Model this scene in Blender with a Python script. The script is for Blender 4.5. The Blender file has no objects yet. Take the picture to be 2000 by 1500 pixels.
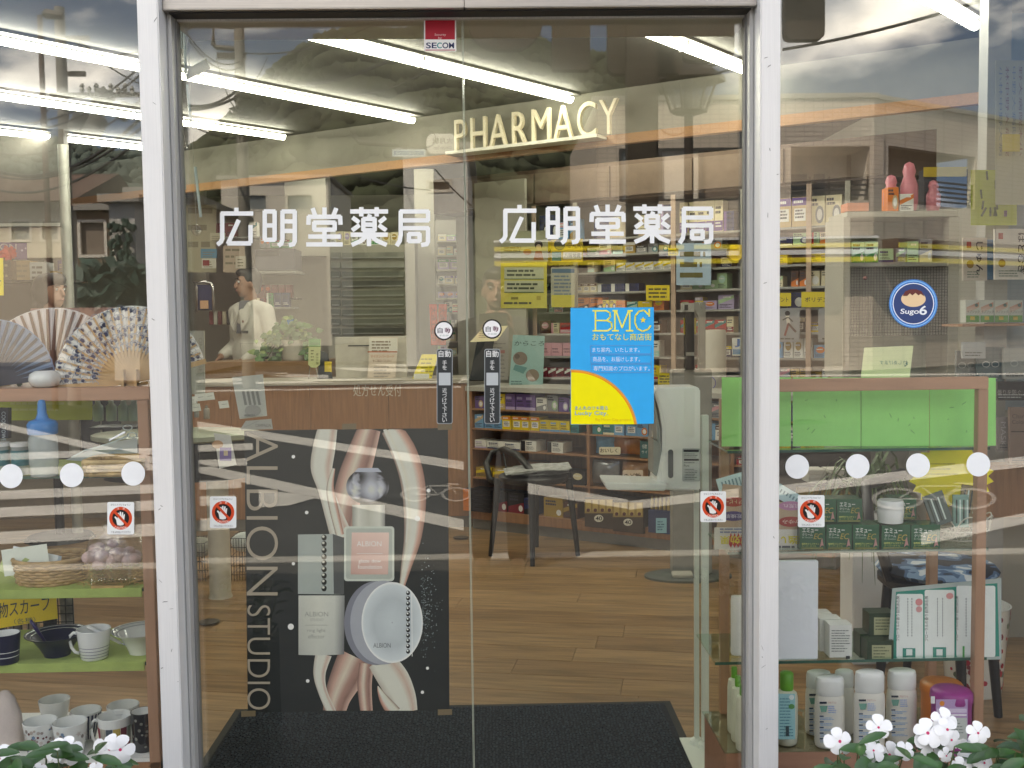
import bpy, bmesh, math, random
from mathutils import Vector, Matrix
random.seed(7)
SC = bpy.context.scene
COL = SC.collection
PI = math.pi
# ------------------------------------------------------------------ camera
CAM = Vector((0.0, -2.63, 1.42)); FPX = 2022.0
PITCH, YAW, ROLL = math.radians(3.54), math.radians(1.0), -0.0128
cF = Vector((math.sin(YAW)*math.cos(PITCH), math.cos(YAW)*math.cos(PITCH), -math.sin(PITCH)))
cR0 = Vector((math.cos(YAW), -math.sin(YAW), 0)); cU0 = cR0.cross(cF)
cR = cR0*math.cos(ROLL) + cU0*math.sin(ROLL); cU = -cR0*math.sin(ROLL) + cU0*math.cos(ROLL)
cd = bpy.data.cameras.new('camera'); cam = bpy.data.objects.new('camera', cd); COL.objects.link(cam)
cd.sensor_width = 36; cd.lens = 36*FPX/2000; cd.clip_start = 0.05; cd.clip_end = 3000
M = Matrix((cR, cU, -cF)).transposed().to_4x4(); M.translation = CAM
cam.matrix_world = M; SC.camera = cam
# ------------------------------------------------------------------ sky and sun
SUN_EL, SUN_AZ = math.radians(52), math.radians(-38)     # azimuth measured from +Y towards +X
w = bpy.data.worlds.new('World'); SC.world = w; w.use_nodes = True
nt = w.node_tree; N = nt.nodes; L = nt.links; N.clear()
out = N.new('ShaderNodeOutputWorld'); bg = N.new('ShaderNodeBackground'); bg.inputs[1].default_value = 0.06
sky = N.new('ShaderNodeTexSky'); sky.sky_type = 'NISHITA'; sky.sun_disc = False
sky.sun_elevation = SUN_EL; sky.sun_rotation = SUN_AZ; sky.dust_density = 0.8; sky.air_density = 1.0
tc = N.new('ShaderNodeTexCoord'); mp = N.new('ShaderNodeMapping'); mp.inputs['Scale'].default_value = (1, 1, 2.1)
mp.inputs['Location'].default_value = (0.35, 0.0, 0.12)
n1 = N.new('ShaderNodeTexNoise'); n1.inputs['Scale'].default_value = 3.4; n1.inputs['Detail'].default_value = 9; n1.inputs['Roughness'].default_value = 0.56
cr = N.new('ShaderNodeValToRGB'); cr.color_ramp.elements[0].position = 0.51; cr.color_ramp.elements[1].position = 0.66
n2 = N.new('ShaderNodeTexNoise'); n2.inputs['Scale'].default_value = 7; n2.inputs['Detail'].default_value = 6
cr2 = N.new('ShaderNodeValToRGB'); cr2.color_ramp.elements[0].color = (8.6, 9.7, 11.2, 1); cr2.color_ramp.elements[1].color = (25, 24.2, 22.8, 1)
cr2.color_ramp.elements[0].position = 0.35; cr2.color_ramp.elements[1].position = 0.66
mx = N.new('ShaderNodeMix'); mx.data_type = 'RGBA'
va = N.new('ShaderNodeVectorMath'); va.operation = 'ADD'; va.inputs[1].default_value = (0, 0, .30); vn = N.new('ShaderNodeVectorMath'); vn.operation = 'NORMALIZE'
L.new(tc.outputs['Generated'], va.inputs[0]); L.new(va.outputs[0], vn.inputs[0]); L.new(vn.outputs[0], sky.inputs[0])   # clear, deep sky down to the hills
L.new(tc.outputs['Generated'], mp.inputs[0]); L.new(mp.outputs[0], n1.inputs['Vector']); L.new(mp.outputs[0], n2.inputs['Vector'])
L.new(n1.outputs['Fac'], cr.inputs[0]); L.new(n2.outputs['Fac'], cr2.inputs[0])
L.new(cr.outputs[0], mx.inputs[0]); L.new(sky.outputs[0], mx.inputs[6]); L.new(cr2.outputs[0], mx.inputs[7])
L.new(mx.outputs[2], bg.inputs[0]); L.new(bg.outputs[0], out.inputs[0])
sd = bpy.data.lights.new('sun', 'SUN'); sd.energy = 2.5; sd.angle = math.radians(0.6); sd.color = (1, 0.95, 0.87)
sun = bpy.data.objects.new('sun', sd); COL.objects.link(sun)
sv = Vector((math.sin(SUN_AZ)*math.cos(SUN_EL), math.cos(SUN_AZ)*math.cos(SUN_EL), math.sin(SUN_EL)))
sun.rotation_euler = sv.to_track_quat('Z', 'Y').to_euler(); sun.location = sv*40
vs = SC.view_settings
SC.display_settings.display_device = 'sRGB'; vs.view_transform = 'Standard'; vs.look = 'None'; vs.gamma = 1; vs.use_curve_mapping = False
vs.exposure = 2.65
vs.use_white_balance = True; vs.white_balance_temperature = 7500; vs.white_balance_tint = 10
cy = SC.cycles
cy.transparent_max_bounces = 48; cy.max_bounces = 8; cy.glossy_bounces = 5; cy.diffuse_bounces = 4; cy.transmission_bounces = 6
cy.use_adaptive_sampling = False; cy.use_denoising = True; cy.denoising_prefilter = 'ACCURATE'; cy.sample_clamp_indirect = 6; cy.caustics_reflective = False; cy.caustics_refractive = False
TUBE_POWER = 6.0
# ------------------------------------------------------------------ rays and frames
def ray(px, py):
    return cR*((px-1000)/FPX) + cU*((750-py)/FPX) + cF
def hit(px, py, p0, n):
    d = ray(px, py); return CAM + d*((p0-CAM).dot(n)/d.dot(n))
VY, VZ = Vector((0, 1, 0)), Vector((0, 0, 1))
def P(px, py, Y): return hit(px, py, Vector((0, Y, 0)), VY)
def H(px, py, z): return hit(px, py, Vector((0, 0, z)), VZ)
def MG(px, py, z=0.0):
    p = H(px, py, z); return Vector((p.x, -p.y, p.z))     # what the glass shows of the street: mirrored in the plane of the glass
def MP(px, py, k):
    p = P(px, py, k); return Vector((p.x, -p.y, p.z))
class Frame:
    """a local frame: s along, t inwards, z up"""
    def __init__(s, o, ang):
        s.o = Vector(o); s.u = Vector((math.cos(ang), -math.sin(ang), 0)); s.w = Vector((math.sin(ang), math.cos(ang), 0)); s.ang = ang
    def wp(s, a, t, z): return s.o + s.u*a + s.w*t + VZ*z
    def px(s, x, y, t):
        p = hit(x, y, s.o + s.w*t, s.w); q = p - s.o; return q.dot(s.u), p.z
FA = Frame((0, 0, 0), 0)
FC = Frame((-0.17, 4.37, 0), math.radians(33))
# ------------------------------------------------------------------ materials
def lin(h):
    if not isinstance(h, str): return tuple(h[:3])
    h = h.lstrip('#'); r = []
    for i in (0, 2, 4):
        c = int(h[i:i+2], 16)/255; r.append(c/12.92 if c <= 0.04045 else ((c+0.055)/1.055)**2.4)
    return tuple(r)
MATS = {}
def mat(name, col=(.5, .5, .5), rough=.5, metal=0, var=.08, vs_=14, bump=0.0, bs=60, stretch=None, emit=0, alpha=1, trans=0, spec=.5, coat=0):
    if name in MATS: return MATS[name]
    m = bpy.data.materials.new(name); m.use_nodes = True; nt = m.node_tree; N = nt.nodes; L = nt.links
    b = N['Principled BSDF']; c = lin(col)
    b.inputs['Roughness'].default_value = rough; b.inputs['Metallic'].default_value = metal
    b.inputs['Specular IOR Level'].default_value = spec; b.inputs['Coat Weight'].default_value = coat
    b.inputs['Alpha'].default_value = alpha; b.inputs['Transmission Weight'].default_value = trans
    tc = N.new('ShaderNodeTexCoord'); mp = N.new('ShaderNodeMapping'); L.new(tc.outputs['Object'], mp.inputs[0])
    if stretch: mp.inputs['Scale'].default_value = stretch
    n = N.new('ShaderNodeTexNoise'); n.inputs['Scale'].default_value = vs_; n.inputs['Detail'].default_value = 5; L.new(mp.outputs[0], n.inputs['Vector'])
    r = N.new('ShaderNodeValToRGB'); r.color_ramp.elements[0].position = .3; r.color_ramp.elements[1].position = .7
    r.color_ramp.elements[0].color = (*[x*(1-var) for x in c], 1); r.color_ramp.elements[1].color = (*[min(1, x*(1+var)) for x in c], 1)
    L.new(n.outputs['Fac'], r.inputs[0]); L.new(r.outputs[0], b.inputs['Base Color'])
    if bump:
        n2 = N.new('ShaderNodeTexNoise'); n2.inputs['Scale'].default_value = bs; n2.inputs['Detail'].default_value = 4; L.new(mp.outputs[0], n2.inputs['Vector'])
        bp = N.new('ShaderNodeBump'); bp.inputs['Strength'].default_value = bump; bp.inputs['Distance'].default_value = .01
        L.new(n2.outputs['Fac'], bp.inputs['Height']); L.new(bp.outputs[0], b.inputs['Normal'])
    if emit:
        b.inputs['Emission Color'].default_value = (*c, 1); b.inputs['Emission Strength'].default_value = emit
    MATS[name] = m; return m
def attr_mat(name, kind, attr, rough=.45, spec=.4):
    m = bpy.data.materials.new(name); m.use_nodes = True; N = m.node_tree.nodes; L = m.node_tree.links
    b = N['Principled BSDF']; b.inputs['Roughness'].default_value = rough; b.inputs['Specular IOR Level'].default_value = spec
    a = N.new('ShaderNodeAttribute'); a.attribute_type = kind; a.attribute_name = attr
    n = N.new('ShaderNodeTexNoise'); n.inputs['Scale'].default_value = 35; n.inputs['Detail'].default_value = 3
    tc = N.new('ShaderNodeTexCoord'); L.new(tc.outputs['Object'], n.inputs['Vector'])
    mr = N.new('ShaderNodeMapRange'); mr.inputs[3].default_value = .93; mr.inputs[4].default_value = 1.05; L.new(n.outputs['Fac'], mr.inputs[0])
    mx = N.new('ShaderNodeVectorMath'); mx.operation = 'SCALE'; L.new(a.outputs['Color'], mx.inputs[0]); L.new(mr.outputs[0], mx.inputs['Scale'])
    L.new(mx.outputs[0], b.inputs['Base Color']); MATS[name] = m; return m
PRINT = attr_mat('print_ink', 'GEOMETRY', 'ink', .5)
PRINTG = attr_mat('print_gloss', 'GEOMETRY', 'ink', .2)
BODYC = attr_mat('carton', 'OBJECT', 'tint', .4); ACC = attr_mat('carton_accent', 'OBJECT', 'accent', .4)
def glass_mat(name, base=.055, tint=(1, 1, 1), power=.75, rough=0.0):
    m = bpy.data.materials.new(name); m.use_nodes = True; N = m.node_tree.nodes; L = m.node_tree.links; N.clear()
    o = N.new('ShaderNodeOutputMaterial'); t = N.new('ShaderNodeBsdfTransparent'); t.inputs[0].default_value = (*tint, 1)
    g = N.new('ShaderNodeBsdfGlossy'); g.inputs['Roughness'].default_value = rough; g.inputs[0].default_value = (1, 1, 1, 1)
    lw = N.new('ShaderNodeLayerWeight'); lw.inputs[0].default_value = .5
    pw = N.new('ShaderNodeMath'); pw.operation = 'POWER'; pw.inputs[1].default_value = 5; L.new(lw.outputs['Facing'], pw.inputs[0])
    ma = N.new('ShaderNodeMath'); ma.operation = 'MULTIPLY_ADD'; ma.inputs[1].default_value = power; ma.inputs[2].default_value = base
    L.new(pw.outputs[0], ma.inputs[0]); mx = N.new('ShaderNodeMixShader'); L.new(ma.outputs[0], mx.inputs[0])
    # faint uneven smears so that the pane is not a perfect mirror
    L.new(t.outputs[0], mx.inputs[1]); L.new(g.outputs[0], mx.inputs[2]); L.new(mx.outputs[0], o.inputs[0]); MATS[name] = m; return m
# ------------------------------------------------------------------ mesh builder
def wl(o):
    p = Vector((0, 0, 0))
    while o: p += o.location; o = o.parent
    return p
def tag(o, label=None, cat=None, group=None, kind=None):
    if label: o['label'] = label
    if cat: o['category'] = cat
    if group: o['group'] = group
    if kind: o['kind'] = kind
    return o
def thing(name, label, cat, loc=(0, 0, 0), group=None):
    o = bpy.data.objects.new(name, None); o.empty_display_size = .05; COL.objects.link(o); o.location = loc
    return tag(o, label, cat, group)
class B:
    """collects shapes in world coordinates; build() links them as one mesh object"""
    def __init__(s): s.v = []; s.f = []; s.mi = []; s.c = []; s.ms = []; s.m = 0; s.ink = None; s.sm = []; s.smooth = False
    def use(s, m):
        if m not in s.ms: s.ms.append(m)
        s.m = s.ms.index(m); return s
    def add(s, vs, fs):
        k = len(s.v); s.v += [Vector(v) for v in vs]; s.c += [s.ink or (1, 1, 1)]*len(vs)
        for f in fs: s.f.append([i+k for i in f]); s.mi.append(s.m); s.sm.append(s.smooth)
        return k
    def box(s, c, d, fr=FA, tilt=None):
        """centre in world, full sizes along u, w, z of the frame"""
        c = Vector(c); u, w_, z = fr.u*(d[0]/2), fr.w*(d[1]/2), VZ*(d[2]/2)
        if tilt is not None:
            ax, an = tilt; R = Matrix.Rotation(an, 3, fr.u if ax == 'u' else fr.w if ax == 'w' else VZ); u, w_, z = R@u, R@w_, R@z
        vs = [c+u*a+w_*b+z*e for e in (-1, 1) for b in (-1, 1) for a in (-1, 1)]
        s.add(vs, [(0, 2, 3, 1), (4, 5, 7, 6), (0, 1, 5, 4), (2, 6, 7, 3), (0, 4, 6, 2), (1, 3, 7, 5)]); return s
    def fbox(s, fr, a0, a1, t0, t1, z0, z1):
        return s.box(fr.wp((a0+a1)/2, (t0+t1)/2, (z0+z1)/2), (abs(a1-a0), abs(t1-t0), abs(z1-z0)), fr)
    def pbox(s, fr, x0, y0, x1, y1, t, dep):
        """box whose front face (at depth t of the frame) covers the given pixels"""
        ym, xm = (y0+y1)/2, (x0+x1)/2
        a0 = fr.px(x0, ym, t)[0]; a1 = fr.px(x1, ym, t)[0]; z1 = fr.px(xm, y0, t)[1]; z0 = fr.px(xm, y1, t)[1]
        return s.fbox(fr, a0, a1, t, t+dep, z0, z1)
    def tube(s, pts, r, n=8, caps=True):
        pts = [Vector(p) for p in pts]; rs = r if isinstance(r, (list, tuple)) else [r]*len(pts); vs = []; fs = []
        for i, p in enumerate(pts):
            d = (pts[min(i+1, len(pts)-1)] - pts[max(i-1, 0)]).normalized()
            a = d.cross(VZ if abs(d.z) < .95 else Vector((1, 0, 0))).normalized(); b = d.cross(a)
            for k in range(n): vs.append(p + (a*math.cos(2*PI*k/n) + b*math.sin(2*PI*k/n))*rs[i])
        for i in range(len(pts)-1):
            for k in range(n): fs.append((i*n+k, i*n+(k+1) % n, (i+1)*n+(k+1) % n, (i+1)*n+k))
        if caps: fs.append(tuple(range(n))[::-1]); fs.append(tuple(range((len(pts)-1)*n, len(pts)*n)))
        s.add(vs, fs); return s
    def lathe(s, c, prof, n=24, sx=1, sy=1, fr=FA, axis=None, c0=True, c1=True):
        """prof: list of (r, z); axis: optional 3x3"""
        c = Vector(c); vs = []; fs = []; m = len(prof)
        for r, z in prof:
            for k in range(n):
                p = fr.u*(r*math.cos(2*PI*k/n)*sx) + fr.w*(r*math.sin(2*PI*k/n)*sy) + VZ*z
                vs.append(c + (axis@p if axis else p))
        for i in range(m-1):
            for k in range(n): fs.append((i*n+k, i*n+(k+1) % n, (i+1)*n+(k+1) % n, (i+1)*n+k))
        if c0 and prof[0][0] > 1e-6: fs.append(tuple(range(n))[::-1])
        if c1 and prof[-1][0] > 1e-6: fs.append(tuple(range((m-1)*n, m*n)))
        s.add(vs, fs); return s
    def prism(s, pts, d):
        """polygon in space extruded by vector d"""
        pts = [Vector(p) for p in pts]; d = Vector(d); n = len(pts)
        s.add(pts + [p+d for p in pts], [tuple(range(n)), tuple(range(n, 2*n))[::-1]] + [(i, i+n, (i+1) % n+n, (i+1) % n) for i in range(n)]); return s
    def ball(s, c, r, n=12, m=8, sc=(1, 1, 1)):
        prof = [(max(1e-7, math.sin(PI*i/m))*r, -math.cos(PI*i/m)*r*sc[2]) for i in range(m+1)]
        return s.lathe(c, prof, n, sc[0], sc[1])
    def build(s, name, m=None, parent=None, base=None, smooth=None, bevel=0):
        me = bpy.data.meshes.new(name); vs = s.v
        if parent is not None: o0 = wl(parent)
        elif base is not None: o0 = Vector(base)
        else:
            o0 = Vector(((min(v.x for v in vs)+max(v.x for v in vs))/2, (min(v.y for v in vs)+max(v.y for v in vs))/2, min(v.z for v in vs)))
        off = o0
        me.from_pydata([v-off for v in vs], [], s.f)
        if m is not None and not s.ms: me.materials.append(m)
        for q in s.ms: me.materials.append(q)
        if s.ms: me.polygons.foreach_set('material_index', s.mi)
        at = me.color_attributes.new('ink', 'FLOAT_COLOR', 'POINT')
        flat = []
        for c in s.c: flat += [c[0], c[1], c[2], 1]
        at.data.foreach_set('color', flat)
        bm = bmesh.new(); bm.from_mesh(me)
        if not getattr(s, 'keep', False): bmesh.ops.recalc_face_normals(bm, faces=bm.faces)
        if bevel:
            bmesh.ops.bevel(bm, geom=[e for e in bm.edges if len(e.link_faces) == 2 and e.calc_face_angle(0) > .6], offset=bevel, segments=2, affect='EDGES', clamp_overlap=True)
        bm.to_mesh(me); bm.free()
        if smooth is not None:
            for p in me.polygons: p.use_smooth = True
            me.set_sharp_from_angle(angle=math.radians(smooth))
        elif any(s.sm):
            for p, q in zip(me.polygons, s.sm): p.use_smooth = q
        o = bpy.data.objects.new(name, me); COL.objects.link(o)
        if parent is not None: o.parent = parent
        else: o.location = o0
        return o
def dup(o, loc=None, rot=None, label=None, group=None, parent=None):
    c = o.copy(); COL.objects.link(c)
    if parent is not None: c.parent = parent
    if loc is not None: c.location = loc
    if rot is not None: c.rotation_euler = (0, 0, rot)
    if label: c['label'] = label
    if group: c['group'] = group
    for ch in list(o.children): dup(ch, parent=c)
    return c
# ------------------------------------------------------------------ lettering
TX = {}
def tmesh(body, bold=0.0):
    k = (body, bold)
    if k not in TX:
        c = bpy.data.curves.new('t', 'FONT'); c.body = body; c.size = 1; c.resolution_u = 6 if body.isascii() and len(body) < 9 else 2; c.offset = bold
        o = bpy.data.objects.new('t', c); COL.objects.link(o); dg = bpy.context.evaluated_depsgraph_get(); dg.update()
        m = bpy.data.meshes.new_from_object(o.evaluated_get(dg))
        vs = [(v.co.x, v.co.y) for v in m.vertices]; fs = [tuple(p.vertices) for p in m.polygons]
        bpy.data.objects.remove(o); bpy.data.meshes.remove(m); bpy.data.curves.remove(c)
        xs = [v[0] for v in vs] or [0]; ys = [v[1] for v in vs] or [0]
        TX[k] = (vs, fs, min(xs), max(xs), min(ys), max(ys))
    return TX[k]
class Cv:
    """a printed flat surface: coordinates are picture pixels thrown onto one real plane (p0, n)"""
    def __init__(s, p0, n, mirror=False, lift=.0004, mp=None):
        s.p0 = Vector(p0); s.n = Vector(n).normalized()
        s.b = B(); s.b.use(PRINT); s.b.keep = True; s.k = 0; s.step = lift; s.mirror = mirror; s.sheet = None; s.mp = mp
        s.lazy = mp is None and abs(s.n.z) > 1e-6 and s.p0.z == 0
        if mp is None and (CAM - s.p0).dot(s.n) < 0: s.n = -s.n
    def m(s, x, y):
        if s.lazy: s.p0 = P(x, y, s.p0.y); s.lazy = False      # a leaning sheet pivots where it stands
        if s.mp: return s.mp(x, y) + s.n*(s.k*s.step)
        return hit(x, y, s.p0 + s.n*(s.k*s.step), s.n)
    def face(s, pts, cols):
        k = len(s.b.v); s.b.v += pts; s.b.c += cols; return k
    def poly(s, pts, col, up=True):
        if up: s.k += 1
        ps = [s.m(*p) for p in pts]; k = s.face(ps, [lin(col)]*len(ps)); f = list(range(k, k+len(ps)))
        nn = Vector((0, 0, 0))
        for i in range(len(ps)):
            a, b_ = ps[i], ps[(i+1) % len(ps)]; nn += (a-ps[0]).cross(b_-ps[0])
        s.b.f.append(f if nn.dot(s.n) > 0 else f[::-1]); s.b.mi.append(s.b.m); s.b.sm.append(False); return s
    def rect(s, x0, y0, x1, y1, col, up=True): return s.poly([(x0, y1), (x1, y1), (x1, y0), (x0, y0)], col, up)
    def ell(s, cx, cy_, rx, ry, col, n=36, a0=0, a1=2*PI, up=True):
        full = abs(a1-a0-2*PI) < 1e-6
        return s.poly([(cx+rx*math.cos(a0+(a1-a0)*i/n), cy_+ry*math.sin(a0+(a1-a0)*i/n)) for i in range(n if full else n+1)], col, up)
    def ring(s, cx, cy_, r0, r1, col, a0=0, a1=2*PI, n=40, ky=1.0):
        s.k += 1
        for i in range(n):
            A, C = a0+(a1-a0)*i/n, a0+(a1-a0)*(i+1)/n
            s.poly([(cx+r*math.cos(q), cy_+ky*r*math.sin(q)) for r, q in ((r0, A), (r1, A), (r1, C), (r0, C))], col, False)
        return s
    def line(s, pts, wd, col, up=True):
        if up: s.k += 1
        for (x0, y0), (x1, y1) in zip(pts, pts[1:]):
            d = math.hypot(x1-x0, y1-y0) or 1; nx, ny = -(y1-y0)/d*wd/2, (x1-x0)/d*wd/2; ex, ey = (x1-x0)/d*wd*.2, (y1-y0)/d*wd*.2
            s.poly([(x0+nx-ex, y0+ny-ey), (x1+nx+ex, y1+ny+ey), (x1-nx+ex, y1-ny+ey), (x0-nx-ex, y0-ny-ey)], col, False)
        return s
    def ribbon(s, path, cols, n=26):
        """smooth printed ribbon along a path of (x, y, half width), coloured across"""
        def cr(a, b, c, d, t): return .5*((2*b)+(-a+c)*t+(2*a-5*b+4*c-d)*t*t+(-a+3*b-3*c+d)*t**3)
        pts = []
        for i in range(n+1):
            u = i/n*(len(path)-1); k = min(int(u), len(path)-2); t = u-k; g = lambda j: path[max(0, min(len(path)-1, j))]
            pts.append([cr(g(k-1)[q], g(k)[q], g(k+1)[q], g(k+2)[q], t) for q in range(3)])
        rows = []
        for i, (x, y, w_) in enumerate(pts):
            a, b_ = pts[max(0, i-1)], pts[min(n, i+1)]; d = math.hypot(b_[0]-a[0], b_[1]-a[1]) or 1; nx, ny = -(b_[1]-a[1])/d, (b_[0]-a[0])/d; m = len(cols)-1; sh = .10*math.sin(i*.38)
            rows.append([((x+nx*w_*(1-2*j/m), min(1388, max(838.5, y+ny*w_*(1-2*j/m)))), tuple((q*(1-abs(sh))+lin(cols[(j+1) % (m+1)])[z]*abs(sh)) for z, q in enumerate(lin(c)))) for j, c in enumerate(cols)])
        return s.grad(rows)
    def grad(s, rows, up=True):
        """rows: list of rows, each a list of ((x, y), colour): smooth shaded strip"""
        if up: s.k += 1
        n = len(rows[0]); k = len(s.b.v)
        for r in rows:
            for p, c in r: s.b.v.append(s.m(*p)); s.b.c.append(lin(c))
        for i in range(len(rows)-1):
            for j in range(n-1):
                f = [k+i*n+j, k+i*n+j+1, k+(i+1)*n+j+1, k+(i+1)*n+j]; a, b_, c = (s.b.v[q] for q in f[:3])
                s.b.f.append(f if (b_-a).cross(c-a).dot(s.n) > 0 else f[::-1]); s.b.mi.append(s.b.m); s.b.sm.append(False)
        return s
    def text(s, body, x, y, h, col, wd=None, bold=0.0, rot=0, flip=False, slant=0, up=True):
        """lower left corner x, y, height of the letters in pixels; wd squeezes the line to a width; rot in degrees (clockwise on the picture)"""
        if up: s.k += 1
        vs, fs, x0, x1, y0, y1 = tmesh(body, bold)
        if not vs: return s
        sy = h/(y1-y0); sx = (wd/(x1-x0)) if wd else sy; ca, sa = math.cos(math.radians(rot)), math.sin(math.radians(rot)); k = len(s.b.v)
        for vx, vy in vs:
            a, b_ = (vx-x0)*sx, (vy-y0)*sy; a += slant*b_
            if flip: a = (wd or (x1-x0)*sx)-a
            s.b.v.append(s.m(x + a*ca + b_*sa, y + a*sa - b_*ca)); s.b.c.append(lin(col))
        for f in fs:
            q = [i+k for i in f]; a, b_, c = (s.b.v[i] for i in q[:3])
            s.b.f.append(q if (b_-a).cross(c-a).dot(s.n) > 0 else q[::-1]); s.b.mi.append(s.b.m); s.b.sm.append(False)
        return s
    def vtext(s, body, x, y, h, pitch, col, bold=0.0):
        s.k += 1
        for i, ch in enumerate(body): s.text(ch, x, y+i*pitch+h, h, col, wd=h if ch not in 'づー' else h, bold=bold, up=False)
        return s
    def lines(s, x0, y0, x1, n, pitch, h, col, ragged=.3, rnd=None):
        """rows of print too small to read"""
        s.k += 1; r = rnd or random
        for i in range(n):
            xe = x1 - (x1-x0)*ragged*r.random(); x = x0
            while x < xe:
                wq = (2+6*r.random())*h*.7; s.rect(x, y0+i*pitch, min(xe, x+wq), y0+i*pitch+h, col, False); x += wq+h*.5
        return s
    def done(s, name, label=None, cat=None, group=None, parent=None, sheet=None, col='#ffffff', thick=.0006, mats=None, base=None, gloss=False):
        if sheet:
            q = s.k; s.k = 0; ps = [s.m(*p) for p in sheet]; s.k = q
            k = len(s.b.v); n = len(ps); s.b.v += ps + [p - s.n*thick for p in ps]; s.b.c += [lin(col)]*(2*n)
            fs = [list(range(k, k+n)), list(range(k+n, k+2*n))[::-1]] + [[k+i, k+i+n, k+(i+1) % n+n, k+(i+1) % n] for i in range(n)]
            nn = (ps[1]-ps[0]).cross(ps[2]-ps[0])
            if nn.dot(s.n) < 0: fs = [f[::-1] for f in fs]
            s.b.f += fs; s.b.mi += [0]*len(fs); s.b.sm += [False]*len(fs)
        if gloss: s.b.ms = [PRINTG]
        o = s.b.build(name, None, parent, base)
        return tag(o, label, cat, group)
def rr(x0, y0, x1, y1, r, n=5):
    """rounded rectangle"""
    o = []
    for cx, cy_, a in ((x1-r, y1-r, 0), (x0+r, y1-r, 90), (x0+r, y0+r, 180), (x1-r, y0+r, 270)):
        for i in range(n+1):
            q = math.radians(a+90*i/n); o.append((cx+r*math.cos(q), cy_+r*math.sin(q)))
    return o
WHITE = '#f4f4f2'
# ================================================================== the street (seen mirrored in the glass)
m_asph = mat('asphalt', (.036, .036, .038), .9, var=.25, vs_=3, bump=.3, bs=220)
m_pave = mat('pavement', (.05, .048, .046), .85, var=.2, vs_=5, bump=.3, bs=160)
m_mark = mat('road_paint', (.50, .49, .47), .7, var=.12, vs_=3)
m_conc = mat('concrete', (.33, .32, .30), .85, var=.15, vs_=4, bump=.2)
def sheet(name, x0, x1, y0, y1, z, m, th=.05):
    b = B(); b.box(((x0+x1)/2, (y0+y1)/2, z-th/2), (x1-x0, y1-y0, th)); return tag(b.build(name, m), kind='structure')
sheet('ground', -700, 700, -900, 60, -.16, mat('soil', (.12, .115, .09), .95, var=.3, vs_=.2))
sheet('road', -120, 120, -34, -3.5, -.10, m_asph)
sheet('pavement', -60, 60, -3.35, .02, 0, m_pave, .15)
sheet('pavement', -120, 120, -60, -34.2, .02, m_pave, .15)
b = B(); b.box((0, -3.42, -.08), (120, .14, .17)); tag(b.build('kerb', m_conc), kind='structure')
ZR = -.096
def marking(polys, name='road_marking'):
    b = B()
    for pts in polys: b.prism([MG(x, y, ZR) for x, y in pts], (0, 0, .003))
    return tag(b.build(name, m_mark), kind='structure')
# zebra crossing near the shop, far crossing, lane lines: outlines read off the reflection, laid flat on the road
for k, (ya, yb, h_) in enumerate([(882, 872, 13), (912, 902, 14), (955, 944, 17), (988, 975, 19), (1036, 1020, 24)]):
    marking([[(-40, ya+6), (490-12*k, yb-4), (490-12*k, yb-4+h_), (-40, ya+6+h_)]])
marking([[(-60, 812), (300, 893), (300, 908), (-60, 822)]]); marking([[(300, 812), (905, 905), (905, 921), (300, 826)]])
marking([[(380, 908), (905, 1021), (905, 1043), (380, 926)]]); marking([[(500, 960), (620, 975), (560, 992), (500, 996)]])
marking([[(1018, 945), (1230, 981), (1230, 999), (1018, 966)]]); marking([[(1232, 984), (2060, 885), (2060, 906), (1232, 1001)]])
marking([[(1800, 1042), (2060, 992), (2060, 1012), (1800, 1066)]])
for x0, x1, y, e in [(440, 560, 722, -6), (500, 640, 728, -5), (560, 900, 738, -4), (330, 520, 732, 6), (330, 470, 742, 4), (640, 830, 716, -5), (700, 860, 707, -4)]:
    marking([[(x0, y+2), (x1, y-e), (x1, y-e+6), (x0+60, y+9)]])
marking([[(330, 749), (1380, 733), (1380, 736), (330, 753)]]); marking([[(330, 764), (900, 755), (900, 758), (330, 767)]])
marking([[(900, 738), (2060, 728), (2060, 731), (900, 741)]])
def bike_mark(cx, cy_, w_, h_):
    b = B()
    for k in (-1, 1):
        for i in range(28):
            a0, a1 = 2*PI*i/28, 2*PI*(i+1)/28
            q = [MG(cx+k*w_*.27+r*math.cos(a)*w_*.2, cy_+r*math.sin(a)*h_*.42, ZR) for r, a in ((.82, a0), (1, a0), (1, a1), (.82, a1))]
            b.prism(q, (0, 0, .003))
    for x0, y0, x1, y1 in [(-.27, 0, -.1, -.5), (-.1, -.5, .2, -.5), (.2, -.5, .27, 0), (-.1, -.5, .03, .02), (.03, .02, .2, -.5), (.03, .02, -.27, 0), (.15, -.62, .3, -.58)]:
        b.prism([MG(cx+x0*w_, cy_+y0*h_-1.5, ZR), MG(cx+x1*w_, cy_+y1*h_-1.5, ZR), MG(cx+x1*w_, cy_+y1*h_+1.5, ZR), MG(cx+x0*w_, cy_+y0*h_+1.5, ZR)], (0, 0, .003))
    return tag(b.build('road_marking', mat('worn_road_paint', (.26, .255, .25), .8, var=.15, vs_=4)), kind='structure')
bike_mark(850, 970, 150, 34); bike_mark(1825, 975, 260, 50)
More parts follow.
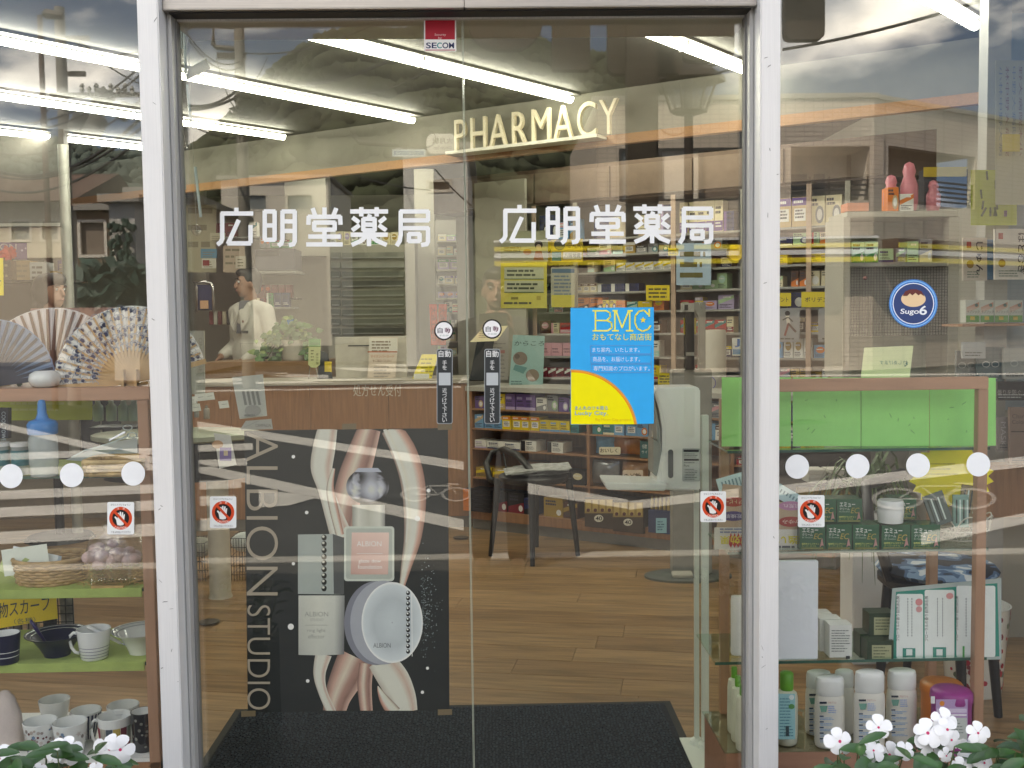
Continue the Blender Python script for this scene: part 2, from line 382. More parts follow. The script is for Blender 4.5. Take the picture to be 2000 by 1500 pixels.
# ------------------------------------------------------------------ walls with holes
def holed(b, fr, a0, a1, t0, t1, z0, z1, holes):
    xs = sorted({a0, a1, *[h[0] for h in holes], *[h[1] for h in holes]}); zs = sorted({z0, z1, *[h[2] for h in holes], *[h[3] for h in holes]})
    for i in range(len(xs)-1):
        for j in range(len(zs)-1):
            cx, cz = (xs[i]+xs[i+1])/2, (zs[j]+zs[j+1])/2
            if not any(h[0] < cx < h[1] and h[2] < cz < h[3] for h in holes): b.fbox(fr, xs[i], xs[i+1], t0, t1, zs[j], zs[j+1])
def tile_mat(name, c1, c2, mortar, w_, h_):
    m = bpy.data.materials.new(name); m.use_nodes = True; N = m.node_tree.nodes; L = m.node_tree.links; b = N['Principled BSDF']; b.inputs['Roughness'].default_value = .5
    tc = N.new('ShaderNodeTexCoord'); sx = N.new('ShaderNodeSeparateXYZ'); cb = N.new('ShaderNodeCombineXYZ'); br = N.new('ShaderNodeTexBrick')
    ad = N.new('ShaderNodeMath'); L.new(tc.outputs['Object'], sx.inputs[0]); L.new(sx.outputs[0], ad.inputs[0]); L.new(sx.outputs[1], ad.inputs[1])
    L.new(ad.outputs[0], cb.inputs[0]); L.new(sx.outputs[2], cb.inputs[1]); L.new(cb.outputs[0], br.inputs[0])
    br.offset = 0; br.inputs['Scale'].default_value = 1; br.inputs['Brick Width'].default_value = w_; br.inputs['Row Height'].default_value = h_; br.inputs['Mortar Size'].default_value = h_*.1
    br.inputs['Color1'].default_value = (*c1, 1); br.inputs['Color2'].default_value = (*c2, 1); br.inputs['Mortar'].default_value = (*mortar, 1)
    L.new(br.outputs[0], b.inputs['Base Color']); bp = N.new('ShaderNodeBump'); bp.inputs['Strength'].default_value = .4; L.new(br.outputs['Fac'], bp.inputs['Height']); bp.invert = True
    L.new(bp.outputs[0], b.inputs['Normal']); MATS[name] = m; return m
m_tile = tile_mat('beige_tile', (.52, .45, .38), (.47, .41, .35), (.30, .26, .22), .24, .12)
m_cap = mat('metal_coping', (.30, .28, .25), .4, .3); m_shut = mat('window_shade', (.20, .16, .13), .7); m_pale = mat('pale_render', (.60, .56, .50), .8, var=.08)
m_gl_far = mat('window_glass', (.16, .18, .19), .15); m_alu_d = mat('dark_aluminium', (.12, .11, .10), .4, .6)
def mframe(px0, py0, px1, py1, k0, zt=None):
    """frame of a far facade from two mirrored picture points; s runs from the first to the second, t points away from the shop"""
    a = MP(px0, py0, k0); b_ = H(px1, py1, a.z) if zt is None else H(px1, py1, zt)
    if zt is None: b_ = Vector((b_.x, -b_.y, a.z))
    d = b_-a; L_ = math.hypot(d.x, d.y); f = Frame((a.x, a.y, 0), 0); f.u = Vector((d.x/L_, d.y/L_, 0)); f.w = Vector((f.u.y, -f.u.x, 0)); f.ang = math.atan2(-f.u.y, f.u.x)
    if f.w.y > 0: f.w = -f.w
    def pxm(x, y, t=0):
        dd = ray(x, y); dd = Vector((dd.x, -dd.y, dd.z)); c0 = Vector((CAM.x, -CAM.y, CAM.z)); p0 = f.o + f.w*t
        p = c0 + dd*((p0-c0).dot(f.w)/dd.dot(f.w)); q = p-f.o; return q.dot(f.u), p.z
    f.pxm = pxm; f.len = L_; f.top = a.z
    return f
def hole(fr, x0, y0, x1, y1):
    p = [fr.pxm(x, y) for x, y in ((x0, y0), (x1, y0), (x0, y1), (x1, y1))]
    return ((p[0][0]+p[2][0])/2, (p[1][0]+p[3][0])/2, (p[2][1]+p[3][1])/2, (p[0][1]+p[1][1])/2)
# beige tiled building with balconies, opposite on the right
f1 = mframe(1165, 196, 1708, 196, 24.0); f1.u = Vector((1, 0, 0)); f1.w = Vector((0, -1, 0))
x1 = f1.pxm(1708, 213)[0]; zt = f1.top
t1 = thing('tiled_building', 'beige tiled two storey building with recessed balconies, mirrored behind the right shop window', 'building', f1.wp(x1/2, 4, 0))
h_win = hole(f1, 1210, 288, 1452, 392); h_bal = hole(f1, 1545, 286, 1698, 392); h_low = (x1*.1, x1*.9, .1, 2.7)
b = B(); holed(b, f1, 0, x1, 0, .25, 0, zt, [h_win, h_bal, h_low]); b.fbox(f1, 0, .25, .25, 9, 0, zt); b.build('wall', m_tile, t1)
b = B(); b.fbox(f1, -.1, x1+.1, -.06, .3, zt, zt+.12); b.build('coping', m_cap, t1)
b = B(); b.fbox(f1, h_bal[0]-.3, h_bal[1]+.3, 1.5, 1.6, h_bal[2]-.3, h_bal[3]+.3); b.fbox(f1, h_bal[0], h_bal[1], .25, 1.5, h_bal[2]-.2, h_bal[2])
b.fbox(f1, h_bal[0]-.1, h_bal[0], .25, 1.5, h_bal[2], h_bal[3]); b.fbox(f1, h_bal[1], h_bal[1]+.1, .25, 1.5, h_bal[2], h_bal[3]); b.fbox(f1, h_bal[0], h_bal[1], .25, 1.5, h_bal[3], h_bal[3]+.1); b.build('balcony', m_pale, t1)
for q0, q1 in ((.12, .42), (.52, .66)):
    wv = h_bal[1]-h_bal[0]; b = B(); b.fbox(f1, h_bal[0]+wv*q0, h_bal[0]+wv*q1, 1.44, 1.5, h_bal[2], h_bal[3]-.5); b.build('window', m_gl_far, t1)
b = B()
for i in range(4): b.fbox(f1, h_bal[0], h_bal[1], .06, .1, h_bal[2]+.12+.13*i, h_bal[2]+.17+.13*i)
for i in range(5): b.fbox(f1, h_bal[0]+(h_bal[1]-h_bal[0])*i/4-.02, h_bal[0]+(h_bal[1]-h_bal[0])*i/4+.02, .05, .11, h_bal[2], h_bal[2]+.62)
b.build('railing', m_alu_d, t1)
wv = h_win[1]-h_win[0]
for i in range(3):
    s0, s1 = h_win[0]+wv*i/3, h_win[0]+wv*(i+1)/3
    b = B(); b.fbox(f1, s0, s1, .1, .14, h_win[2], h_win[3]); wo = b.build('window', (m_gl_far, m_pale, m_shut)[i], t1)
    b = B(); holed(b, f1, s0, s1, .02, .1, h_win[2], h_win[3], [(s0+.06, s1-.06, h_win[2]+.06, h_win[3]-.06)]); b.build('frame', m_alu_d, wo)
b = B(); b.fbox(f1, h_low[0], h_low[1], .3, .36, 0, 2.8); b.build('shop_window', m_shut, t1)
m_aw_y = mat('awning_yellow', (.62, .50, .02), .6); m_aw_w = mat('awning_white', (.66, .66, .68), .6); m_aw_b = mat('awning_brown', (.10, .045, .03), .6)
sA, sB = f1.pxm(965, 490)[0], f1.pxm(1700, 490)[0]; b = B(); b.fbox(f1, sA, sB, -.5, -.02, f1.pxm(1500, 519)[1], f1.pxm(1500, 469)[1]-.02); aw = b.build('shop_fascia', m_aw_b, t1)
for ya, yb, m in ((478, 487, m_aw_y), (491, 500, m_aw_w), (506, 515, m_aw_y)):
    b = B(); b.fbox(f1, sA, sB, -.53, -.5, f1.pxm(1500, yb)[1], f1.pxm(1500, ya)[1]); b.build('stripe', m, aw)
b = B(); b.fbox(f1, sA, sB, -.6, -.02, f1.pxm(1500, 469)[1]-.02, f1.pxm(1500, 466)[1]); b.build('roof_edge', m_aw_w, aw)
# its side wing turning away to the right
f2 = mframe(1709, 213, 2060, 272, 24.0); f2.o = Vector((f1.wp(x1, 0, 0).x, f1.wp(x1, 0, 0).y, 0)); f2.top = zt
h2 = hole(f2, 1735, 296, 1905, 402); b = B(); holed(b, f2, .01, f2.len, 0, .25, 0, zt-.02, [h2]); b.build('side_wall', m_tile, t1)
b = B(); b.fbox(f2, .12, f2.len, -.06, .3, zt-.02, zt+.1); b.build('coping', m_cap, t1)
b = B(); b.fbox(f2, h2[0], h2[1], 1.2, 1.3, h2[2], h2[3]); b.fbox(f2, h2[0], h2[1], .25, 1.2, h2[2]-.1, h2[2]); b.fbox(f2, h2[0], h2[1], .25, 1.2, h2[3], h2[3]+.1); b.build('balcony', m_shut, t1)
b = B()
for i in range(5): b.fbox(f2, h2[0], h2[1], .06, .1, h2[2]+.12+.13*i, h2[2]+.17+.13*i)
b.build('railing', m_alu_d, t1)
b = B(); z = [f1.pxm(1500, q)[1] for q in (469, 478, 487, 491, 500, 506, 515, 519)]; b.fbox(f2, .35, f2.len, -.5, -.02, z[7], z[0]); aw = b.build('shop_fascia', m_aw_b, t1)
for i, m in ((1, m_aw_y), (3, m_aw_w), (5, m_aw_y)):
    b = B(); b.fbox(f2, .35, f2.len, -.53, -.5, z[i+1], z[i]); b.build('stripe', m, aw)
# smaller buildings further left
def house(px0, px1, pyt, k, dep, m, label, name='house', roof=None, wins=(), group=None, rh=1.0):
    f = mframe(px0, pyt, px1, pyt, k); f.u = Vector((1, 0, 0)); f.w = Vector((0, -1, 0)); f.ang = 0; L_ = f.pxm(px1, pyt)[0]
    t = thing(name, label, 'building', f.wp(L_/2, dep/2, 0), group)
    hs = [hole(f, *w_[:4]) for w_ in wins]
    b = B(); holed(b, f, 0, L_, 0, .2, 0, f.top, hs); b.fbox(f, 0, .2, .2, dep, 0, f.top); b.fbox(f, L_-.2, L_, .2, dep, 0, f.top); b.fbox(f, .2, L_-.2, dep-.2, dep, 0, f.top); b.build('wall', m, t)
    for h_, w_ in zip(hs, wins):
        b = B(); b.fbox(f, h_[0], h_[1], .12, .18, h_[2], h_[3]); wo = b.build(w_[4] if len(w_) > 4 else 'window', w_[5] if len(w_) > 5 else m_gl_far, t)
        b = B(); holed(b, f, h_[0]-.05, h_[1]+.05, -.03, .1, h_[2]-.05, h_[3]+.05, [(h_[0]+.04, h_[1]-.04, h_[2]+.04, h_[3]-.04)]); b.build('frame', m_pale, wo)
    if roof == 'flat':
        b = B(); b.fbox(f, -.2, L_+.2, -.25, dep+.2, f.top, f.top+.2); b.build('roof', m_cap, t)
    elif roof:
        b = B(); pr = [f.wp(-.5, -.6, f.top-.1), f.wp(-.5, dep+.6, f.top-.1), f.wp(-.5, dep/2, f.top+rh)]; b.prism(pr, f.u*(L_+1)); b.build('roof', roof, t)
    return t
m_roof = mat('dark_roof_tiles', (.10, .055, .04), .7, var=.3, vs_=2); m_grey = mat('grey_render', (.42, .41, .40), .8, var=.1, vs_=2); m_pink = mat('pinkish_render', (.36, .29, .26), .8, var=.12, vs_=2)
m_brn = mat('brown_shutter', (.16, .10, .06), .6, var=.2)
house(786, 912, 293, 30, 8, mat('white_wall', (.62, .62, .60), .8, var=.06, vs_=1), 'plain white house end wall mirrored above the two door handles', roof='flat', wins=[(835, 352, 880, 372, 'window', m_shut)])
house(-90, 128, 392, 38, 9, mat('cream_wall', (.50, .44, .36), .8), 'long low house with a dark red tiled roof, mirrored at far end of the street', roof=m_roof, rh=1.6, wins=[(20, 430, 60, 470), (80, 430, 115, 470)])
house(148, 214, 412, 30, 7, m_brn, 'small brown house with rolled shutters beside the grey house', roof='flat', wins=[(155, 432, 206, 500, 'shutter', m_shut)])
house(212, 262, 396, 24, 6, m_grey, 'narrow grey house with climbing vines on its wall', roof='flat', wins=[(225, 470, 240, 520)])
house(260, 344, 382, 26, 8, m_pink, 'pinkish grey house with a small slot window under its flat top', roof='flat', wins=[(268, 446, 296, 458, 'window', m_pale)])
house(430, 640, 350, 60, 10, m_pale, 'far cream building behind the tall utility pole', roof='flat', wins=[(470, 380, 520, 410), (560, 380, 610, 410)])
b = B()
for i in range(420):
    p = MP(random.uniform(150, 262), random.uniform(528, 600) - 26*random.random()*(random.random() < .4), 21); s = random.uniform(.12, .3)
    a = Vector((random.uniform(-1, 1), random.uniform(-.4, .4), random.uniform(-.6, .6))).normalized(); c = a.cross(Vector((random.uniform(-1, 1), random.random(), random.random()))).normalized()
    p.y -= random.uniform(0, 1.2); b.add([p-a*s, p+c*s*.5, p+a*s, p-c*s*.5], [(0, 1, 2, 3)])
t = thing('hedge', 'dark teal green hedge in front of the brown house', 'hedge', MP(205, 640, 21)); b.build('foliage', mat('hedge_leaf', (.025, .06, .045), .6, var=.4, vs_=1), t)
b = B(); b.tube([MP(205, 660, 21.6), MP(205, 540, 21.6)], [.1, .05], 6); b.build('trunk', mat('bark', (.09, .07, .05), .9), t)
b = B()
for i in range(60):
    x = random.uniform(214, 262); y = random.uniform(430, 560); b.ball(MP(x, y, 23.8), random.uniform(.05, .11), 5, 3)
tag(b.build('climbing_vine', MATS['hedge_leaf']), 'sparse climbing vine on the narrow grey house wall', 'vine')
# ------------------------------------------------------------------ hills
def hash2(x, y):
    return (math.sin(x*12.9898 + y*78.233)*43758.5453) % 1
def vnoise(x, y):
    i, j = math.floor(x), math.floor(y); u, v = x-i, y-j; u = u*u*(3-2*u); v = v*v*(3-2*v)
    return (hash2(i, j)*(1-u)+hash2(i+1, j)*u)*(1-v) + (hash2(i, j+1)*(1-u)+hash2(i+1, j+1)*u)*v
def hill(name, sky_px, k, m, amp, clump, cm, nclump):
    ps = []; 
    for (xa, ya), (xb, yb) in zip(sky_px, sky_px[1:]):
        n = max(1, int((xb-xa)/14))
        for i in range(n): ps.append((xa+(xb-xa)*i/n, ya+(yb-ya)*i/n))
    ps.append(sky_px[-1]); rows = 22; b = B(); pts = []
    for j in range(rows+8):
        for i, (x, y) in enumerate(ps):
            top = MP(x, y, k)
            if j <= rows: q = j/rows; z = top.z*(q**.8); yy = -k + (1-q)*k*.5 ; xx = top.x*(1-(1-q)*.35)
            else: q = (j-rows)/8; z = top.z*(1-q**1.5); yy = -k - q*k*.7; xx = top.x*(1+q*.4)
            nz = (vnoise(xx/k*22, yy/k*22)-.5)*amp*top.z*(0 if j == rows else 1) + (vnoise(xx/k*120, j*3.1)-.5)*amp*.25*top.z
            pts.append(Vector((xx, yy, max(-1, z+nz*(.3 if j < 3 else 1)))))
    n = len(ps); b.smooth = True
    b.add(pts, [(j*n+i, j*n+i+1, (j+1)*n+i+1, (j+1)*n+i) for j in range(rows+7) for i in range(n-1)])
    tag(b.build(name, m), kind='structure'); c = B()
    for q in range(nclump):
        i = random.randrange(n-1); j = rows - int(rows*random.random()**2.2); p = pts[j*n+i].lerp(pts[j*n+i+1], random.random())
        r = clump*random.uniform(.5, 1.15)
        c.lathe(p, [(r*.55, -r*.3), (r*random.uniform(.7, 1), r*.3), (r*random.uniform(.3, .8), r*random.uniform(.6, 1)), (1e-6, r*random.uniform(1, 1.5))], 5, random.uniform(.8, 1.3), 1, Frame((0, 0, 0), random.random()*6))
    tag(c.build('forest', cm, smooth=180), kind='stuff')
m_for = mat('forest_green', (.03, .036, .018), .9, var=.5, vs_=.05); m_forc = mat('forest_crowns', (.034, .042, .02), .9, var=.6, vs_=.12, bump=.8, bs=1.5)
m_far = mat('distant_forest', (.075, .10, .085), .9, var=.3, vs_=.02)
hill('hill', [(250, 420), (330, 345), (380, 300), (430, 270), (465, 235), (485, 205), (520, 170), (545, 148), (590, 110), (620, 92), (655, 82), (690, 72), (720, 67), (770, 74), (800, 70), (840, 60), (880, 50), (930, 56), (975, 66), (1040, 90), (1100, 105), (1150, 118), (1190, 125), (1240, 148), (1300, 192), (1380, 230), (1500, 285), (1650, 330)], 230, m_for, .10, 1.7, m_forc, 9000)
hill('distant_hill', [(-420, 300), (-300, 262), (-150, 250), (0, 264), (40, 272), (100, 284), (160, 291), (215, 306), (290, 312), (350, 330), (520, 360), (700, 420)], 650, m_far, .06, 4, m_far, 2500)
# ------------------------------------------------------------------ poles, wires, lamps, signs
m_pole = mat('pole_concrete', (.20, .19, .17), .85, var=.2, vs_=2); m_steel_d = mat('dark_steel', (.045, .035, .03), .5, .3); m_rust = mat('brown_painted_steel', (.085, .045, .035), .6, var=.2)
m_wire = mat('wire', (.02, .02, .022), .6); m_board = mat('sign_board', (.045, .033, .024), .6, var=.1)
def pole(name, label, cat, x0, y0, x1, y1, k, r, m, group=None):
    a, b_ = MP(x0, y0, k), MP(x1, y1, k); a = Vector((b_.x, b_.y, 0)) if False else a
    t = thing(name, label, cat, (a.x, a.y, 0), group); base = Vector((a.x+(a.x-b_.x)*0, a.y, 0))
    b = B(); b.tube([Vector((a.x, a.y, 0)), Vector((a.x, a.y, b_.z))], [r, r*.78], 14); b.build('shaft', m, t, smooth=40); return t, a, b_.z
ins = mat('insulator', (.10, .10, .09), .4)
t, a, zt_ = pole('utility_pole', 'concrete utility pole with crossarms and grey transformer cans, mirrored beside a street light', 'utility pole', 138, 600, 134, 14, 16, .115, m_pole, 'utility poles')
for yy, L_ in ((70, .5), (182, 2.3), (205, 2.1), (140, .4)):
    z = MP(134, yy, 16).z; b = B(); b.box((a.x+L_*.38, a.y-.16, z), (L_, .08, .08)); b.build('crossarm', m_steel_d, t)
for xx, yy, r in ((199, 200, .17), (154, 240, .15), (184, 250, .17), (242, 218, .12)):
    p = MP(xx, yy, 15.6); b = B(); b.lathe(p, [(r*.6, -r*1.3), (r, -r), (r, r), (r*.6, r*1.4)], 10, axis=Matrix.Rotation(.5, 3, 'Y')); b.build('transformer', ins, t, smooth=40)
for i in range(8):
    p = MP(160+i*14, 176 + 6*(i % 2), 16); b = B(); b.lathe(p, [(.02, -.05), (.05, 0), (.03, .04), (.05, .07), (.02, .12)], 6); b.build('insulator', ins, t)
t, a, z2 = pole('utility_pole', 'leafy utility pole carrying a tubular sign bracket, mirrored behind the hanging tube chimes', 'utility pole', 480, 600, 468, 45, 20, .14, m_pole, 'utility poles')
fr = [MP(470, 50, 20), MP(414, 47, 20), MP(414, 84, 20), MP(420, 90, 20), MP(472, 94, 20)]; b = B(); b.tube(fr, .06, 6); b.tube([MP(330, 35, 20), MP(415, 47, 20)], .04, 6); b.build('sign_bracket', m_steel_d, t)
b = B(); b.box(MP(450, 107, 20), (.6, .15, .12)); b.build('lamp_head', m_steel_d, t)
b = B()
for i in range(260):
    p = MP(random.gauss(482, 12), random.uniform(185, 262), 19.8); s = random.uniform(.05, .16); d1 = Vector((random.uniform(-1, 1), .4*random.uniform(-1, 1), random.uniform(-1, 1))).normalized(); d2 = d1.cross(Vector((random.random(), random.random(), random.random()))).normalized()
    p.y += random.uniform(-.25, .25); b.add([p-d1*s, p+d2*s*.5, p+d1*s, p-d2*s*.5], [(0, 1, 2, 3)])
tag(b.build('creeper_foliage', mat('creeper', (.03, .045, .02), .7, var=.4, vs_=2), t), kind='stuff')
t, a, z3 = pole('street_light', 'slim brown street light with a flat head, mirrored beside the concrete pole', 'street light', 100, 600, 88, 30, 15, .055, m_rust)
b = B(); b.tube([MP(84, 30, 15), MP(90, 27, 15), MP(123, 31, 15)], [.05, .09, .06], 8); b.build('lamp_head', m_steel_d, t)
def wires(ends):
    od = 'topmost second third fourth fifth sixth seventh eighth ninth tenth eleventh twelfth'.split(); cnt = {}
    for i, (pa, pb, sag, r) in enumerate(sorted(ends, key=lambda e: e[0][1]+e[1][1])):
        a, c = MP(*pa), MP(*pb); pts = []
        for q in range(13):
            u = q/12; p = a.lerp(c, u); p.z -= sag*4*u*(1-u); pts.append(p)
        b = B(); b.tube(pts, r, 5); x = (pa[0]+pb[0])/2
        where = 'left of the concrete pole' if x < 120 else 'between concrete pole and left post' if x < 300 else 'around the leafy pole' if x < 500 else 'against the hillside' if x < 1000 else 'beside the lantern'
        cnt[where] = cnt.get(where, -1)+1; tk = 'thick' if r >= .02 else 'thin'
        tag(b.build('overhead_wire', m_wire), f'{tk} dark overhead wire, {od[min(11, cnt[where])]} of those {where}', 'wire', f'overhead wires {where}')
wires([((-60, 60, 14), (280, 100, 17), .2, .012), ((134, 70, 16), (300, 175, 18), .1, .014), ((0, 255, 16), (280, 140, 14), .3, .016), ((0, 240, 16), (280, 125, 14), .3, .016), ((0, 335, 16), (290, 215, 13), .4, .03),
       ((0, 345, 15), (280, 245, 13), .3, .018), ((0, 300, 16), (280, 190, 14), .3, .016), ((150, 75, 16), (200, 118, 17), .0, .018), ((145, 98, 16), (150, 92, 16), .0, .012),
       ((0, 372, 16), (285, 262, 12), .3, .02), ((40, 260, 16), (134, 140, 16), .2, .012), ((0, 170, 20), (280, 205, 20), .2, .012), ((335, 65, 18), (385, 38, 16), .05, .018),
       ((350, 200, 17), (470, 165, 20), .2, .03), ((350, 212, 17), (470, 182, 20), .1, .03), ((345, 222, 18), (500, 250, 22), .2, .016), ((345, 228, 18), (500, 262, 22), .2, .016), ((360, 60, 18), (470, 115, 20), .3, .016), ((365, 75, 18), (475, 125, 20), .3, .014),
       ((420, 112, 20), (470, 215, 19), .3, .012), ((470, 150, 20), (900, 32, 14), .5, .03), ((470, 100, 20), (745, 36, 14), .2, .016), ((480, 170, 20), (520, 110, 22), .1, .014), ((500, 165, 20), (840, 130, 40), .6, .02),
       ((1530, 96, 12), (1920, 0, 9), .05, .022), ((1290, 138, 12), (1476, 100, 12), .05, .02), ((1290, 150, 12), (1476, 120, 12), .05, .012), ((1290, 248, 20), (1345, 250, 20), .15, .015), ((600, 300, 26), (840, 370, 24), .2, .02), ((850, 330, 24), (920, 400, 22), .05, .02)])
# lantern street lamp
t, a, z4 = pole('lantern_street_lamp', 'dark lantern style street lamp on a slim post, mirrored under the hanging sign boards', 'street lamp', 1349, 600, 1343, 150, 9.5, .065, m_steel_d)
zc = MP(1343, 165, 9.5).z; c = Vector((a.x, a.y, zc)); b = B(); b.lathe(c, [(.20, .20), (.27, .13), (.40, .12), (.44, .05), (.17, .24)][2:4] + [(.42, .12), (.28, .22), (.10, .32), (.08, .40), (.03, .46)], 6); b.lathe(c, [(.1, -.33), (.22, -.30), (.22, -.27), (.1, -.26)], 6); b.build('lantern_roof', m_steel_d, t)
b = B()
for k in range(6):
    q = k*PI/3; b.tube([c+Vector((.2*math.cos(q), .2*math.sin(q), -.3)), c+Vector((.33*math.cos(q), .33*math.sin(q), .08))], .018, 5)
b.build('lantern_bars', m_steel_d, t)
b = B(); b.lathe(c, [(.17, -.27), (.29, .06)], 6, c0=False, c1=False); b.build('lantern_glass', mat('lantern_glass', (.6, .62, .6), .2, alpha=.35), t)
# sign post with hanging boards seen from behind
a = MP(1258, 500, 6.2); t = thing('sign_post', 'broad dark post carrying four rounded sign boards, mirrored in the right door', 'sign', (a.x, a.y, 0))
zt_ = MP(1258, -60, 6.2).z; b = B(); b.box((a.x, a.y, zt_/2), (.26, .2, zt_)); b.build('post', m_board, t, bevel=.02)
xl = MP(900, 100, 6.2).x; xr = MP(1640, 100, 6.2).x; b = B(); b.box(((xl+xr)/2, a.y, zt_+.1), (xr-xl, .18, .2)); b.build('beam', m_board, t)
for x0, y1, x2, rc in ((1190, 138, 1337, 16), (1080, 130, 1155, 6), (1338, 112, 1440, 18), (1535, 76, 1612, 14), (912, 90, 1062, 60)):
    pts = [MP(x, y, 6.35) for x, y in rr(x0, -90, x2, y1, rc)]; b = B(); b.prism(pts, (0, -.12, 0)); b.build('sign_board', m_board, t)
# station sign and signal heads over the junction
a = MP(862, 278, 17); t = thing('traffic_signal', 'row of dark signal heads with a rounded white station sign and a blue name plate', 'traffic signal', (a.x, a.y, a.z))
b = B(); b.tube([MP(690, 262, 17.1), MP(700, 276, 17.1), MP(905, 290, 17.1)], .05, 8); b.build('arm', m_steel_d, t)
for i in range(3):
    p = MP(790+22*i, 271, 17); b = B(); b.lathe(p, [(.13, -.16), (.16, -.12), (.16, .1), (.17, .16), (.13, .13), (.12, .05), (1e-6, .05)], 14, axis=Matrix.Rotation(-PI/2, 3, 'X')); b.build('signal_head', m_steel_d, t, smooth=40)
def mcanvas(k): return Cv((0, -k, 0), (0, 1, 0), mp=lambda x, y: MP(x, y, k))
c = mcanvas(16.85); c.poly(rr(832, 259, 890, 298, 14), '#e9e5da'); c.text('大月駅', 844, 279, 12, '#333333', wd=40, flip=True, bold=.01); c.text('Otsuki Sta.', 846, 290, 7, '#333333', wd=36, flip=True)
c.done('station_sign', parent=t)
c = mcanvas(16.84); c.rect(765, 290, 830, 304, '#dfe6ea'); c.rect(768, 293, 827, 301, '#4f86a8'); c.text('市道駅前線', 772, 300, 6, '#f4f4f4', wd=50, flip=True); c.done('name_plate', parent=t)
# ================================================================== the shop shell
m_alu = mat('brushed_aluminium', (.80, .79, .78), .38, .15, var=.03, vs_=6, stretch=(60, 60, 1.5), bump=.05, bs=8)
m_alu2 = mat('grey_aluminium', (.55, .545, .53), .4, .2, var=.12, vs_=6, stretch=(60, 60, 1.2))
m_head = mat('brushed_steel', (.42, .39, .36), .34, .75, var=.08, vs_=5, stretch=(1.2, 60, 60), bump=.06, bs=9)
m_dark = mat('dark_gasket', (.02, .02, .02), .6)
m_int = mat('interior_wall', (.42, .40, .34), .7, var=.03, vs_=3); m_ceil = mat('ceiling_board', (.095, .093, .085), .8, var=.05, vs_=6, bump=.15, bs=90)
m_oak = mat('wood_veneer', (.34, .17, .085), .42, var=.16, vs_=5, stretch=(14, 14, .8)); m_oakh = mat('pale_wood_trim', (.48, .27, .17), .45, var=.1, vs_=5, stretch=(1, 12, 12)); m_oakv = mat('pale_wood_post', (.42, .235, .145), .45, var=.1, vs_=5, stretch=(12, 12, 1))
m_ext = mat('shop_wall', (.52, .49, .44), .8, var=.06, vs_=2)
GL = glass_mat('pane_glass', .066, (.97, .975, .965)); GLT = glass_mat('door_glass', .062, (.925, .925, .88)); SHG = glass_mat('shelf_glass', .05, (.86, .95, .90)); m_gedge = mat('glass_edge', (.05, .12, .09), .2, spec=.7)
xl0, xl1 = FA.px(292, 750, -.06)[0], FA.px(333, 750, -.06)[0]; xr0, xr1 = FA.px(1484, 750, -.06)[0], FA.px(1523, 750, -.06)[0]
ZH = FA.px(900, 33, .02)[1]
front = thing('shop_front', 'aluminium shop front with two pale posts and a brushed steel header over the sliding doors', 'shop front', (0, 0, 0))
for x0, x1_ in ((xl0, xl1), (xr0, xr1)):
    b = B(); b.box(((x0+x1_)/2, -.03, 1.4), (x1_-x0, .06, 2.84)); b.build('post', m_alu, front, bevel=.003)
for x0, x1_, s in ((xl0, xl1, 1), (xr0, xr1, -1)):
    e = x1_ if s > 0 else x0
    b = B(); b.box((e-s*.012, .045, 1.4), (.024, .088, 2.84)); b.box((e+s*.006, .03, 1.4), (.010, .05, 2.8)); b.build('jamb', m_alu2, front)
    b = B(); b.box((e+s*.0135, .05, 1.4), (.004, .03, 2.8)); b.build('gasket', mat('grey_gasket', (.22, .215, .21), .6), front)
xm = FA.px(907, 20, -.03)[0]
for x0, x1_ in ((xl1+.001, xm-.0008), (xm+.0008, xr0-.001)):
    b = B(); b.box(((x0+x1_)/2, -.005, ZH+.008+.25), (x1_-x0, .05, .5)); b.build('header_cover', m_head, front, bevel=.002)
b = B(); b.box(((xl1+xr0)/2, .02, ZH+.02), (xr0-xl1-.02, .06, .03)); b.build('header_gasket', m_dark, front)
b = B(); b.box(((xl1+xr0)/2, .13, ZH+.3), (xr0-xl1, .18, .6)); b.build('door_engine_box', m_alu2, front)
XL, XR, YB = -5.0, 2.65, 9.0
b = B(); b.box((-1.1, .2, 3.9), (7.9, .3, 2.2)); b.box((-1.1, 4.5, 5.02), (7.9, 9, .04)); b.box((XL-.1, 4.5, 2.5), (.2, 9, 5)); b.box((-1.1, YB+.1, 2.5), (7.9, .2, 5))
b.fbox(FA, XL, xl0, -.04, .04, 2.74, 2.8); b.fbox(FA, xr1, XR, -.04, .04, 2.74, 2.8); b.fbox(FA, XL, xl0, -.05, .06, 0, .06); b.fbox(FA, xr1, XR+.2, -.05, .06, 0, .06); b.build('facade', m_ext, front)
b = B(); b.box((XR+.1, 4.5, 2.5), (.2, 9, 5)); tag(b.build('interior_wall', m_int), kind='structure')
xp0, xp1 = FA.px(1927, 300, 1.7)[0], FA.px(1972, 300, 1.7)[0]
b = B(); b.fbox(FA, xp0, xp1, 1.7, 1.78, 0, 2.815); tag(b.build('pilaster', mat('pilaster_white', (.36, .355, .33), .6, var=.03)), kind='structure')
b = B(); holed(b, FA, xp1+.001, XR-.001, 1.8, 1.9, 0, 2.815, [(xp1+.03, XR-.1, 1.0, 2.7)]); tag(b.build('interior_wall', m_int), kind='structure')
b = B(); b.fbox(FA, xp1+.03, XR-.1, 1.84, 1.85, 1.0, 2.7); b.build('inner_window_pane', mat('pale_blue_blind', (.30, .38, .44), .4), front)
b = B(); b.box((XL+.02, 4.5, 1.42), (.03, 9, 2.84)); b.box((-1.15, YB-.02, 1.42), (7.5, .03, 2.84)); tag(b.build('interior_wall', m_int), kind='structure')
b = B(); b.box((-1.15, 4.6, 2.86), (7.6, 8.9, .08)); tag(b.build('ceiling', m_ceil), kind='structure')
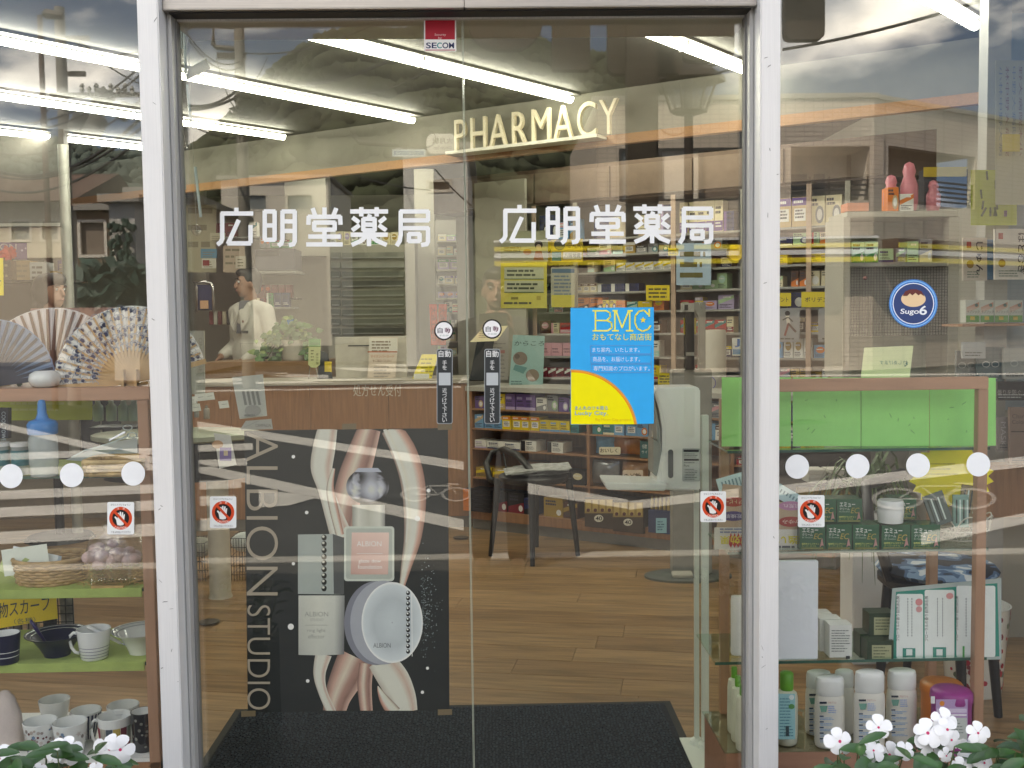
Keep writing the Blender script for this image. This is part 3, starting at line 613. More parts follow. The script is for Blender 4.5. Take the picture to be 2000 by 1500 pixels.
for x0, x1_, nm in ((XL, xl0+.01, 'window_pane'), (xr1-.01, XR, 'window_pane')):
    b = B(); b.box(((x0+x1_)/2, .004, 1.4), (x1_-x0, .008, 2.7)); b.build(nm, GL, front)
# safety dots
def dots(xs, ys, Y):
    for x, y in zip(xs, ys):
        c = Cv((0, Y, 0), (0, -1, 0)); c.done('safety_dot', parent=front, sheet=[(x+23.2*math.cos(2*PI*i/36), y+23.6*math.sin(2*PI*i/36)) for i in range(36)], col='#f6f8fa')
dots((21, 140, 260), (930, 928, 925), -.001); dots((1557, 1675, 1793, 1911), (911.5, 910.5, 909, 907), -.001)
# sliding doors
KANJI = [
 [[(110, 4), (110, 36)], [(24, 33), (204, 33)], [(27, 33), (27, 180), (20, 198), (2, 213)], [(122, 75), (62, 207)], [(62, 208), (192, 208)], [(193, 105), (193, 202)]],
 [[(14, 14), (14, 180)], [(14, 14), (72, 14)], [(72, 14), (72, 180)], [(14, 96), (72, 96)], [(14, 180), (72, 180)], [(118, 14), (118, 180), (112, 202), (98, 212)], [(118, 14), (190, 14)], [(190, 14), (190, 190), (182, 206), (160, 210)], [(118, 72), (190, 72)], [(118, 128), (190, 128)]],
 [[(106, 0), (106, 48)], [(38, 4), (52, 44)], [(174, 4), (158, 44)], [(14, 50), (198, 50)], [(14, 50), (12, 92)], [(198, 50), (200, 92)], [(46, 84), (166, 84)], [(46, 84), (46, 126)], [(166, 84), (166, 126)], [(46, 126), (166, 126)], [(106, 130), (106, 206)], [(16, 166), (196, 166)], [(4, 212), (208, 212)]],
 [[(2, 24), (214, 24)], [(62, 4), (62, 48)], [(152, 4), (152, 48)], [(112, 46), (104, 66)], [(74, 68), (140, 68)], [(74, 68), (74, 134)], [(140, 68), (140, 134)], [(74, 101), (140, 101)], [(74, 134), (140, 134)], [(14, 62), (46, 86)], [(12, 132), (48, 106)], [(200, 62), (170, 86)], [(204, 132), (168, 106)], [(4, 160), (212, 160)], [(107, 140), (107, 222)], [(94, 166), (60, 196), (10, 218)], [(120, 166), (154, 196), (206, 218)]],
 [[(28, 14), (188, 14)], [(188, 14), (188, 66)], [(28, 66), (188, 66)], [(28, 14), (28, 150), (22, 186), (6, 212)], [(44, 112), (188, 112)], [(188, 112), (188, 190), (180, 206), (152, 210)], [(76, 146), (138, 146)], [(76, 146), (76, 188)], [(138, 146), (138, 188)], [(76, 188), (138, 188)]]]
YD = .05
xa, xb = FA.px(332, 750, YD)[0]+.012, FA.px(914, 750, YD)[0]; xc = FA.px(1476, 750, YD)[0]
doors = []
for i, (x0, x1_, lb) in enumerate(((xa, xb-.0004, 'left glass sliding door with the dark cosmetics poster behind it'), (xb+.0004, xc, 'right glass sliding door with the blue and yellow notice on it'))):
    t = thing('sliding_door', lb, 'door', ((x0+x1_)/2, YD, 0), 'sliding doors'); doors.append(t)
    b = B(); b.box(((x0+x1_)/2, YD+.004, 1.125), (x1_-x0-.004, .008, 2.21)); b.build('glass_pane', GLT, t)
    e = x1_-.0011 if i == 0 else x0+.0011
    b = B(); b.box((e, YD+.004, 1.125), (.0016, .0092, 2.21)); b.build('glass_edge', mat('glass_edge_pale', (.33, .36, .28), .15, spec=.8), t)
    b = B(); b.box(((x0+x1_)/2, YD+.004, .02), (x1_-x0-.004, .03, .06)); b.build('bottom_rail', m_alu2, t)
    c = Cv((0, YD-.0006, 0), (0, -1, 0), lift=.00003); dx, dy = (0, 0) if i == 0 else (553, -5.5)
    for (gx, gy), strokes in zip(((1275, 1218), (1537, 1225), (1795, 1220), (2055, 1215), (2320, 1225)), KANJI):
        for st in strokes:
            q = [((gx+x)/3+dx, (gy+y)/3+dy) for x, y in st]
            for pa, pb in zip(q, q[1:]): c.line([pa, pb], 8.6, '#f3f4f4')
    c.done('shop_name_lettering', parent=t)
# floor of oak planks
m_floor = mat('floor_oak', (.30, .185, .095), .3, var=.34, vs_=3.2, stretch=(1.2, 14, 14), bump=.04, bs=14, coat=.15)
m_floor2 = mat('floor_oak_light', (.335, .21, .11), .3, var=.34, vs_=3.2, stretch=(1.2, 14, 14), bump=.04, bs=14, coat=.15)
m_floor3 = mat('floor_oak_dark', (.265, .16, .082), .3, var=.34, vs_=3.2, stretch=(1.2, 14, 14), bump=.04, bs=14, coat=.15)
b = B(); b.box((-1.15, 4.5, -.03), (7.6, 8.98, .03)); floor = tag(b.build('floor', mat('floor_gap', (.13, .085, .05), .8)), kind='structure')
fp = Frame((0, 0, 0), math.radians(11)); pm = []
for m in (m_floor, m_floor2, m_floor3):
    b = B(); b.box((0, 0, 0), (1.7985, .1793, .0145)); q = b.build('plank', m, None, (0, 0, 0), bevel=.001); pm.append(q.data); bpy.data.objects.remove(q)
fo = wl(floor); r2 = random.Random(3)
for j in range(-4, 36):
    off = r2.uniform(0, 1.8)
    for i in range(-3, 4):
        c = fp.wp(i*1.8+off-.9, .09+j*.18, -.0075)
        if not (-4.2 < c.x < 3.4 and .15 < c.y < 6.0): continue
        o = bpy.data.objects.new('plank', r2.choice(pm)); COL.objects.link(o); o.parent = floor; o.location = c-fo; o.rotation_euler = (0, 0, -fp.ang + (PI if r2.random() < .5 else 0))
# door mat
b = B(); z = .008; p = [H(x, y, z) for x, y in ((461, 1383), (1309, 1369))]; y1 = (p[0].y+p[1].y)/2
m_mat = mat('mat_pile', (.012, .017, .027), .95, var=.5, vs_=90, bump=.9, bs=160)
mt = thing('door_mat', 'charcoal ribbed door mat inside the sliding doors', 'mat', ((p[0].x+p[1].x)/2, .6, 0))
b.box(((p[0].x+p[1].x)/2, (y1+.12)/2, .004), (p[1].x-p[0].x-.05, y1-.17, .009)); b.build('pile', m_mat, mt)
b = B(); w0, w1 = p[0].x, p[1].x; b.box(((w0+w1)/2, y1-.012, .003), (w1-w0, .024, .006)); b.box((w0+.012, (y1+.1)/2, .003), (.024, y1-.15, .006)); b.box((w1-.012, (y1+.1)/2, .003), (.024, y1-.15, .006)); b.build('rubber_edge', mat('rubber', (.012, .012, .013), .7), mt)
b = B(); rb = random.Random(5); step = .0118; x = w0+.04
while x < w1-.04:
    yy = .12
    while yy < y1-.04:
        l = rb.uniform(.010, .026); b.box((x+rb.uniform(-.003, .003), yy+l/2, .0095+rb.uniform(0, .0012)), (.0065, l*.8, .004)); yy += l
    x += step
tag(b.build('ribs', mat('mat_rib', (.030, .040, .058), .95, var=.5, vs_=60, bump=.6, bs=200), mt), kind='stuff')
# ceiling tubes
m_tube = mat('tube_light', (.94, 1.0, .98), .4, var=0, emit=TUBE_POWER); m_fix = mat('fixture_white', (.16, .157, .145), .6)
def tube(x0, y0, x1, y1, label, z=2.755):
    a, c = H(x0, y0, z), H(x1, y1, z); d = (c-a).normalized(); ang = -math.atan2(d.y, d.x); f = Frame(((a.x+c.x)/2, (a.y+c.y)/2, 0), ang); L_ = (c-a).length; a0 = -L_/2
    t = thing('ceiling_light', label, 'light', (f.o.x, f.o.y, 2.82), 'rows of ceiling tube lights')
    b = B(); b.fbox(f, a0-.06, L_/2+.06, -.03, .03, 2.804, 2.818); b.build('base_plate', m_fix, t)
    n = max(1, round(L_/1.25))
    for i in range(n):
        s0, s1 = -L_/2+L_*i/n+.008, -L_/2+L_*(i+1)/n-.008
        b = B(); prof = [f.wp(s0, .026*math.cos(q), z+.026-.032*math.sin(q)) for q in [PI*k/8 for k in range(9)]]; b.prism(prof, f.u*(s1-s0)); b.build('tube', m_tube, t, smooth=60)
        b = B(); b.fbox(f, s0-.008, s0-.001, -.027, .027, z-.007, z+.045); b.build('tube_cap', m_fix, t)
tube(400, 26, 1116, 200, 'long ceiling tube light running to the PHARMACY letters, crossing the door joint')
tube(-120, 62, 808, 240, 'tube light from the left window into the door, highest of the three there')
tube(-120, 176, 556, 272, 'middle ceiling tube light of the three crossing the left post')
tube(-140, 246, 345, 299, 'lowest ceiling tube light in the left window, ending just past the post')
tube(1060, -8, 1530, 172, 'ceiling tube light ending behind the right post above the lantern')
tube(1690, -64, 1905, 58, 'short steep ceiling tube light in the right window')
for ta, sa, sb, nm in ((1.2, -2.6, -.6, 'near the drug cabinet'), (.5, .3, 1.9, 'above the medicine shelves')):  # unseen tubes added to brighten the dispensary behind the ledge
    pa, pb_ = FC.wp(sa, ta, 2.77), FC.wp(sb, ta, 2.77); f = Frame((0, 0, 0), FC.ang); t = thing('ceiling_light', f'added fill light tube, unseen behind the wooden ledge, {nm}', 'light', ((pa+pb_)/2), 'added unseen tube lights behind the ledge')
    b = B(); b.box((pa+pb_)/2+Vector((0, 0, .04)), (sb-sa, .3, .015), FC); b.build('base_plate', m_fix, t); b = B(); b.tube([pa, pb_], .028, 10); b.build('tube', m_tube, t, smooth=50)
# PHARMACY fascia over the dispensing opening, in the turned frame
a0 = FC.px(-200, 400, 0)[0]; a1 = 3.3; zb = FC.px(1390, 262, 0)[1]
b = B(); b.fbox(FC, a0, a1, .02, .14, zb+.06, 2.83); tag(b.build('interior_wall', mat('fascia_wall', (.25, .24, .20), .7, var=.03)), kind='structure')
t = thing('pharmacy_sign', 'raised cream PHARMACY letters standing on a lit wooden ledge', 'sign', FC.wp(.8, 0, zb))
b = B(); b.fbox(FC, a0, a1, -.03, .02, zb-.002, zb+.056); b.build('ledge', mat('ledge_wood', (.42, .22, .10), .45, var=.1, stretch=(1, 10, 10)), t)
b = B(); s0 = FC.px(880, 300, -.1)[0]; s1 = FC.px(1175, 280, -.1)[0]; b.fbox(FC, s0, s1, -.16, -.03, zb+.03, zb+.05); b.build('shelf_board', mat('ledge_white', (.8, .77, .68), .5), t)
m_let = mat('letter_cream', (.78, .70, .52), .4)
sx0, zz = FC.px(884, 305, -.09); sx1 = FC.px(1206, 262, -.09)[0]; body = 'PHARMACY'; hh = .222; cum = sx0
tot = sum(tmesh(c, -.004)[3] for c in body) + .11*7
for ch in body:
    vs, fs, q0, q1, r0, r1 = tmesh(ch, -.004); k = (sx1-sx0)/tot; kz = hh/.72; b = B(); off = cum-q0*k*0
    front_v = [FC.wp(off+v[0]*k, -.09, zb+.052+v[1]*kz) for v in vs]; back_v = [p + FC.w*.03 for p in front_v]; n = len(vs)
    edges = {}
    for f in fs:
        for i in range(len(f)):
            e = (f[i], f[(i+1) % len(f)]); edges[tuple(sorted(e))] = edges.get(tuple(sorted(e)), 0)+1
    b.add(front_v+back_v, list(fs) + [tuple(i+n for i in f)[::-1] for f in fs] + [(e[0], e[1], e[1]+n, e[0]+n) for e, q in edges.items() if q == 1])
    b.build('letter', m_let, t); cum += (q1+.11)*k

# scuffs and nicks on the posts, as small marks of worn metal
rk = random.Random(31); nick = mat('worn_metal', (.30, .29, .28), .5, .3)
for x0, x1_ in ((xl0, xl1), (xr0, xr1)):
    b = B()
    for i in range(11):
        x, z, l, w_ = rk.uniform(x0+.006, x1_-.006), rk.uniform(.35, 2.2), rk.uniform(.001, .009), rk.uniform(.0004, .0012); a = rk.uniform(0, PI); d = Vector((math.cos(a), 0, math.sin(a))); e = Vector((-math.sin(a), 0, math.cos(a))); p = Vector((x, -.0603, z)); b.add([p-d*l-e*w_, p+d*l*.6-e*w_*1.3, p+d*l, p-d*l*.3+e*w_], [(0, 1, 2, 3)])
    tag(b.build('scuff_marks', nick, front), kind='stuff')
# ================================================================== posters and stickers on the glass
YF = YD-.0008
# dark cosmetics poster taped behind the left door
c = Cv((0, YD+.0096, 0), (0, -1, 0), lift=.00006); BK = '#2c3035'
def strip(rows): c.grad(rows)
w1, w2, p1, p2, p3 = '#f0eeec', '#d9d6d4', '#d8bdb6', '#b88f88', '#8f6a66'
RB = ['#77605c', '#d9c3bd', '#f7f3f1', '#efe6e3', '#c39c93', '#8f6b65']; RD = ['#6f5654', '#b5918b', '#dcc2bb', '#a5827d', '#80625f', '#c9aaa4']; RW = ['#a9a19e', '#f4f2f0', '#ffffff', '#dcd3d0', '#b99f99', '#e9e2df']
c.ribbon([(722, 836, 22), (706, 885, 27), (690, 935, 30), (674, 990, 26), (668, 1050, 18)], RD)
c.ribbon([(640, 836, 19), (633, 875, 22), (628, 915, 21), (636, 955, 15), (650, 1000, 17), (668, 1050, 22)], RW)
c.ribbon([(652, 915, 3), (645, 950, 7), (650, 985, 9), (664, 1045, 8)], RB)
c.ribbon([(763, 836, 20), (788, 880, 24), (804, 930, 24), (810, 985, 22), (806, 1050, 17), (795, 1100, 11), (784, 1150, 5)], RB)
c.ribbon([(752, 838, 4), (775, 890, 5), (790, 940, 4), (797, 1000, 3), (794, 1060, 2)], ['#ffffff', '#f4eeec', '#d9c0b8'])
c.ribbon([(696, 1284, 36), (676, 1325, 32), (660, 1360, 26), (652, 1392, 22)], RD)
c.ribbon([(632, 1278, 16), (624, 1315, 12), (630, 1350, 9), (648, 1392, 9)], RW)
c.ribbon([(716, 1296, 14), (712, 1340, 14), (716, 1392, 12)], RD)
c.ribbon([(742, 1288, 26), (768, 1325, 30), (786, 1360, 26), (796, 1392, 20)], RW)
c.ribbon([(770, 1392, 14), (752, 1368, 10), (742, 1350, 5), (738, 1340, 1)], RB)
# spray of powder on the right of the compact
rp = random.Random(2); c.k += 1
for i in range(260):
    r = abs(rp.gauss(0, 22)); a = rp.uniform(-1.1, 1.1); x, y = 822+r*math.cos(a)*.8, 1190+rp.gauss(0, 44); q = rp.uniform(.5, 1.6)
    if x < 874: c.poly([(x-q, y), (x, y-q), (x+q, y), (x, y+q)], ('#67727c', '#8b96a0', '#50585f')[i % 3], False)
# three products
c.poly([(582, 1044), (652, 1043), (670, 1050), (672, 1161), (582, 1160)], '#9ea6ab'); c.poly([(650, 1043), (671, 1050), (672, 1161), (652, 1160)], '#4e5157')
c.grad([[((583, 1163), '#b9bbbd'), ((620, 1163), '#c9cbcc'), ((653, 1163), '#c4c6c8'), ((673, 1163), '#7c7e86')], [((583, 1279), '#a9abae'), ((620, 1280), '#bcbec0'), ((653, 1279), '#b2b4b8'), ((672, 1278), '#65666f')]])
c.k += 1
for i in range(9): y = 1050+i*12.4; c.ell(633, y, 5.2, 6, '#111214', 12, up=False)
c.k += 1
for i in range(9): y = 1048+i*12.4; c.ell(631.5, y, 2.6, 2.6, '#c9cdd2', 8, up=False)
c.text('ALBION', 595, 1204, 9, '#8b8d90', 46, bold=-.004); c.text('STUDIO', 606, 1213, 5, '#9a9c9f', 26); c.text('ring light', 600, 1236, 8, '#8b8d90', 36); c.text('effector', 602, 1247, 8, '#8b8d90', 32)
c.line([(596, 1221), (640, 1221)], .8, '#8b8d90')
def sph(nx, ny):
    r = math.hypot(nx, ny); base = .42+.30*math.sin(nx*5.2+.6)*(1-.4*r)+.22*math.cos(ny*4.1-.8); 
    if abs(nx+.55) < .14 and abs(ny) < .7: base += .45
    if abs(nx-.62) < .10 and abs(ny) < .6: base += .35
    if r > .86: base -= .28
    base = max(.03, min(1, base)); return (base*.60, base*.62, base*.80)
c.grad([[((718+42*rr0*math.cos(2*PI*j/40), 950+35*rr0*math.sin(2*PI*j/40)), sph(rr0*math.cos(2*PI*j/40), rr0*math.sin(2*PI*j/40))) for j in range(41)] for rr0 in (.01, .15, .3, .45, .6, .72, .82, .9, 1.0)])
c.poly([(700, 914), (738, 914), (746, 922), (692, 922)], '#a9aec6')
c.grad([[((688, 986), '#8e8e8c'), ((700, 986), '#e9e9e6'), ((720, 986), '#a9a9a6'), ((742, 986), '#efefec'), ((752, 986), '#87878a')], [((688, 1028), '#8e8e8c'), ((700, 1028), '#f0f0ed'), ((720, 1028), '#b5b5b2'), ((742, 1028), '#eeeeeb'), ((752, 1028), '#7d7d80')]])
c.poly(rr(672, 1028, 770, 1135, 6), '#c3c9ca'); c.poly(rr(676, 1032, 766, 1131, 5), '#aab0b1')
c.grad([[((687, 1040), '#c2a79f'), ((760, 1040), '#c9b0a8')], [((685, 1122), '#a8877f'), ((758, 1122), '#b4968e')]])
c.text('ALBION', 697, 1067, 10, '#e8e4e0', 48, bold=-.004); c.line([(697, 1081), (747, 1081)], .8, '#e0dcd8'); c.text('glaze dew', 700, 1101, 9, '#f0ece8', 44); c.text('foundation', 699, 1111, 8, '#f0ece8', 47)
c.poly([(735+64*math.cos(a)*.98, 1217+82*math.sin(a)) for a in [2*PI*i/48 for i in range(48)]], '#6b6d78'); c.poly([(748+64*math.cos(a), 1216+82*math.sin(a)) for a in [2*PI*i/48 for i in range(48)]], '#8a8d96')
c.grad([[((766+60*math.cos(a)*q, 1216+79*math.sin(a)*q), col) for a in [2*PI*i/40 for i in range(41)]] for q, col in ((.02, '#a5adb2'), (.6, '#9aa1a7'), (.93, '#aeb5ba'), (1, '#c9ced1'))])
c.k += 1
for i in range(12): c.ell(797, 1158+i*10.4, 4, 4.6, '#1a1b1e', 10, up=False)
c.k += 1
for i in range(12): c.ell(796, 1156.5+i*10.4, 1.8, 1.8, '#c5cad0', 8, up=False)
c.line([(804, 1155), (805, 1282)], 1.2, '#d8dcdf'); c.text('ALBION', 729, 1265, 9, '#55585c', 34)
c.k += 1
for x, y, r in ((573, 892, 3.5), (599, 1001, 3.5), (573, 1101, 3.2), (568, 1224, 6), (601, 1330, 3.5), (837, 958, 3.8), (815, 1013, 5.5), (835, 1305, 3), (825, 1352, 3.2)): c.ell(x, y, r, r, '#d5d5d3', 14, up=False)
c.k += 1
c.text('ALBION', 481, 843, 62, '#8d8478', 320, bold=-.012, rot=90, up=False); c.text('STUDIO', 483, 1182, 45, '#8d8478', 204, bold=-.010, rot=90, up=False)
c.b.c = [tuple(min(.88, v*1.5) for v in q) for q in c.b.c]
c.done('cosmetics_poster', 'tall dark cosmetics poster with pink ribbons and bottles, taped inside the left door', 'poster', sheet=[(484, 1391), (878, 1387), (875, 836), (477, 841)], col=BK)
for i, (x, y) in enumerate(((681, 833), (868, 834), (484, 1394), (868, 1391))):
    c = Cv((0, YD+.0088, 0), (0, -1, 0)); tag(c.done('clear_tape', sheet=[(x-13, y-5), (x+15, y-6), (x+15, y+5), (x-13, y+6)], col='#8a7a66'), 'scrap of clear tape at the '+('top middle edge', 'top corner near the door joint', 'bottom corner by the STUDIO lettering', 'bottom corner near the door joint')[i]+' of the dark poster', 'tape', 'tape on the poster')
# blue and yellow notice outside on the right door
c = Cv((0, YF, 0), (0, -1, 0), lift=.00006); BL, YE = '#12aef2', '#fbee00'
def arcpts(r, cx=1118, cy_=850):
    a0 = -math.acos(max(-1, min(1, (1115.2-cx)/r))); a1 = -math.asin((cy_-828.6)/r); return [(cx+r*math.cos(a0+(a1-a0)*i/30), cy_+r*math.sin(a0+(a1-a0)*i/30)) for i in range(31)]
c.poly(arcpts(128.5)+[(1115.2, 828.6)], '#c9a36a'); c.poly(arcpts(126.5)+[(1115.2, 828.6)], '#f39a1e'); c.poly(arcpts(122.5)+[(1115.2, 828.6)], YE)
sl = '#f3ee62'
def seg(*p): c.line(list(p), 3.1, sl)
seg((1158, 607), (1184, 607)); seg((1163, 607), (1163, 646)); seg((1158, 646), (1186, 646)); seg((1163, 626), (1184, 626)); seg((1184, 607), (1191, 611), (1192, 619), (1185, 626)); seg((1185, 626), (1194, 630), (1195, 640), (1187, 646))
seg((1197, 607), (1206, 607)); seg((1201, 607), (1201, 646)); seg((1196, 646), (1208, 646)); seg((1203, 607), (1215, 640)); seg((1215, 640), (1228, 607)); seg((1226, 607), (1235, 607)); seg((1230, 607), (1230, 646)); seg((1223, 646), (1236, 646))
seg((1268, 604), (1268, 618)); seg((1266, 614), (1258, 606), (1248, 608), (1241, 617), (1240, 630), (1245, 642), (1255, 647), (1266, 643), (1271, 636))
c.poly([(1256+(6.5 if i % 2 == 0 else 2.8)*math.sin(PI*i/5), 625-(6.5 if i % 2 == 0 else 2.8)*math.cos(PI*i/5)) for i in range(10)], '#f7df3c')
c.text('おもてなし商店街', 1157, 665, 14, sl, 116, bold=.004)
for i, s_ in enumerate(('まち案内、いたします。', '商品を、お届けします。', '専門知識のプロがいます。')):
    y = 675+18.2*i; x0 = 1153+i; c.k += 1
    for q in ([(x0, y), (1272, y)], [(1272, y), (1272, y+16)], [(1272, y+16), (x0, y+16)], [(x0, y+16), (x0, y)]): c.line(q, 1.2, '#5aa0d8', False)
    c.text(s_, 1157+i, y+13, 9.5, '#dff2ff', (92, 92, 110)[i])
c.text('まん丸のツキ宿る', 1123, 801, 8, '#4b8fd0', 64); c.text('Lucky City.', 1123, 813, 10, '#58a0d8', 64); c.text('Big Moon City project', 1163, 823, 6, '#e4c020', 70)
c.done('notice', 'bright blue and yellow notice with a rising moon, stuck outside on the right door', 'poster', sheet=[(1114.6, 829.3), (1277, 827.5), (1277, 600), (1114.3, 601.5)], col=BL)
# security sticker
c = Cv((0, YF, 0), (0, -1, 0), lift=.00006); c.rect(830.5, 38, 888.5, 77, '#b3122d'); c.text('Security', 849, 71, 5.5, '#e9c8c8', 22); c.text('by', 856, 77, 5, '#e9c8c8', 7)
c.text('SE', 832, 94.5, 11.5, '#1d2c5c', 21, bold=.02); c.text('C', 853.5, 94.5, 11.5, '#1c8f8f', 9.5, bold=.02); c.text('OM', 864, 94.5, 11.5, '#1d2c5c', 23, bold=.02); c.rect(831, 97, 889, 98.6, '#b3122d')
c.done('security_sticker', 'small red and white security sticker at the top beside the door joint', 'sticker', sheet=rr(828, 35.5, 891, 100, 1.5)[::-1], col='#f2f0ee')
# push stickers and hand sensors
for x, y, bx, lb in ((867, 645.5, 868.5, 'left'), (961, 642.5, 961.5, 'right')):
    c = Cv((0, YF, 0), (0, -1, 0), lift=.00006); c.ell(x, y, 16.2, 16.2, '#f4f2f2'); c.text('自', x-12.5, y+5.5, 11, '#2c2333', 10, bold=.008); c.text('動', x+1.5, y+5.5, 11, '#6b2f4c', 11, bold=.006); c.text('手前側', x-9, y+11.5, 3.4, '#9fb0a8', 18)
    c.done('round_door_sticker', f'round white sticker with a black rim on the {lb} door, above the grey hand label', 'sticker', 'automatic door stickers', sheet=[(x+19*math.cos(2*PI*i/36), y+19.2*math.sin(2*PI*i/36)) for i in range(36)], col='#151214')
    c = Cv((0, YF, 0), (0, -1, 0), lift=.00006); x0, x1_ = bx-15.5, bx+15.5
    c.poly(rr(x0+.8, 682.6, x1_-.8, 827.2, 4), '#55595b'); c.poly(rr(x0+2.2, 684, x1_-2.2, 825.8, 3), '#2d3133'); c.text('自動', bx-11.8, 697.5, 13, '#f0f0ee', 24, bold=.004)
    c.vtext('手を', bx-4.5, 704, 8.8, 9.6, '#e8e8e6'); c.rect(bx-11.5, 728, bx+11.5, 752.5, '#b9bec0'); c.vtext('近づけて下さい', bx-4.5, 758, 8.8, 9.6, '#e8e8e6')
    c.done('hand_label', f'upright dark grey label with a pale square on the {lb} door, beside the joint', 'sticker', 'automatic door labels', sheet=rr(x0, 681.5, x1_, 828, 4.5), col='#aab0b2')
# caution stickers
def caution(x0, y0, Y, lb, w_=51.5, h_=62):
    c = Cv((0, Y, 0), (0, -1, 0), lift=.00006); s = w_/51.5; X = lambda q: x0+q*s; Yy = lambda q: y0+q*s
    c.text('ひらくドアにちゅうい', X(7), Yy(7.5), 4.2*s, '#222222', 37*s); c.ell(X(25.7), Yy(31), 22*s, 22*s, '#d9481f'); c.ell(X(25.7), Yy(31), 16.2*s, 16.2*s, '#120d0c')
    H_ = [(19, 44), (17, 34), (13.5, 29), (15.5, 27.2), (20, 32), (20.2, 21), (22.6, 20.6), (23.4, 28), (24, 18.6), (26.4, 18.6), (26.9, 28), (28.2, 19.4), (30.5, 19.8), (30.2, 29), (32, 23.2), (33.8, 23.8), (32.6, 34), (31, 44), (25, 45.2)]
    c.k += 1; fan = [(25.5, 36)]+H_+[H_[0]]
    for i in range(1, len(fan)-1): c.poly([(X(fan[0][0]), Yy(fan[0][1])), (X(fan[i][0]), Yy(fan[i][1])), (X(fan[i+1][0]), Yy(fan[i+1][1]))], '#f4f2f0', False)
    c.line([(X(12.5), Yy(17)), (X(39.5), Yy(45.5))], 5*s, '#d9481f'); c.text('CAUTION', X(13.5), Yy(51.5), 4.4*s, '#f6e4dc', 24.5*s, bold=.012); c.text('注　意', X(18), Yy(14.2), 4*s, '#f6e4dc', 16*s)
    c.text('てをふれないでください', X(7), Yy(59.6), 4.2*s, '#222222', 38*s)
    c.done('caution_sticker', lb, 'sticker', 'hand caution stickers', sheet=rr(x0, y0, x0+w_, y0+h_*s, 3), col='#eef0ef')
caution(209.5, 980.5, -.0012, 'white hand caution sticker on the left window pane, over the basket shelf', 52.5)
caution(410, 969.5, YF, 'white hand caution sticker on the left door beside the dark poster')
caution(1368, 959.5, YF, 'white hand caution sticker on the right door beside the dispenser stand', 50)
caution(1558.5, 967, -.0012, 'white hand caution sticker on the right window pane, over green cream boxes', 52)
# round blue emblem on the right window
c = Cv((0, -.0012, 0), (0, -1, 0), lift=.00006); c.ring(1784, 593, 43.2, 45.2, '#8cc4f2'); c.ell(1784, 593, 40.5, 40.5, '#f2f4f8'); c.ell(1784, 593, 38.8, 38.8, '#2f4478')
c.ell(1784, 584, 24, 15.5, '#f0cfa4'); c.poly([(1763, 578), (1768, 569), (1778, 565), (1790, 565), (1800, 569), (1806, 579), (1798, 574), (1794, 577), (1788, 572), (1782, 577), (1777, 573), (1772, 578)], '#6a2f2c')
c.text('Sugo', 1758, 616, 13, '#f4f6fa', 36, bold=.014, slant=.12); c.text('6', 1795, 615, 18, '#f4f6fa', 15, bold=.02, slant=.08)
for i in range(40): a = 2*PI*i/40; c.line([(1784+42*math.cos(a), 593+42*math.sin(a)), (1784+42*math.cos(a+.1), 593+42*math.sin(a+.1))], 1.2, '#2f66b4', i == 0)
c.done('round_emblem_sticker', 'round blue sticker with a small face emblem on the right window', 'sticker', sheet=[(1784+47.5*math.cos(2*PI*i/48), 593+47.5*math.sin(2*PI*i/48)) for i in range(48)], col='#3f86d6')
# yellow edge of a notice at the left border
c = Cv((0, .03, 0), (0, -1, 0)); c.lines(-50, 520, 3, 5, 9, 3, '#b8a820'); c.done('yellow_notice', 'bright yellow notice cut off by the edge of the left window', 'poster', sheet=[(-60, 577), (7, 577), (6, 504), (-60, 503)], col='#f2d818')
# ================================================================== helpers for goods
LABELS = {}
def uniq(lb):
    LABELS[lb] = LABELS.get(lb, 0)+1
    return lb if LABELS[lb] == 1 else None
m_white = mat('white_plastic', (.80, .80, .78), .35, var=.03); m_black = mat('black_plastic', (.014, .014, .016), .4, var=.2); m_cer = mat('glazed_white', (.78, .79, .77), .12, var=.03, coat=.4)
m_navy = mat('glazed_navy', (.008, .010, .04), .35); m_gcloth = mat('green_cloth', (.37, .46, .13), .85, var=.12, vs_=20, bump=.3, bs=300); m_gcard = mat('green_card', (.20, .60, .16), .6, var=.04, vs_=4)
m_straw = mat('straw', (.50, .33, .13), .7, var=.3, vs_=30); m_wick = mat('wicker', (.45, .30, .14), .65, var=.25, vs_=30); m_film = glass_mat('clear_film', .10, (.93, .94, .94), .8, .12)
m_wire_w = mat('white_wire', (.66, .64, .54), .5); m_blk_wire = mat('black_wire', (.02, .02, .02), .5); m_steel = mat('polished_steel', (.6, .6, .6), .18, 1)
class Ink:
    pass
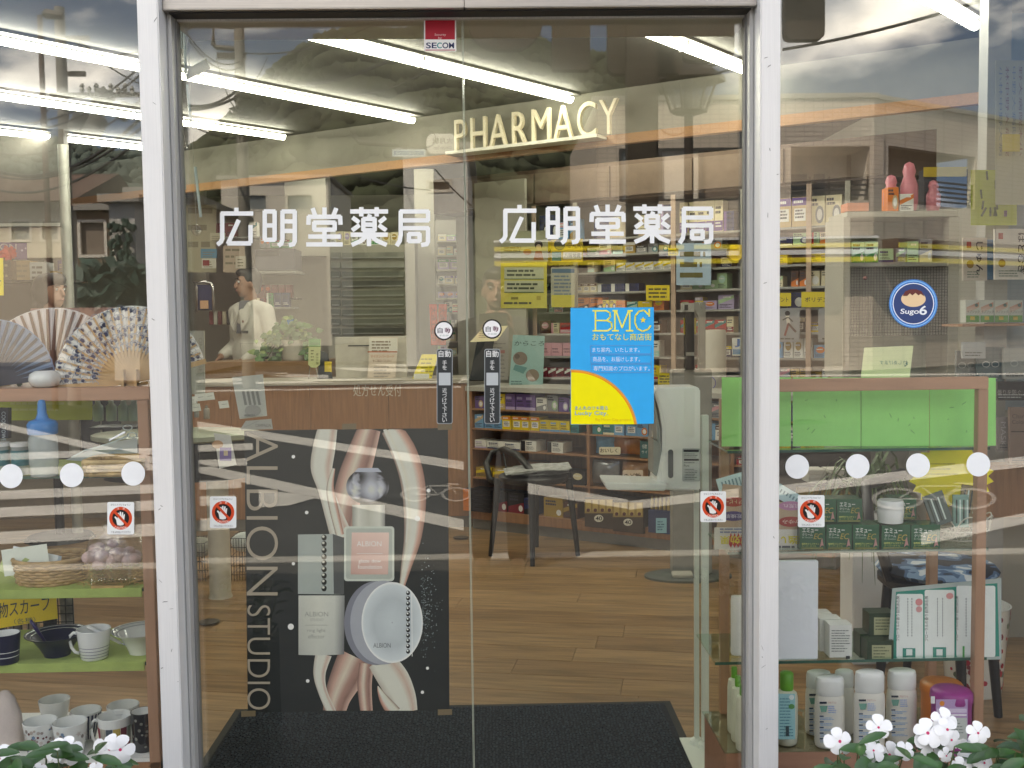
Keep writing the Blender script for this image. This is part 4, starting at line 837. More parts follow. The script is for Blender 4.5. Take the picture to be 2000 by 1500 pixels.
def T(name):
    """unit box carton templates with printed fronts (front faces -y)"""
    b = B(); b.use(BODYC); b.box((0, 0, .5), (1, 1, 1)); y = -.504
    def q(x0, x1, z0, z1, m, l=0):
        b.use(m); b.add([(x0, y-l, z0), (x1, y-l, z0), (x1, y-l, z1), (x0, y-l, z1)], [(0, 1, 2, 3)])
    def circ(x, z, rx, rz, m, l=0):
        b.use(m); b.add([(x+rx*math.cos(2*PI*i/14), y-l, z+rz*math.sin(2*PI*i/14)) for i in range(14)], [tuple(range(14))])
    dk, wh = mat('ink_dark', (.03, .03, .05), .5), mat('ink_white', (.8, .8, .78), .5)
    r = random.Random(name)
    def bars(x0, x1, z0, n, st, h_, m):
        for i in range(n):
            x = x0; xe = x1-(x1-x0)*.35*r.random()
            while x < xe: wv = r.uniform(.04, .13); q(x, min(xe, x+wv), z0-i*st, z0-i*st+h_, m, .004); x += wv+.02
    if name == 'band': q(-.5, .5, .04, .36, ACC); bars(-.4, .4, .72, 2, .14, .08, dk); bars(-.4, .4, .26, 2, .1, .05, wh)
    if name == 'disc': circ(0, .62, .33, .25, ACC); bars(-.3, .3, .62, 1, .1, .08, wh); bars(-.4, .4, .26, 3, .09, .04, dk)
    if name == 'slash': b.use(ACC); b.add([(-.5, y, .35), (.5, y, .75), (.5, y, 1), (-.5, y, .62)], [(0, 1, 2, 3)]); bars(-.42, .42, .3, 3, .1, .05, dk); bars(-.2, .4, .8, 1, .1, .09, wh)
    if name == 'head': q(-.5, .5, .72, .98, ACC); bars(-.4, .4, .8, 1, .1, .09, wh); q(-.36, .36, .2, .62, wh, .002); bars(-.3, .3, .52, 3, .11, .06, dk)
    if name == 'pillar': q(-.5, -.22, 0, 1, ACC); bars(-.14, .42, .8, 2, .18, .11, dk); bars(-.14, .42, .42, 4, .09, .035, dk)
    if name == 'title': bars(-.42, .42, .66, 1, .1, .16, ACC); bars(-.42, .3, .5, 1, .1, .07, dk); q(-.5, .5, 0, .18, ACC); bars(-.4, .4, .34, 2, .08, .035, dk)
    if name == 'ring': circ(.18, .38, .27, .3, ACC); circ(.18, .38, .17, .19, wh, .003); bars(-.44, .2, .82, 2, .14, .09, dk)
    if name == 'flag': b.use(ACC); b.add([(-.5, y, .0), (.5, y, .0), (.5, y, .55), (-.5, y, .3)], [(0, 1, 2, 3)]); bars(-.4, .4, .78, 2, .16, .1, dk); circ(.3, .25, .13, .16, wh, .003)
    b.keep = True
    o = b.build('t_'+name, None, None, (0, 0, 0)); me = o.data; bpy.data.objects.remove(o); return me
TPL = {n: T(n) for n in ('band', 'disc', 'slash', 'head', 'pillar', 'title', 'ring', 'flag')}
PAL = {'white': '#e6e6e0', 'cream': '#e0d6b4', 'yellow': '#e3c81c', 'red': '#b8222a', 'navy': '#25305f', 'blue': '#6fa4cf', 'green': '#2f8a4e', 'sage': '#a9cba0', 'orange': '#dd7a2a', 'pink': '#dba0ab', 'brown': '#5b3a26', 'black': '#1d1c20', 'gold': '#a98a3a', 'teal': '#2a7f85', 'purple': '#6a4f8e', 'grey': '#8f9296', 'beige': '#c2aa84', 'crimson': '#7e1626', 'lilac': '#b3a5cc', 'mint': '#b5dcd0'}
def carton(fr, s, t, z, w_, h_, d_, col, acc, tpl, name='medicine_box', label=None, cat='box', group=None, turn=0):
    o = bpy.data.objects.new(name, TPL[tpl]); COL.objects.link(o); o.location = fr.wp(s, t+d_/2, z); o.scale = (w_, d_, h_); o.rotation_euler = (0, 0, -fr.ang+turn)
    o['tint'] = [float(x) for x in lin(PAL.get(col, col))]; o.color = (*lin(PAL.get(col, col)), 1); o['accent'] = [float(x) for x in lin(PAL.get(acc, acc))]
    return tag(o, label, cat, group)
def goods(fr, t, z, s0, s1, place, seed, hr=(.07, .12), wr=(.05, .09), dr=.07, cols=None, gap=.004, group=None, fill=1.0, twin=.45, name='medicine_box'):
    """a row of cartons; alike ones stand next to each other as on a real shelf"""
    r = random.Random(seed); s = s0; seq = []; cols = cols or list(PAL); prev = None
    while s < s1:
        if r.random() > fill: s += r.uniform(.04, .14); continue
        if prev and r.random() < twin: it = prev
        else: it = (r.uniform(*wr), r.uniform(*hr), r.choice(cols), r.choice([c for c in PAL]), r.choice(list(TPL)))
        if s+it[0] > s1: break
        seq.append((s+it[0]/2, it)); s += it[0]+gap+r.uniform(0, .006)*(it is not prev); prev = it
    names = {}
    for i, (s, it) in enumerate(seq):
        c, a = it[2], it[3]; lf = seq[i-1][1][2] if i else None; rt = seq[i+1][1][2] if i+1 < len(seq) else None
        sh = 'tall' if it[1] > .75*hr[1]+.25*hr[0] else 'wide' if it[0] > .75*wr[1]+.25*wr[0] else 'small'
        od = 'first second third fourth fifth sixth seventh eighth ninth tenth eleventh twelfth thirteenth fourteenth fifteenth sixteenth seventeenth eighteenth nineteenth twentieth'.split()[min(i, 19)]
        cand = [f'{sh} {c} and {a} box, {place}', f'{sh} {c} and {a} box beside a {lf or rt} one, {place}', f'{sh} {c} and {a} box between {lf} and {rt}, {place}', f'{sh} {c} and {a} box, {od} from left, {place}']
        lb = next((q for q in cand if q not in LABELS), cand[-1]); LABELS[lb] = 1
        carton(fr, s, t+r.uniform(0, .012), z, it[0], it[1], dr, c, a, it[4], name, lb, 'box', group or f'cartons {place}', r.uniform(-.05, .05))
    return seq
def scale_at(t): return (t+2.63)/FPX
# ================================================================== left window display
TF = .10
zL = [FA.px(150, y, TF+.02)[1] for y in (757, 926, 1149, 1293, 1478)]
sx0, sx1 = FA.px(-120, 900, TF)[0], FA.px(279, 1130, TF)[0]
t = thing('display_stand', 'pale wood and glass display stand with lime green cloth shelves, inside the left window', 'display stand', ((sx0+sx1)/2, TF+.2, 0))
zt = FA.px(150, 783, TF)[1]
b = B(); b.fbox(FA, sx0, sx1+.035, TF, TF+.36, zt, zL[0]); b.build('top_board', m_oakh, t, bevel=.002)
for tt in (TF+.002, TF+.33):
    b = B(); b.fbox(FA, sx1, sx1+.029, tt, tt+.028, 0, zt-.001); b.build('post', m_oakv, t, bevel=.0015)
for i, z in enumerate(zL[1:4]):
    b = B(); b.fbox(FA, sx0, sx1-.004, TF+.02, TF+.34, z-.010, z-.004); b.build('glass_shelf', SHG, t)
    b = B(); b.fbox(FA, sx0, sx1-.004, TF+.0185, TF+.0198, z-.0112, z-.003); b.build('shelf_edge', m_gedge, t)
    if i == 0: b = B(); b.fbox(FA, sx0, sx1-.008, TF+.04, TF+.33, z-.0035, z); b.build('cloth', m_gcloth, t)
    else:
        b = B(); b.fbox(FA, sx0, sx1-.008, TF+.012, TF+.33, z-.0035, z); b.fbox(FA, sx0, sx1-.008, TF+.010, TF+.0165, z-.024, z-.0005); b.build('cloth', m_gcloth, t, bevel=.001)
b = B(); b.fbox(FA, sx0, sx1+.029, TF+.002, TF+.36, zL[4]-.3, zL[4]-.012); b.build('base_cabinet', m_oak, t); b = B(); b.fbox(FA, sx0, sx1, TF+.005, TF+.35, zL[4]-.0115, zL[4]-.001); b.build('base_top', m_white, t)
def sit(x, y, z):
    p = H(x, y, z); return p
# --- folding fans
def fan(x, y, R, rin, a0, a1, n, t, lab, leaf, rib, bare, pat=None, stand=True):
    c = P(x, y, t); k = scale_at(t); R *= k; rin *= k; T_ = thing('folding_fan', lab, 'fan', (c.x, c.y, zL[0]), 'open folding fans on display')
    tilt = .16
    def pt(a, r, dy=0): z = c.z+r*math.sin(a); return Vector((c.x+r*math.cos(a), c.y+(z-c.z)*tilt+dy, z))
    da = (a1-a0)/n; b = B()
    b.use(PRINT); b.ink = lin(leaf)
    for i in range(n):
        A, Bm, C = a0+da*i, a0+da*(i+.5), a0+da*(i+1)
        b.add([pt(A, rin), pt(Bm, rin, -.004), pt(C, rin), pt(C, R), pt(Bm, R, -.004), pt(A, R)], [(0, 1, 4, 5), (1, 2, 3, 4)])
    b.keep = True; lf = b.build('leaf', None, T_)
    if pat:
        b = B(); b.use(PRINT); rp = random.Random(4)
        for i in range(n):
            for j in range(5):
                for hf in (0.22, .74):
                    a = a0+da*(i+hf+rp.uniform(-.1, .1)); r = rin+(R-rin)*(j+.5+rp.uniform(-.3, .3))/5; q = rp.uniform(.0042, .0068); dy = -.0027-.0022
                    if rp.random() < .62:
                        b.ink = lin(rp.choice(('#242a4a', '#2b3358', '#3a4468'))); b.add([pt(a, r, dy)+Vector((q*1.1*math.cos(u), 0, q*math.sin(u))) for u in [2*PI*v/9 for v in range(9)]], [tuple(range(9))])
                    b.ink = lin('#98a0b0'); a2 = a+da*.2
                    for v in range(7): u0, u1 = v*.5, v*.5+.5; b.add([pt(a2, r, dy-.0004)+Vector((w_*math.cos(u), 0, w_*math.sin(u))) for w_, u in ((q*1.5, u0), (q*1.75, u0), (q*1.75, u1), (q*1.5, u1))], [(0, 1, 2, 3)])
        b.keep = True; b.build('printed_rings', None, lf)
    for i in range(n+1):
        a = a0+da*i; w_ = (.0032 if pat else .0046) if 0 < i < n else .006; b = B(); d = Vector((-math.sin(a), 0, math.cos(a)))
        ps = [pt(a, -.02, -.0055), pt(a, rin*.5, -.0055), pt(a, rin, -.0052), pt(a, R*(.985 if 0 < i < n else 1.02), -.0055)]; ws = [w_*.9, w_*1.5, w_*1.0, w_*.8]
        if 0 < i < n: b.prism([p+d*q for p, q in zip(ps, ws)]+[p-d*q for p, q in zip(ps[::-1], ws[::-1])], (0, .0012, 0))
        else: b.prism([p+d*w_*1.1 for p in ps]+[p-d*w_*1.1 for p in ps[::-1]], (0, .004, 0))
        b.build('rib', rib, T_)
    b = B(); b.prism([pt(a0-.03, rin*.2)]+[pt(a0+(a1-a0)*i/12, rin*.97, -.001) for i in range(13)]+[pt(a1+.03, rin*.2)], (0, .0012, 0)); b.build('bare_sticks', bare, T_)
    if stand:
        b = B()
        for dx in (-.012, .022): b.box((c.x+dx, c.y-.018, zL[0]+.022), (.007, .02, .044)); b.box((c.x+dx, c.y+.02, zL[0]+.004), (.007, .09, .008))
        b.build('fan_stand', mat('bamboo', (.55, .36, .17), .5, var=.12, vs_=20), T_)
bam = mat('bamboo', (.55, .36, .17), .5, var=.12, vs_=20); m_rib = mat('brown_rib', (.16, .075, .05), .5); m_stick = mat('brown_sticks', (.30, .19, .13), .5, var=.15, vs_=40, stretch=(20, 1, 1))
fan(-20, 752, 128, 55, .12, PI-.4, 20, TF+.09, 'blue grey folding fan with dark ribs, cut off by the edge of the left window', '#7d92b0', mat('dark_rib', (.03, .035, .06), .4), mat('dark_rib', (.03, .035, .06), .4))
fan(100, 756, 154, 72, .72, PI-.70, 15, TF+.15, 'white folding fan with brown ribs, between the blue and the ringed fan', '#e4dcd9', m_rib, m_stick)
fan(255, 746, 148, 62, .26, PI+.06, 24, TF+.07, 'white folding fan with navy rings and bamboo ribs, behind the left post', '#ecebe6', bam, bam, pat=True)
p = sit(88, 757, zL[0]); k = scale_at(p.y)
b = B(); b.lathe(p, [(.018, 0), (.034, .006), (.041, .02), (.038, .036), (.026, .044), (.024, .041), (1e-6, .03)], 24); t = b.build('vase', m_cer, smooth=60); tag(t, 'small round white vase below the brown ribbed fan', 'vase')
def spray(name, label, x, y, t_, col, n, seed, sz=.012, cat='flowers'):
    r = random.Random(seed); c = P(x, y, t_); b = B()
    for i in range(n):
        p = c+Vector((r.uniform(-.05, .05), r.uniform(-.02, .02), r.uniform(0, .05)))
        for k in range(5):
            a = 2*PI*k/5+r.random(); d = Vector((math.cos(a), -.5, math.sin(a))).normalized(); e = d.cross(Vector((0, 1, 0))).normalized(); b.add([p, p+d*sz*.6+e*sz*.4, p+d*sz, p+d*sz*.6-e*sz*.4], [(0, 1, 2, 3)])
    q = thing(name, label, cat, c); b.build('blossoms', mat(name+'_petals', col, .6, var=.2), q); b = B()
    for i in range(18):
        p = c+Vector((r.uniform(-.07, .07), r.uniform(-.02, .02), r.uniform(-.045, .0))); a = r.uniform(0, 6); d = Vector((math.cos(a), -.3, math.sin(a)*.5)); e = Vector((0, 0, 1)).cross(d).normalized(); l = r.uniform(.02, .04); b.add([p, p+d*l*.5+e*l*.22, p+d*l, p+d*l*.5-e*l*.22], [(0, 1, 2, 3)])
    b.build('leaves', mat('flower_leaf', (.03, .07, .02), .5, var=.3), q); return q
spray('artificial_flowers', 'dusky pink artificial flowers at the foot of the blue grey fan', 25, 738, TF+.1, (.30, .12, .13), 5, 1)
# --- top shelf: bottles, tray, scissors
def bottle(x, y, z, hpx, rpx, prof, m, name, label, cat, cap=None, capm=None, group=None, n=24, labelc=None, sy=1, ang=None):
    p = H(x, y, z); k = scale_at(p.y); fr = FA if ang is None else Frame((0, 0, 0), ang); q = thing(name, label, cat, p, group)
    b = B(); b.lathe(p, [(r*rpx*k, u*hpx*k) for r, u in prof], n, 1, sy, fr); b.build('body', m, q, smooth=50)
    if cap: b = B(); b.lathe(p, [(r*rpx*k, u*hpx*k) for r, u in cap], n, 1, sy, fr); b.build('cap', capm, q, smooth=50)
    return q, p, k
m_clear = mat('clear_plastic', (.62, .68, .66), .15, var=.06, alpha=.55); m_blue = mat('blue_plastic', (.02, .20, .52), .35); m_teal = mat('teal_print', (.02, .16, .18), .3)
bottle(87, 930, zL[1], 88, 27, [(.85, 0), (.93, .02), (.93, .2), (1, .28), (1, .84), (.9, .92), (.85, 1)], m_clear, 'squeeze_bottle', 'clear squeeze bottle with a bright blue spout cap on the upper cloth shelf', 'bottle', [(1, .94), (1.04, .97), (1.04, 1.17), (.9, 1.23), (.45, 1.28), (.32, 1.4), (.28, 1.6), (.22, 1.68), (.1, 1.7)], m_blue)
for i, x in enumerate((2, 42)):
    q, p, k = bottle(x, 926, zL[1]+.0005, 62, 19, [(.85, 0), (.9, .03), (.92, .98), (.97, 1)], m_clear, 'tumbler', ('teal printed tumbler cut off by the picture edge', 'teal printed clear tumbler beside the squeeze bottle')[i], 'cup', None, None, 'teal tumblers')
    b = B(); b.lathe(p, [(19*k*.94, 18*k), (19*k*.95, 48*k)], 20, c0=False, c1=False); b.build('printed_band', m_teal, q, smooth=50); b = B(); b.lathe(p, [(19*k*.97, 55*k), (19*k*1.0, 62*k), (1e-6, 63*k)], 20); b.build('lid', m_white, q, smooth=50)
c = Cv((0, TF+.14, 0), (0, -1, 0)); c.text('COOL TOWEL', 3, 804, 8, '#b8cbd8', 62, rot=90); c.done('dark_towel_pack', 'dark navy towel pack with upright white letters above the tumblers', 'pack', sheet=[(-30, 858), (16, 856), (16, 797), (-30, 797)], col='#1c2438', thick=.02)
c = Cv((0, TF+.3, 0), (0, -1, 0)); c.lines(20, 786, 150, 2, 12, 4, '#c9ce72'); c.done('lime_card', 'lime yellow card standing at the back under the top board', 'card', sheet=[(-60, 822), (180, 820), (180, 779), (-60, 779)], col='#b9c23c', thick=.002)
for i, x in enumerate((192, 218, 242, 262)):
    bottle(x, 822, zL[1]+.107, 36, 10, [(.9, 0), (1, .05), (1, .8), (.5, .95), (.5, 1.1)], mat('mint_bottle', (.42, .55, .48), .3, alpha=.8), 'mint_bottle', f'pale mint bottle, {("first", "second", "third", "last")[i]} from the lime card under the top board', 'bottle', None, None, 'mint bottles')
b = B(); b.fbox(FA, FA.px(184, 820, .36)[0], FA.px(275, 820, .36)[0], TF+.22, TF+.31, zL[1]+.098, zL[1]+.104); tag(b.build('riser_shelf', m_black), 'narrow black riser shelf carrying the mint bottles', 'shelf')
def tray(name, label, cat, x, y, z, wpx, hpx, dm, m, rows=6, oval=True, flare=1.12):
    p = H(x, y, z); k = scale_at(p.y); w_, h_ = wpx*k/2, hpx*k; p = Vector((p.x, p.y+dm/2, z)); q = thing(name, label, cat, p); b = B(); b.smooth = True
    n = 64
    for j in range(rows):
        u = (j+.5)/rows; f = 1/flare+(1-1/flare)*u; rad = h_/rows*.62; pts = []
        for i in range(n+1):
            a = 2*PI*i/n; ex = .999 if oval else .35; cs, sn = math.cos(a), math.sin(a); e = lambda v: math.copysign(abs(v)**ex, v); o = .0028*math.cos(a*16+PI*(j % 2))
            pts.append(p+Vector(((w_*f+o)*e(cs), (dm/2*f+o)*e(sn), u*h_)))
        b.tube(pts, rad, 5, False)
    b.build('weave', m, q); b = B(); b.smooth = True; b.tube([p+Vector((w_*1.01*(lambda v: math.copysign(abs(v)**(.999 if oval else .35), v))(math.cos(2*PI*i/n)), dm/2*1.01*(lambda v: math.copysign(abs(v)**(.999 if oval else .35), v))(math.sin(2*PI*i/n)), h_)) for i in range(n+1)], h_/rows*.75, 6, False); b.build('rim', m, q)
    b = B(); b.lathe(p, [(1e-6, .001), (.8, .001), (.86, .004)], 24, w_, dm/2); b.build('bottom', m, q); return q, p, w_, h_
tray('woven_tray', 'flat split bamboo tray on the upper cloth shelf beside the squeeze bottle', 'basket', 215, 931, zL[1], 112, 28, .13, mat('split_bamboo', (.56, .40, .19), .6, var=.3, vs_=25), 4, False, 1.05)
c = Cv(P(215, 890, TF+.12), (0, -1, .5)); c.line([(140, 893), (165, 880), (195, 872), (225, 862), (252, 850)], 3, '#cfe2e2'); c.text('DHOG', 215, 888, 5, '#9fb6d0', 26, rot=-24); c.lines(180, 880, 240, 3, 6, 1.5, '#bfc8b0')
c.done('card_packets', 'pale paper packets leaning out of the bamboo tray', 'packet', sheet=[(128, 898), (205, 905), (268, 885), (268, 855), (200, 868)], col='#c9d3cf')
c = Cv(P(245, 850, TF+.11), (0, -1, .3)); q = thing('scissors', 'small scissors with pale oval grips lying on the bamboo tray', 'scissors', P(245, 870, TF+.11)); b = B(); b.smooth = True
for cx, cy_ in ((249, 835), (258, 850)): b.tube([hit(cx+9*math.cos(2*PI*i/20), cy_+5*math.sin(2*PI*i/20), P(245, 850, TF+.11), Vector((0, -1, .3))) for i in range(21)], .0016, 6, False)
b.build('grip', mat('pale_grip', (.55, .66, .68), .3), q); b = B(); b.prism([hit(x, y, P(245, 850, TF+.11), Vector((0, -1, .3))) for x, y in ((243, 842), (245, 845), (214, 861), (212, 859))], (0, .001, 0)); b.build('blade', m_steel, q)
# --- middle shelf
q, p, w_, h_ = tray('oval_basket', 'low oval wicker basket of greeting cards on the middle cloth shelf', 'basket', 76, 1149, zL[2], 142, 48, .17, m_wick, 8)
for i, (x0, y0, x1_, y1_, r, col) in enumerate(((5, 1068, 95, 1120, -8, '#d7dccf'), (20, 1075, 110, 1125, 12, '#dfe4e4'), (0, 1090, 60, 1128, 25, '#b9c68a'), (60, 1082, 118, 1122, 8, '#c3cfd8'))):
    c = Cv((0, p.y-.03+.018*i, 0), (0, -1, .35)); ca, sa = math.cos(math.radians(r)), math.sin(math.radians(r)); cx, cy_ = (x0+x1_)/2, (y0+y1_)/2
    R = lambda x, y: (cx+(x-cx)*ca-(y-cy_)*sa, cy_+(x-cx)*sa+(y-cy_)*ca)
    c.poly([R(cx-8, cy_), R(cx, cy_+5), R(cx+8, cy_), R(cx, cy_-5)], '#9fb06a'); c.done('greeting_card', ('cream', 'white', 'olive', 'pale blue')[i]+' greeting card standing in the low oval basket', 'card', 'greeting cards in the basket', sheet=[R(x0, y1_), R(x1_, y1_), R(x1_, y0), R(x0, y0)], col=col)
p = H(216, 1146, zL[2]); k = scale_at(p.y); q = thing('gift_bag', 'clear bag of pale pink cotton blossoms on straw, right end of the middle cloth shelf', 'gift bag', p); r = random.Random(9); b = B(); b.smooth = True
for i in range(26):
    c0 = Vector((p.x+r.uniform(-50, 52)*k, p.y+.06+r.uniform(-.03, .05), p.z+(40+r.uniform(-4, 30))*k)); b.ball(c0, r.uniform(.014, .024), 9, 6, (1, 1, .8))
b.build('cotton_blossoms', mat('pink_cotton', (.66, .47, .44), .9, var=.12, vs_=30, bump=.6, bs=60), q); b = B()
for i in range(700):
    c0 = Vector((p.x+r.uniform(-62, 62)*k, p.y+r.uniform(-.0, .11), p.z+r.uniform(0, 46)*k*(1-.3*r.random()))); a = r.uniform(0, 6); d = Vector((math.cos(a), .5*math.sin(a*2), .5*math.sin(a)))*r.uniform(.008, .022); b.tube([c0-d, c0+Vector((0, 0, .003)), c0+d], .0007, 3, False)
tag(b.build('straw', m_straw, q), kind='stuff'); b = B(); b.smooth = True; pr = [(58, 2), (64, 12), (63, 60), (52, 92), (24, 104), (30, 118), (14, 126)]
b.lathe(p+Vector((0, .06, 0)), [(a*k, u*k) for a, u in pr], 18, 1, .8); b.build('clear_wrap', m_film, q)
p = H(216, 1144, zL[2]); b = B(); b.box(p+Vector((.0, -.02, .003)), (.085, .012, .006)); tag(b.build('wooden_strip', m_straw), 'short wooden strip in front of the cotton gift bag', 'wooden strip')
# --- third shelf: sign, bowls, mugs
def mug(x, y, z, wt, wb, h, m, name, label, group=None, handle=None, inner=None, deco=None, cat='mug'):
    p = H(x, y, z); k = scale_at(p.y); p = p+Vector((0, wb*k/2, 0)); q = thing(name, label, cat, p, group); rt, rb, hh = wt*k/2, wb*k/2, h*k; th = .0022
    b = B(); b.lathe(p, [(rb*.92, 0), (rb, .003), (rb+(rt-rb)*.5-.0*rt, hh*.5), (rt*.99, hh*.94), (rt, hh-.001), (rt-th*.5, hh), (rt-th, hh-.001)], 32, c1=False); b.build('body', m, q, smooth=50)
    b = B(); b.lathe(p, [(rt-th, hh-.0008), (rb+(rt-rb)*.5-th, hh*.5), (rb-th, .006), (1e-6, .005)], 32, c0=False); b.build('inside', inner or m, q, smooth=50)
    if handle:
        sgn = -1 if handle == 'l' else 1; b = B(); b.smooth = True; b.tube([p+Vector((sgn*(rt*u), -.0, hh*v)) for u, v in ((.93, .82), (1.2, .86), (1.42, .76), (1.46, .58), (1.36, .36), (1.15, .2), (.9, .16))], .0046, 8); b.build('handle', m, q)
    if deco: deco(q, p, rt, rb, hh)
    return q, p, rt, rb, hh
def stripes(m, us, wd=.0022):
    def f(q, p, rt, rb, hh):
        for u in us:
            r = rb+(rt-rb)*(u if u < .5 else u*1.0); b = B(); rr_ = rb+(rt-rb)*(.5*u/.5*.5/.5 if False else 0)
            ra = (rb+(rt-rb)*.5)*(u/.5)+rb*(1-u/.5) if u < .5 else (rb+(rt-rb)*.5)+(rt*.99-(rb+(rt-rb)*.5))*((u-.5)/.44)
            b.lathe(p, [(ra+.0005, hh*u-wd/2), (ra+.0008, hh*u+wd/2)], 32, c0=False, c1=False); b.build('stripe', m, q, smooth=50)
    return f
def blobs(cols, seed, n=26, big=0):
    def f(q, p, rt, rb, hh):
        r = random.Random(seed); b = B(); b.use(PRINT); b.keep = True
        for i in range(n):
            a = r.uniform(-PI*.95, -.05); u = r.uniform(.1, .85); ra = rb+(rt-rb)*u+.0008; s = r.uniform(.003, .006)*(2 if i < big else 1); b.ink = lin(r.choice(cols)); ns = 5 if i < big else 7; pts = []
            for v in range(2*ns):
                w_ = s*(1 if v % 2 else .45 if i < big else .8); da = w_*math.cos(PI*v/ns)/ra; pts.append(p+Vector(((ra+.0002*(i % 5))*math.cos(a+da), (ra+.0002*(i % 5))*math.sin(a+da), hh*u+w_*math.sin(PI*v/ns))))
            b.add(pts, [tuple(range(2*ns))])
        b.build('painted_pattern', None, q)
    return f
b = B(); gx = [P(x, 1250, TF+.36) for x in (-60, 145)]; x0, x1_ = gx[0].x, gx[1].x
zt_, zb_ = P(100, 1120, TF+.36).z, P(100, 1310, TF+.36).z
for i in range(15): x = x0+(x1_-x0)*i/14; b.tube([(x, TF+.36, zb_), (x, TF+.36, zt_)], .0016, 5)
for i in range(13): z = zb_+(zt_-zb_)*i/12; b.tube([(x0, TF+.362, z), (x1_, TF+.362, z)], .0016, 5)
tag(b.build('wire_grid', m_blk_wire), 'black wire grid panel behind the yellow scarf sign', 'wire grid')
b = B(); rs = random.Random(8)
for i in range(6):
    cx = x0+(x1_-x0)*(i+.5)/6; pts = [(cx-.018, TF+.385, zb_+.02), (cx+.018, TF+.385, zb_), (cx+.02, TF+.37, zt_-.05), (cx-.02, TF+.37, zt_-.03)]; bb = B(); bb.prism(pts, (0, .008, 0))
    tag(bb.build('hanging_scarf', mat(('scarf_beige', 'scarf_black', 'scarf_grey')[i % 3], ((.4, .33, .27), (.04, .035, .035), (.25, .23, .21))[i % 3], .9, var=.4, vs_=40)), ('beige', 'black', 'grey')[i % 3]+(' patterned scarf hanging on the wire grid, beside the picture edge', ' patterned scarf hanging on the wire grid under the yellow sign')[i // 3], 'scarf', 'scarves on the wire grid')
c = Cv((0, TF+.33, 0), (0, -1, .1)); c.text('夏物スカーフ', -24, 1212, 30, '#22323a', 122, bold=.006, rot=-9, slant=.15); c.text('（各種）', 28, 1220, 11, '#55604a', 42, rot=-6)
c.done('scarf_sign', 'hand lettered yellow card sign above the navy bowl', 'sign', sheet=[(-40, 1234), (113, 1208), (110, 1168), (-40, 1172)], col='#d8b91e')
mug(2, 1301, zL[3], 56, 46, 60, m_navy, 'navy_mug', 'navy mug with thin white stripes at the picture edge', None, None, m_cer, stripes(m_cer, (.25, .42)))
def bowl(x, y, wt, wb, h, m, name, label, inner, lines):
    p = H(x, y, zL[3]); k = scale_at(p.y); p = p+Vector((0, wt*k/2*.8, 0)); q = thing(name, label, 'bowl', p); rt, rb, hh = wt*k/2, wb*k/2, h*k
    b = B(); b.lathe(p, [(rb, 0), (rb*1.02, .004), (rt*.55, hh*.42), (rt*.75, hh*.82), (rt*.985, hh), (rt, hh+.002), (rt*.97, hh+.0015), (rt*.74, hh*.86), (rt*.52, hh*.47), (rb*.6, .007), (1e-6, .006)], 40); b.build('body', m, q, smooth=40)
    for f in (.80, .93): b = B(); b.lathe(p, [(rt*f-.0012, hh*(.86+(f-.74)*.62)+.0018), (rt*f+.0008, hh*(.86+(f-.74)*.62)+.0022)], 40, c0=False, c1=False); b.build('rim_line', lines, q)
    return q, p, rt, hh, k
m_navyl = mat('navy_line', (.03, .04, .10), .3)
q, p, rt, hh, k = bowl(92, 1294, 122, 50, 44, m_navy, 'navy_bowl', 'wide navy bowl with a white lined rim and a spoon in it', m_navy, m_cer)
q = thing('spoon', 'navy handled spoon resting in the navy bowl', 'spoon', p+Vector((0, 0, .02))); a, c = P(60, 1212, p.y-.03), P(95, 1264, p.y); e = a.lerp(c, 1.25); b = B(); b.smooth = True; b.tube([a, a.lerp(c, .3), c], [.004, .005, .0035], 8); b.build('handle', mat('indigo_plastic', (.03, .02, .10), .35), q); b = B(); b.tube([c, e], [.002, .002], 6); b.ball(e, .009, 10, 6, (1, 1, .4)); b.build('spoon_head', m_steel, q)
mug(175, 1293, zL[3], 66, 52, 60, m_cer, 'white_mug', 'white mug with four fine blue stripes beside the navy bowl', None, 'l', None, stripes(m_navyl, (.12, .22, .33, .44), .0013))
q, p, rt, hh, k = bowl(262, 1288, 118, 50, 46, m_cer, 'white_bowl', 'wide white bowl with blue lined rim behind the wooden post', m_cer, m_navyl)
q = thing('white_spoon', 'white handled spoon resting in the white bowl', 'spoon', p+Vector((0, 0, .02))); a, c = P(171, 1223, p.y-.02), P(236, 1256, p.y-.02); b = B(); b.smooth = True; b.tube([a, c], [.0052, .0045], 10); b.build('handle', m_white, q); b = B(); b.tube([c, a.lerp(c, 1.28)], .0018, 6); b.build('stem', m_steel, q)
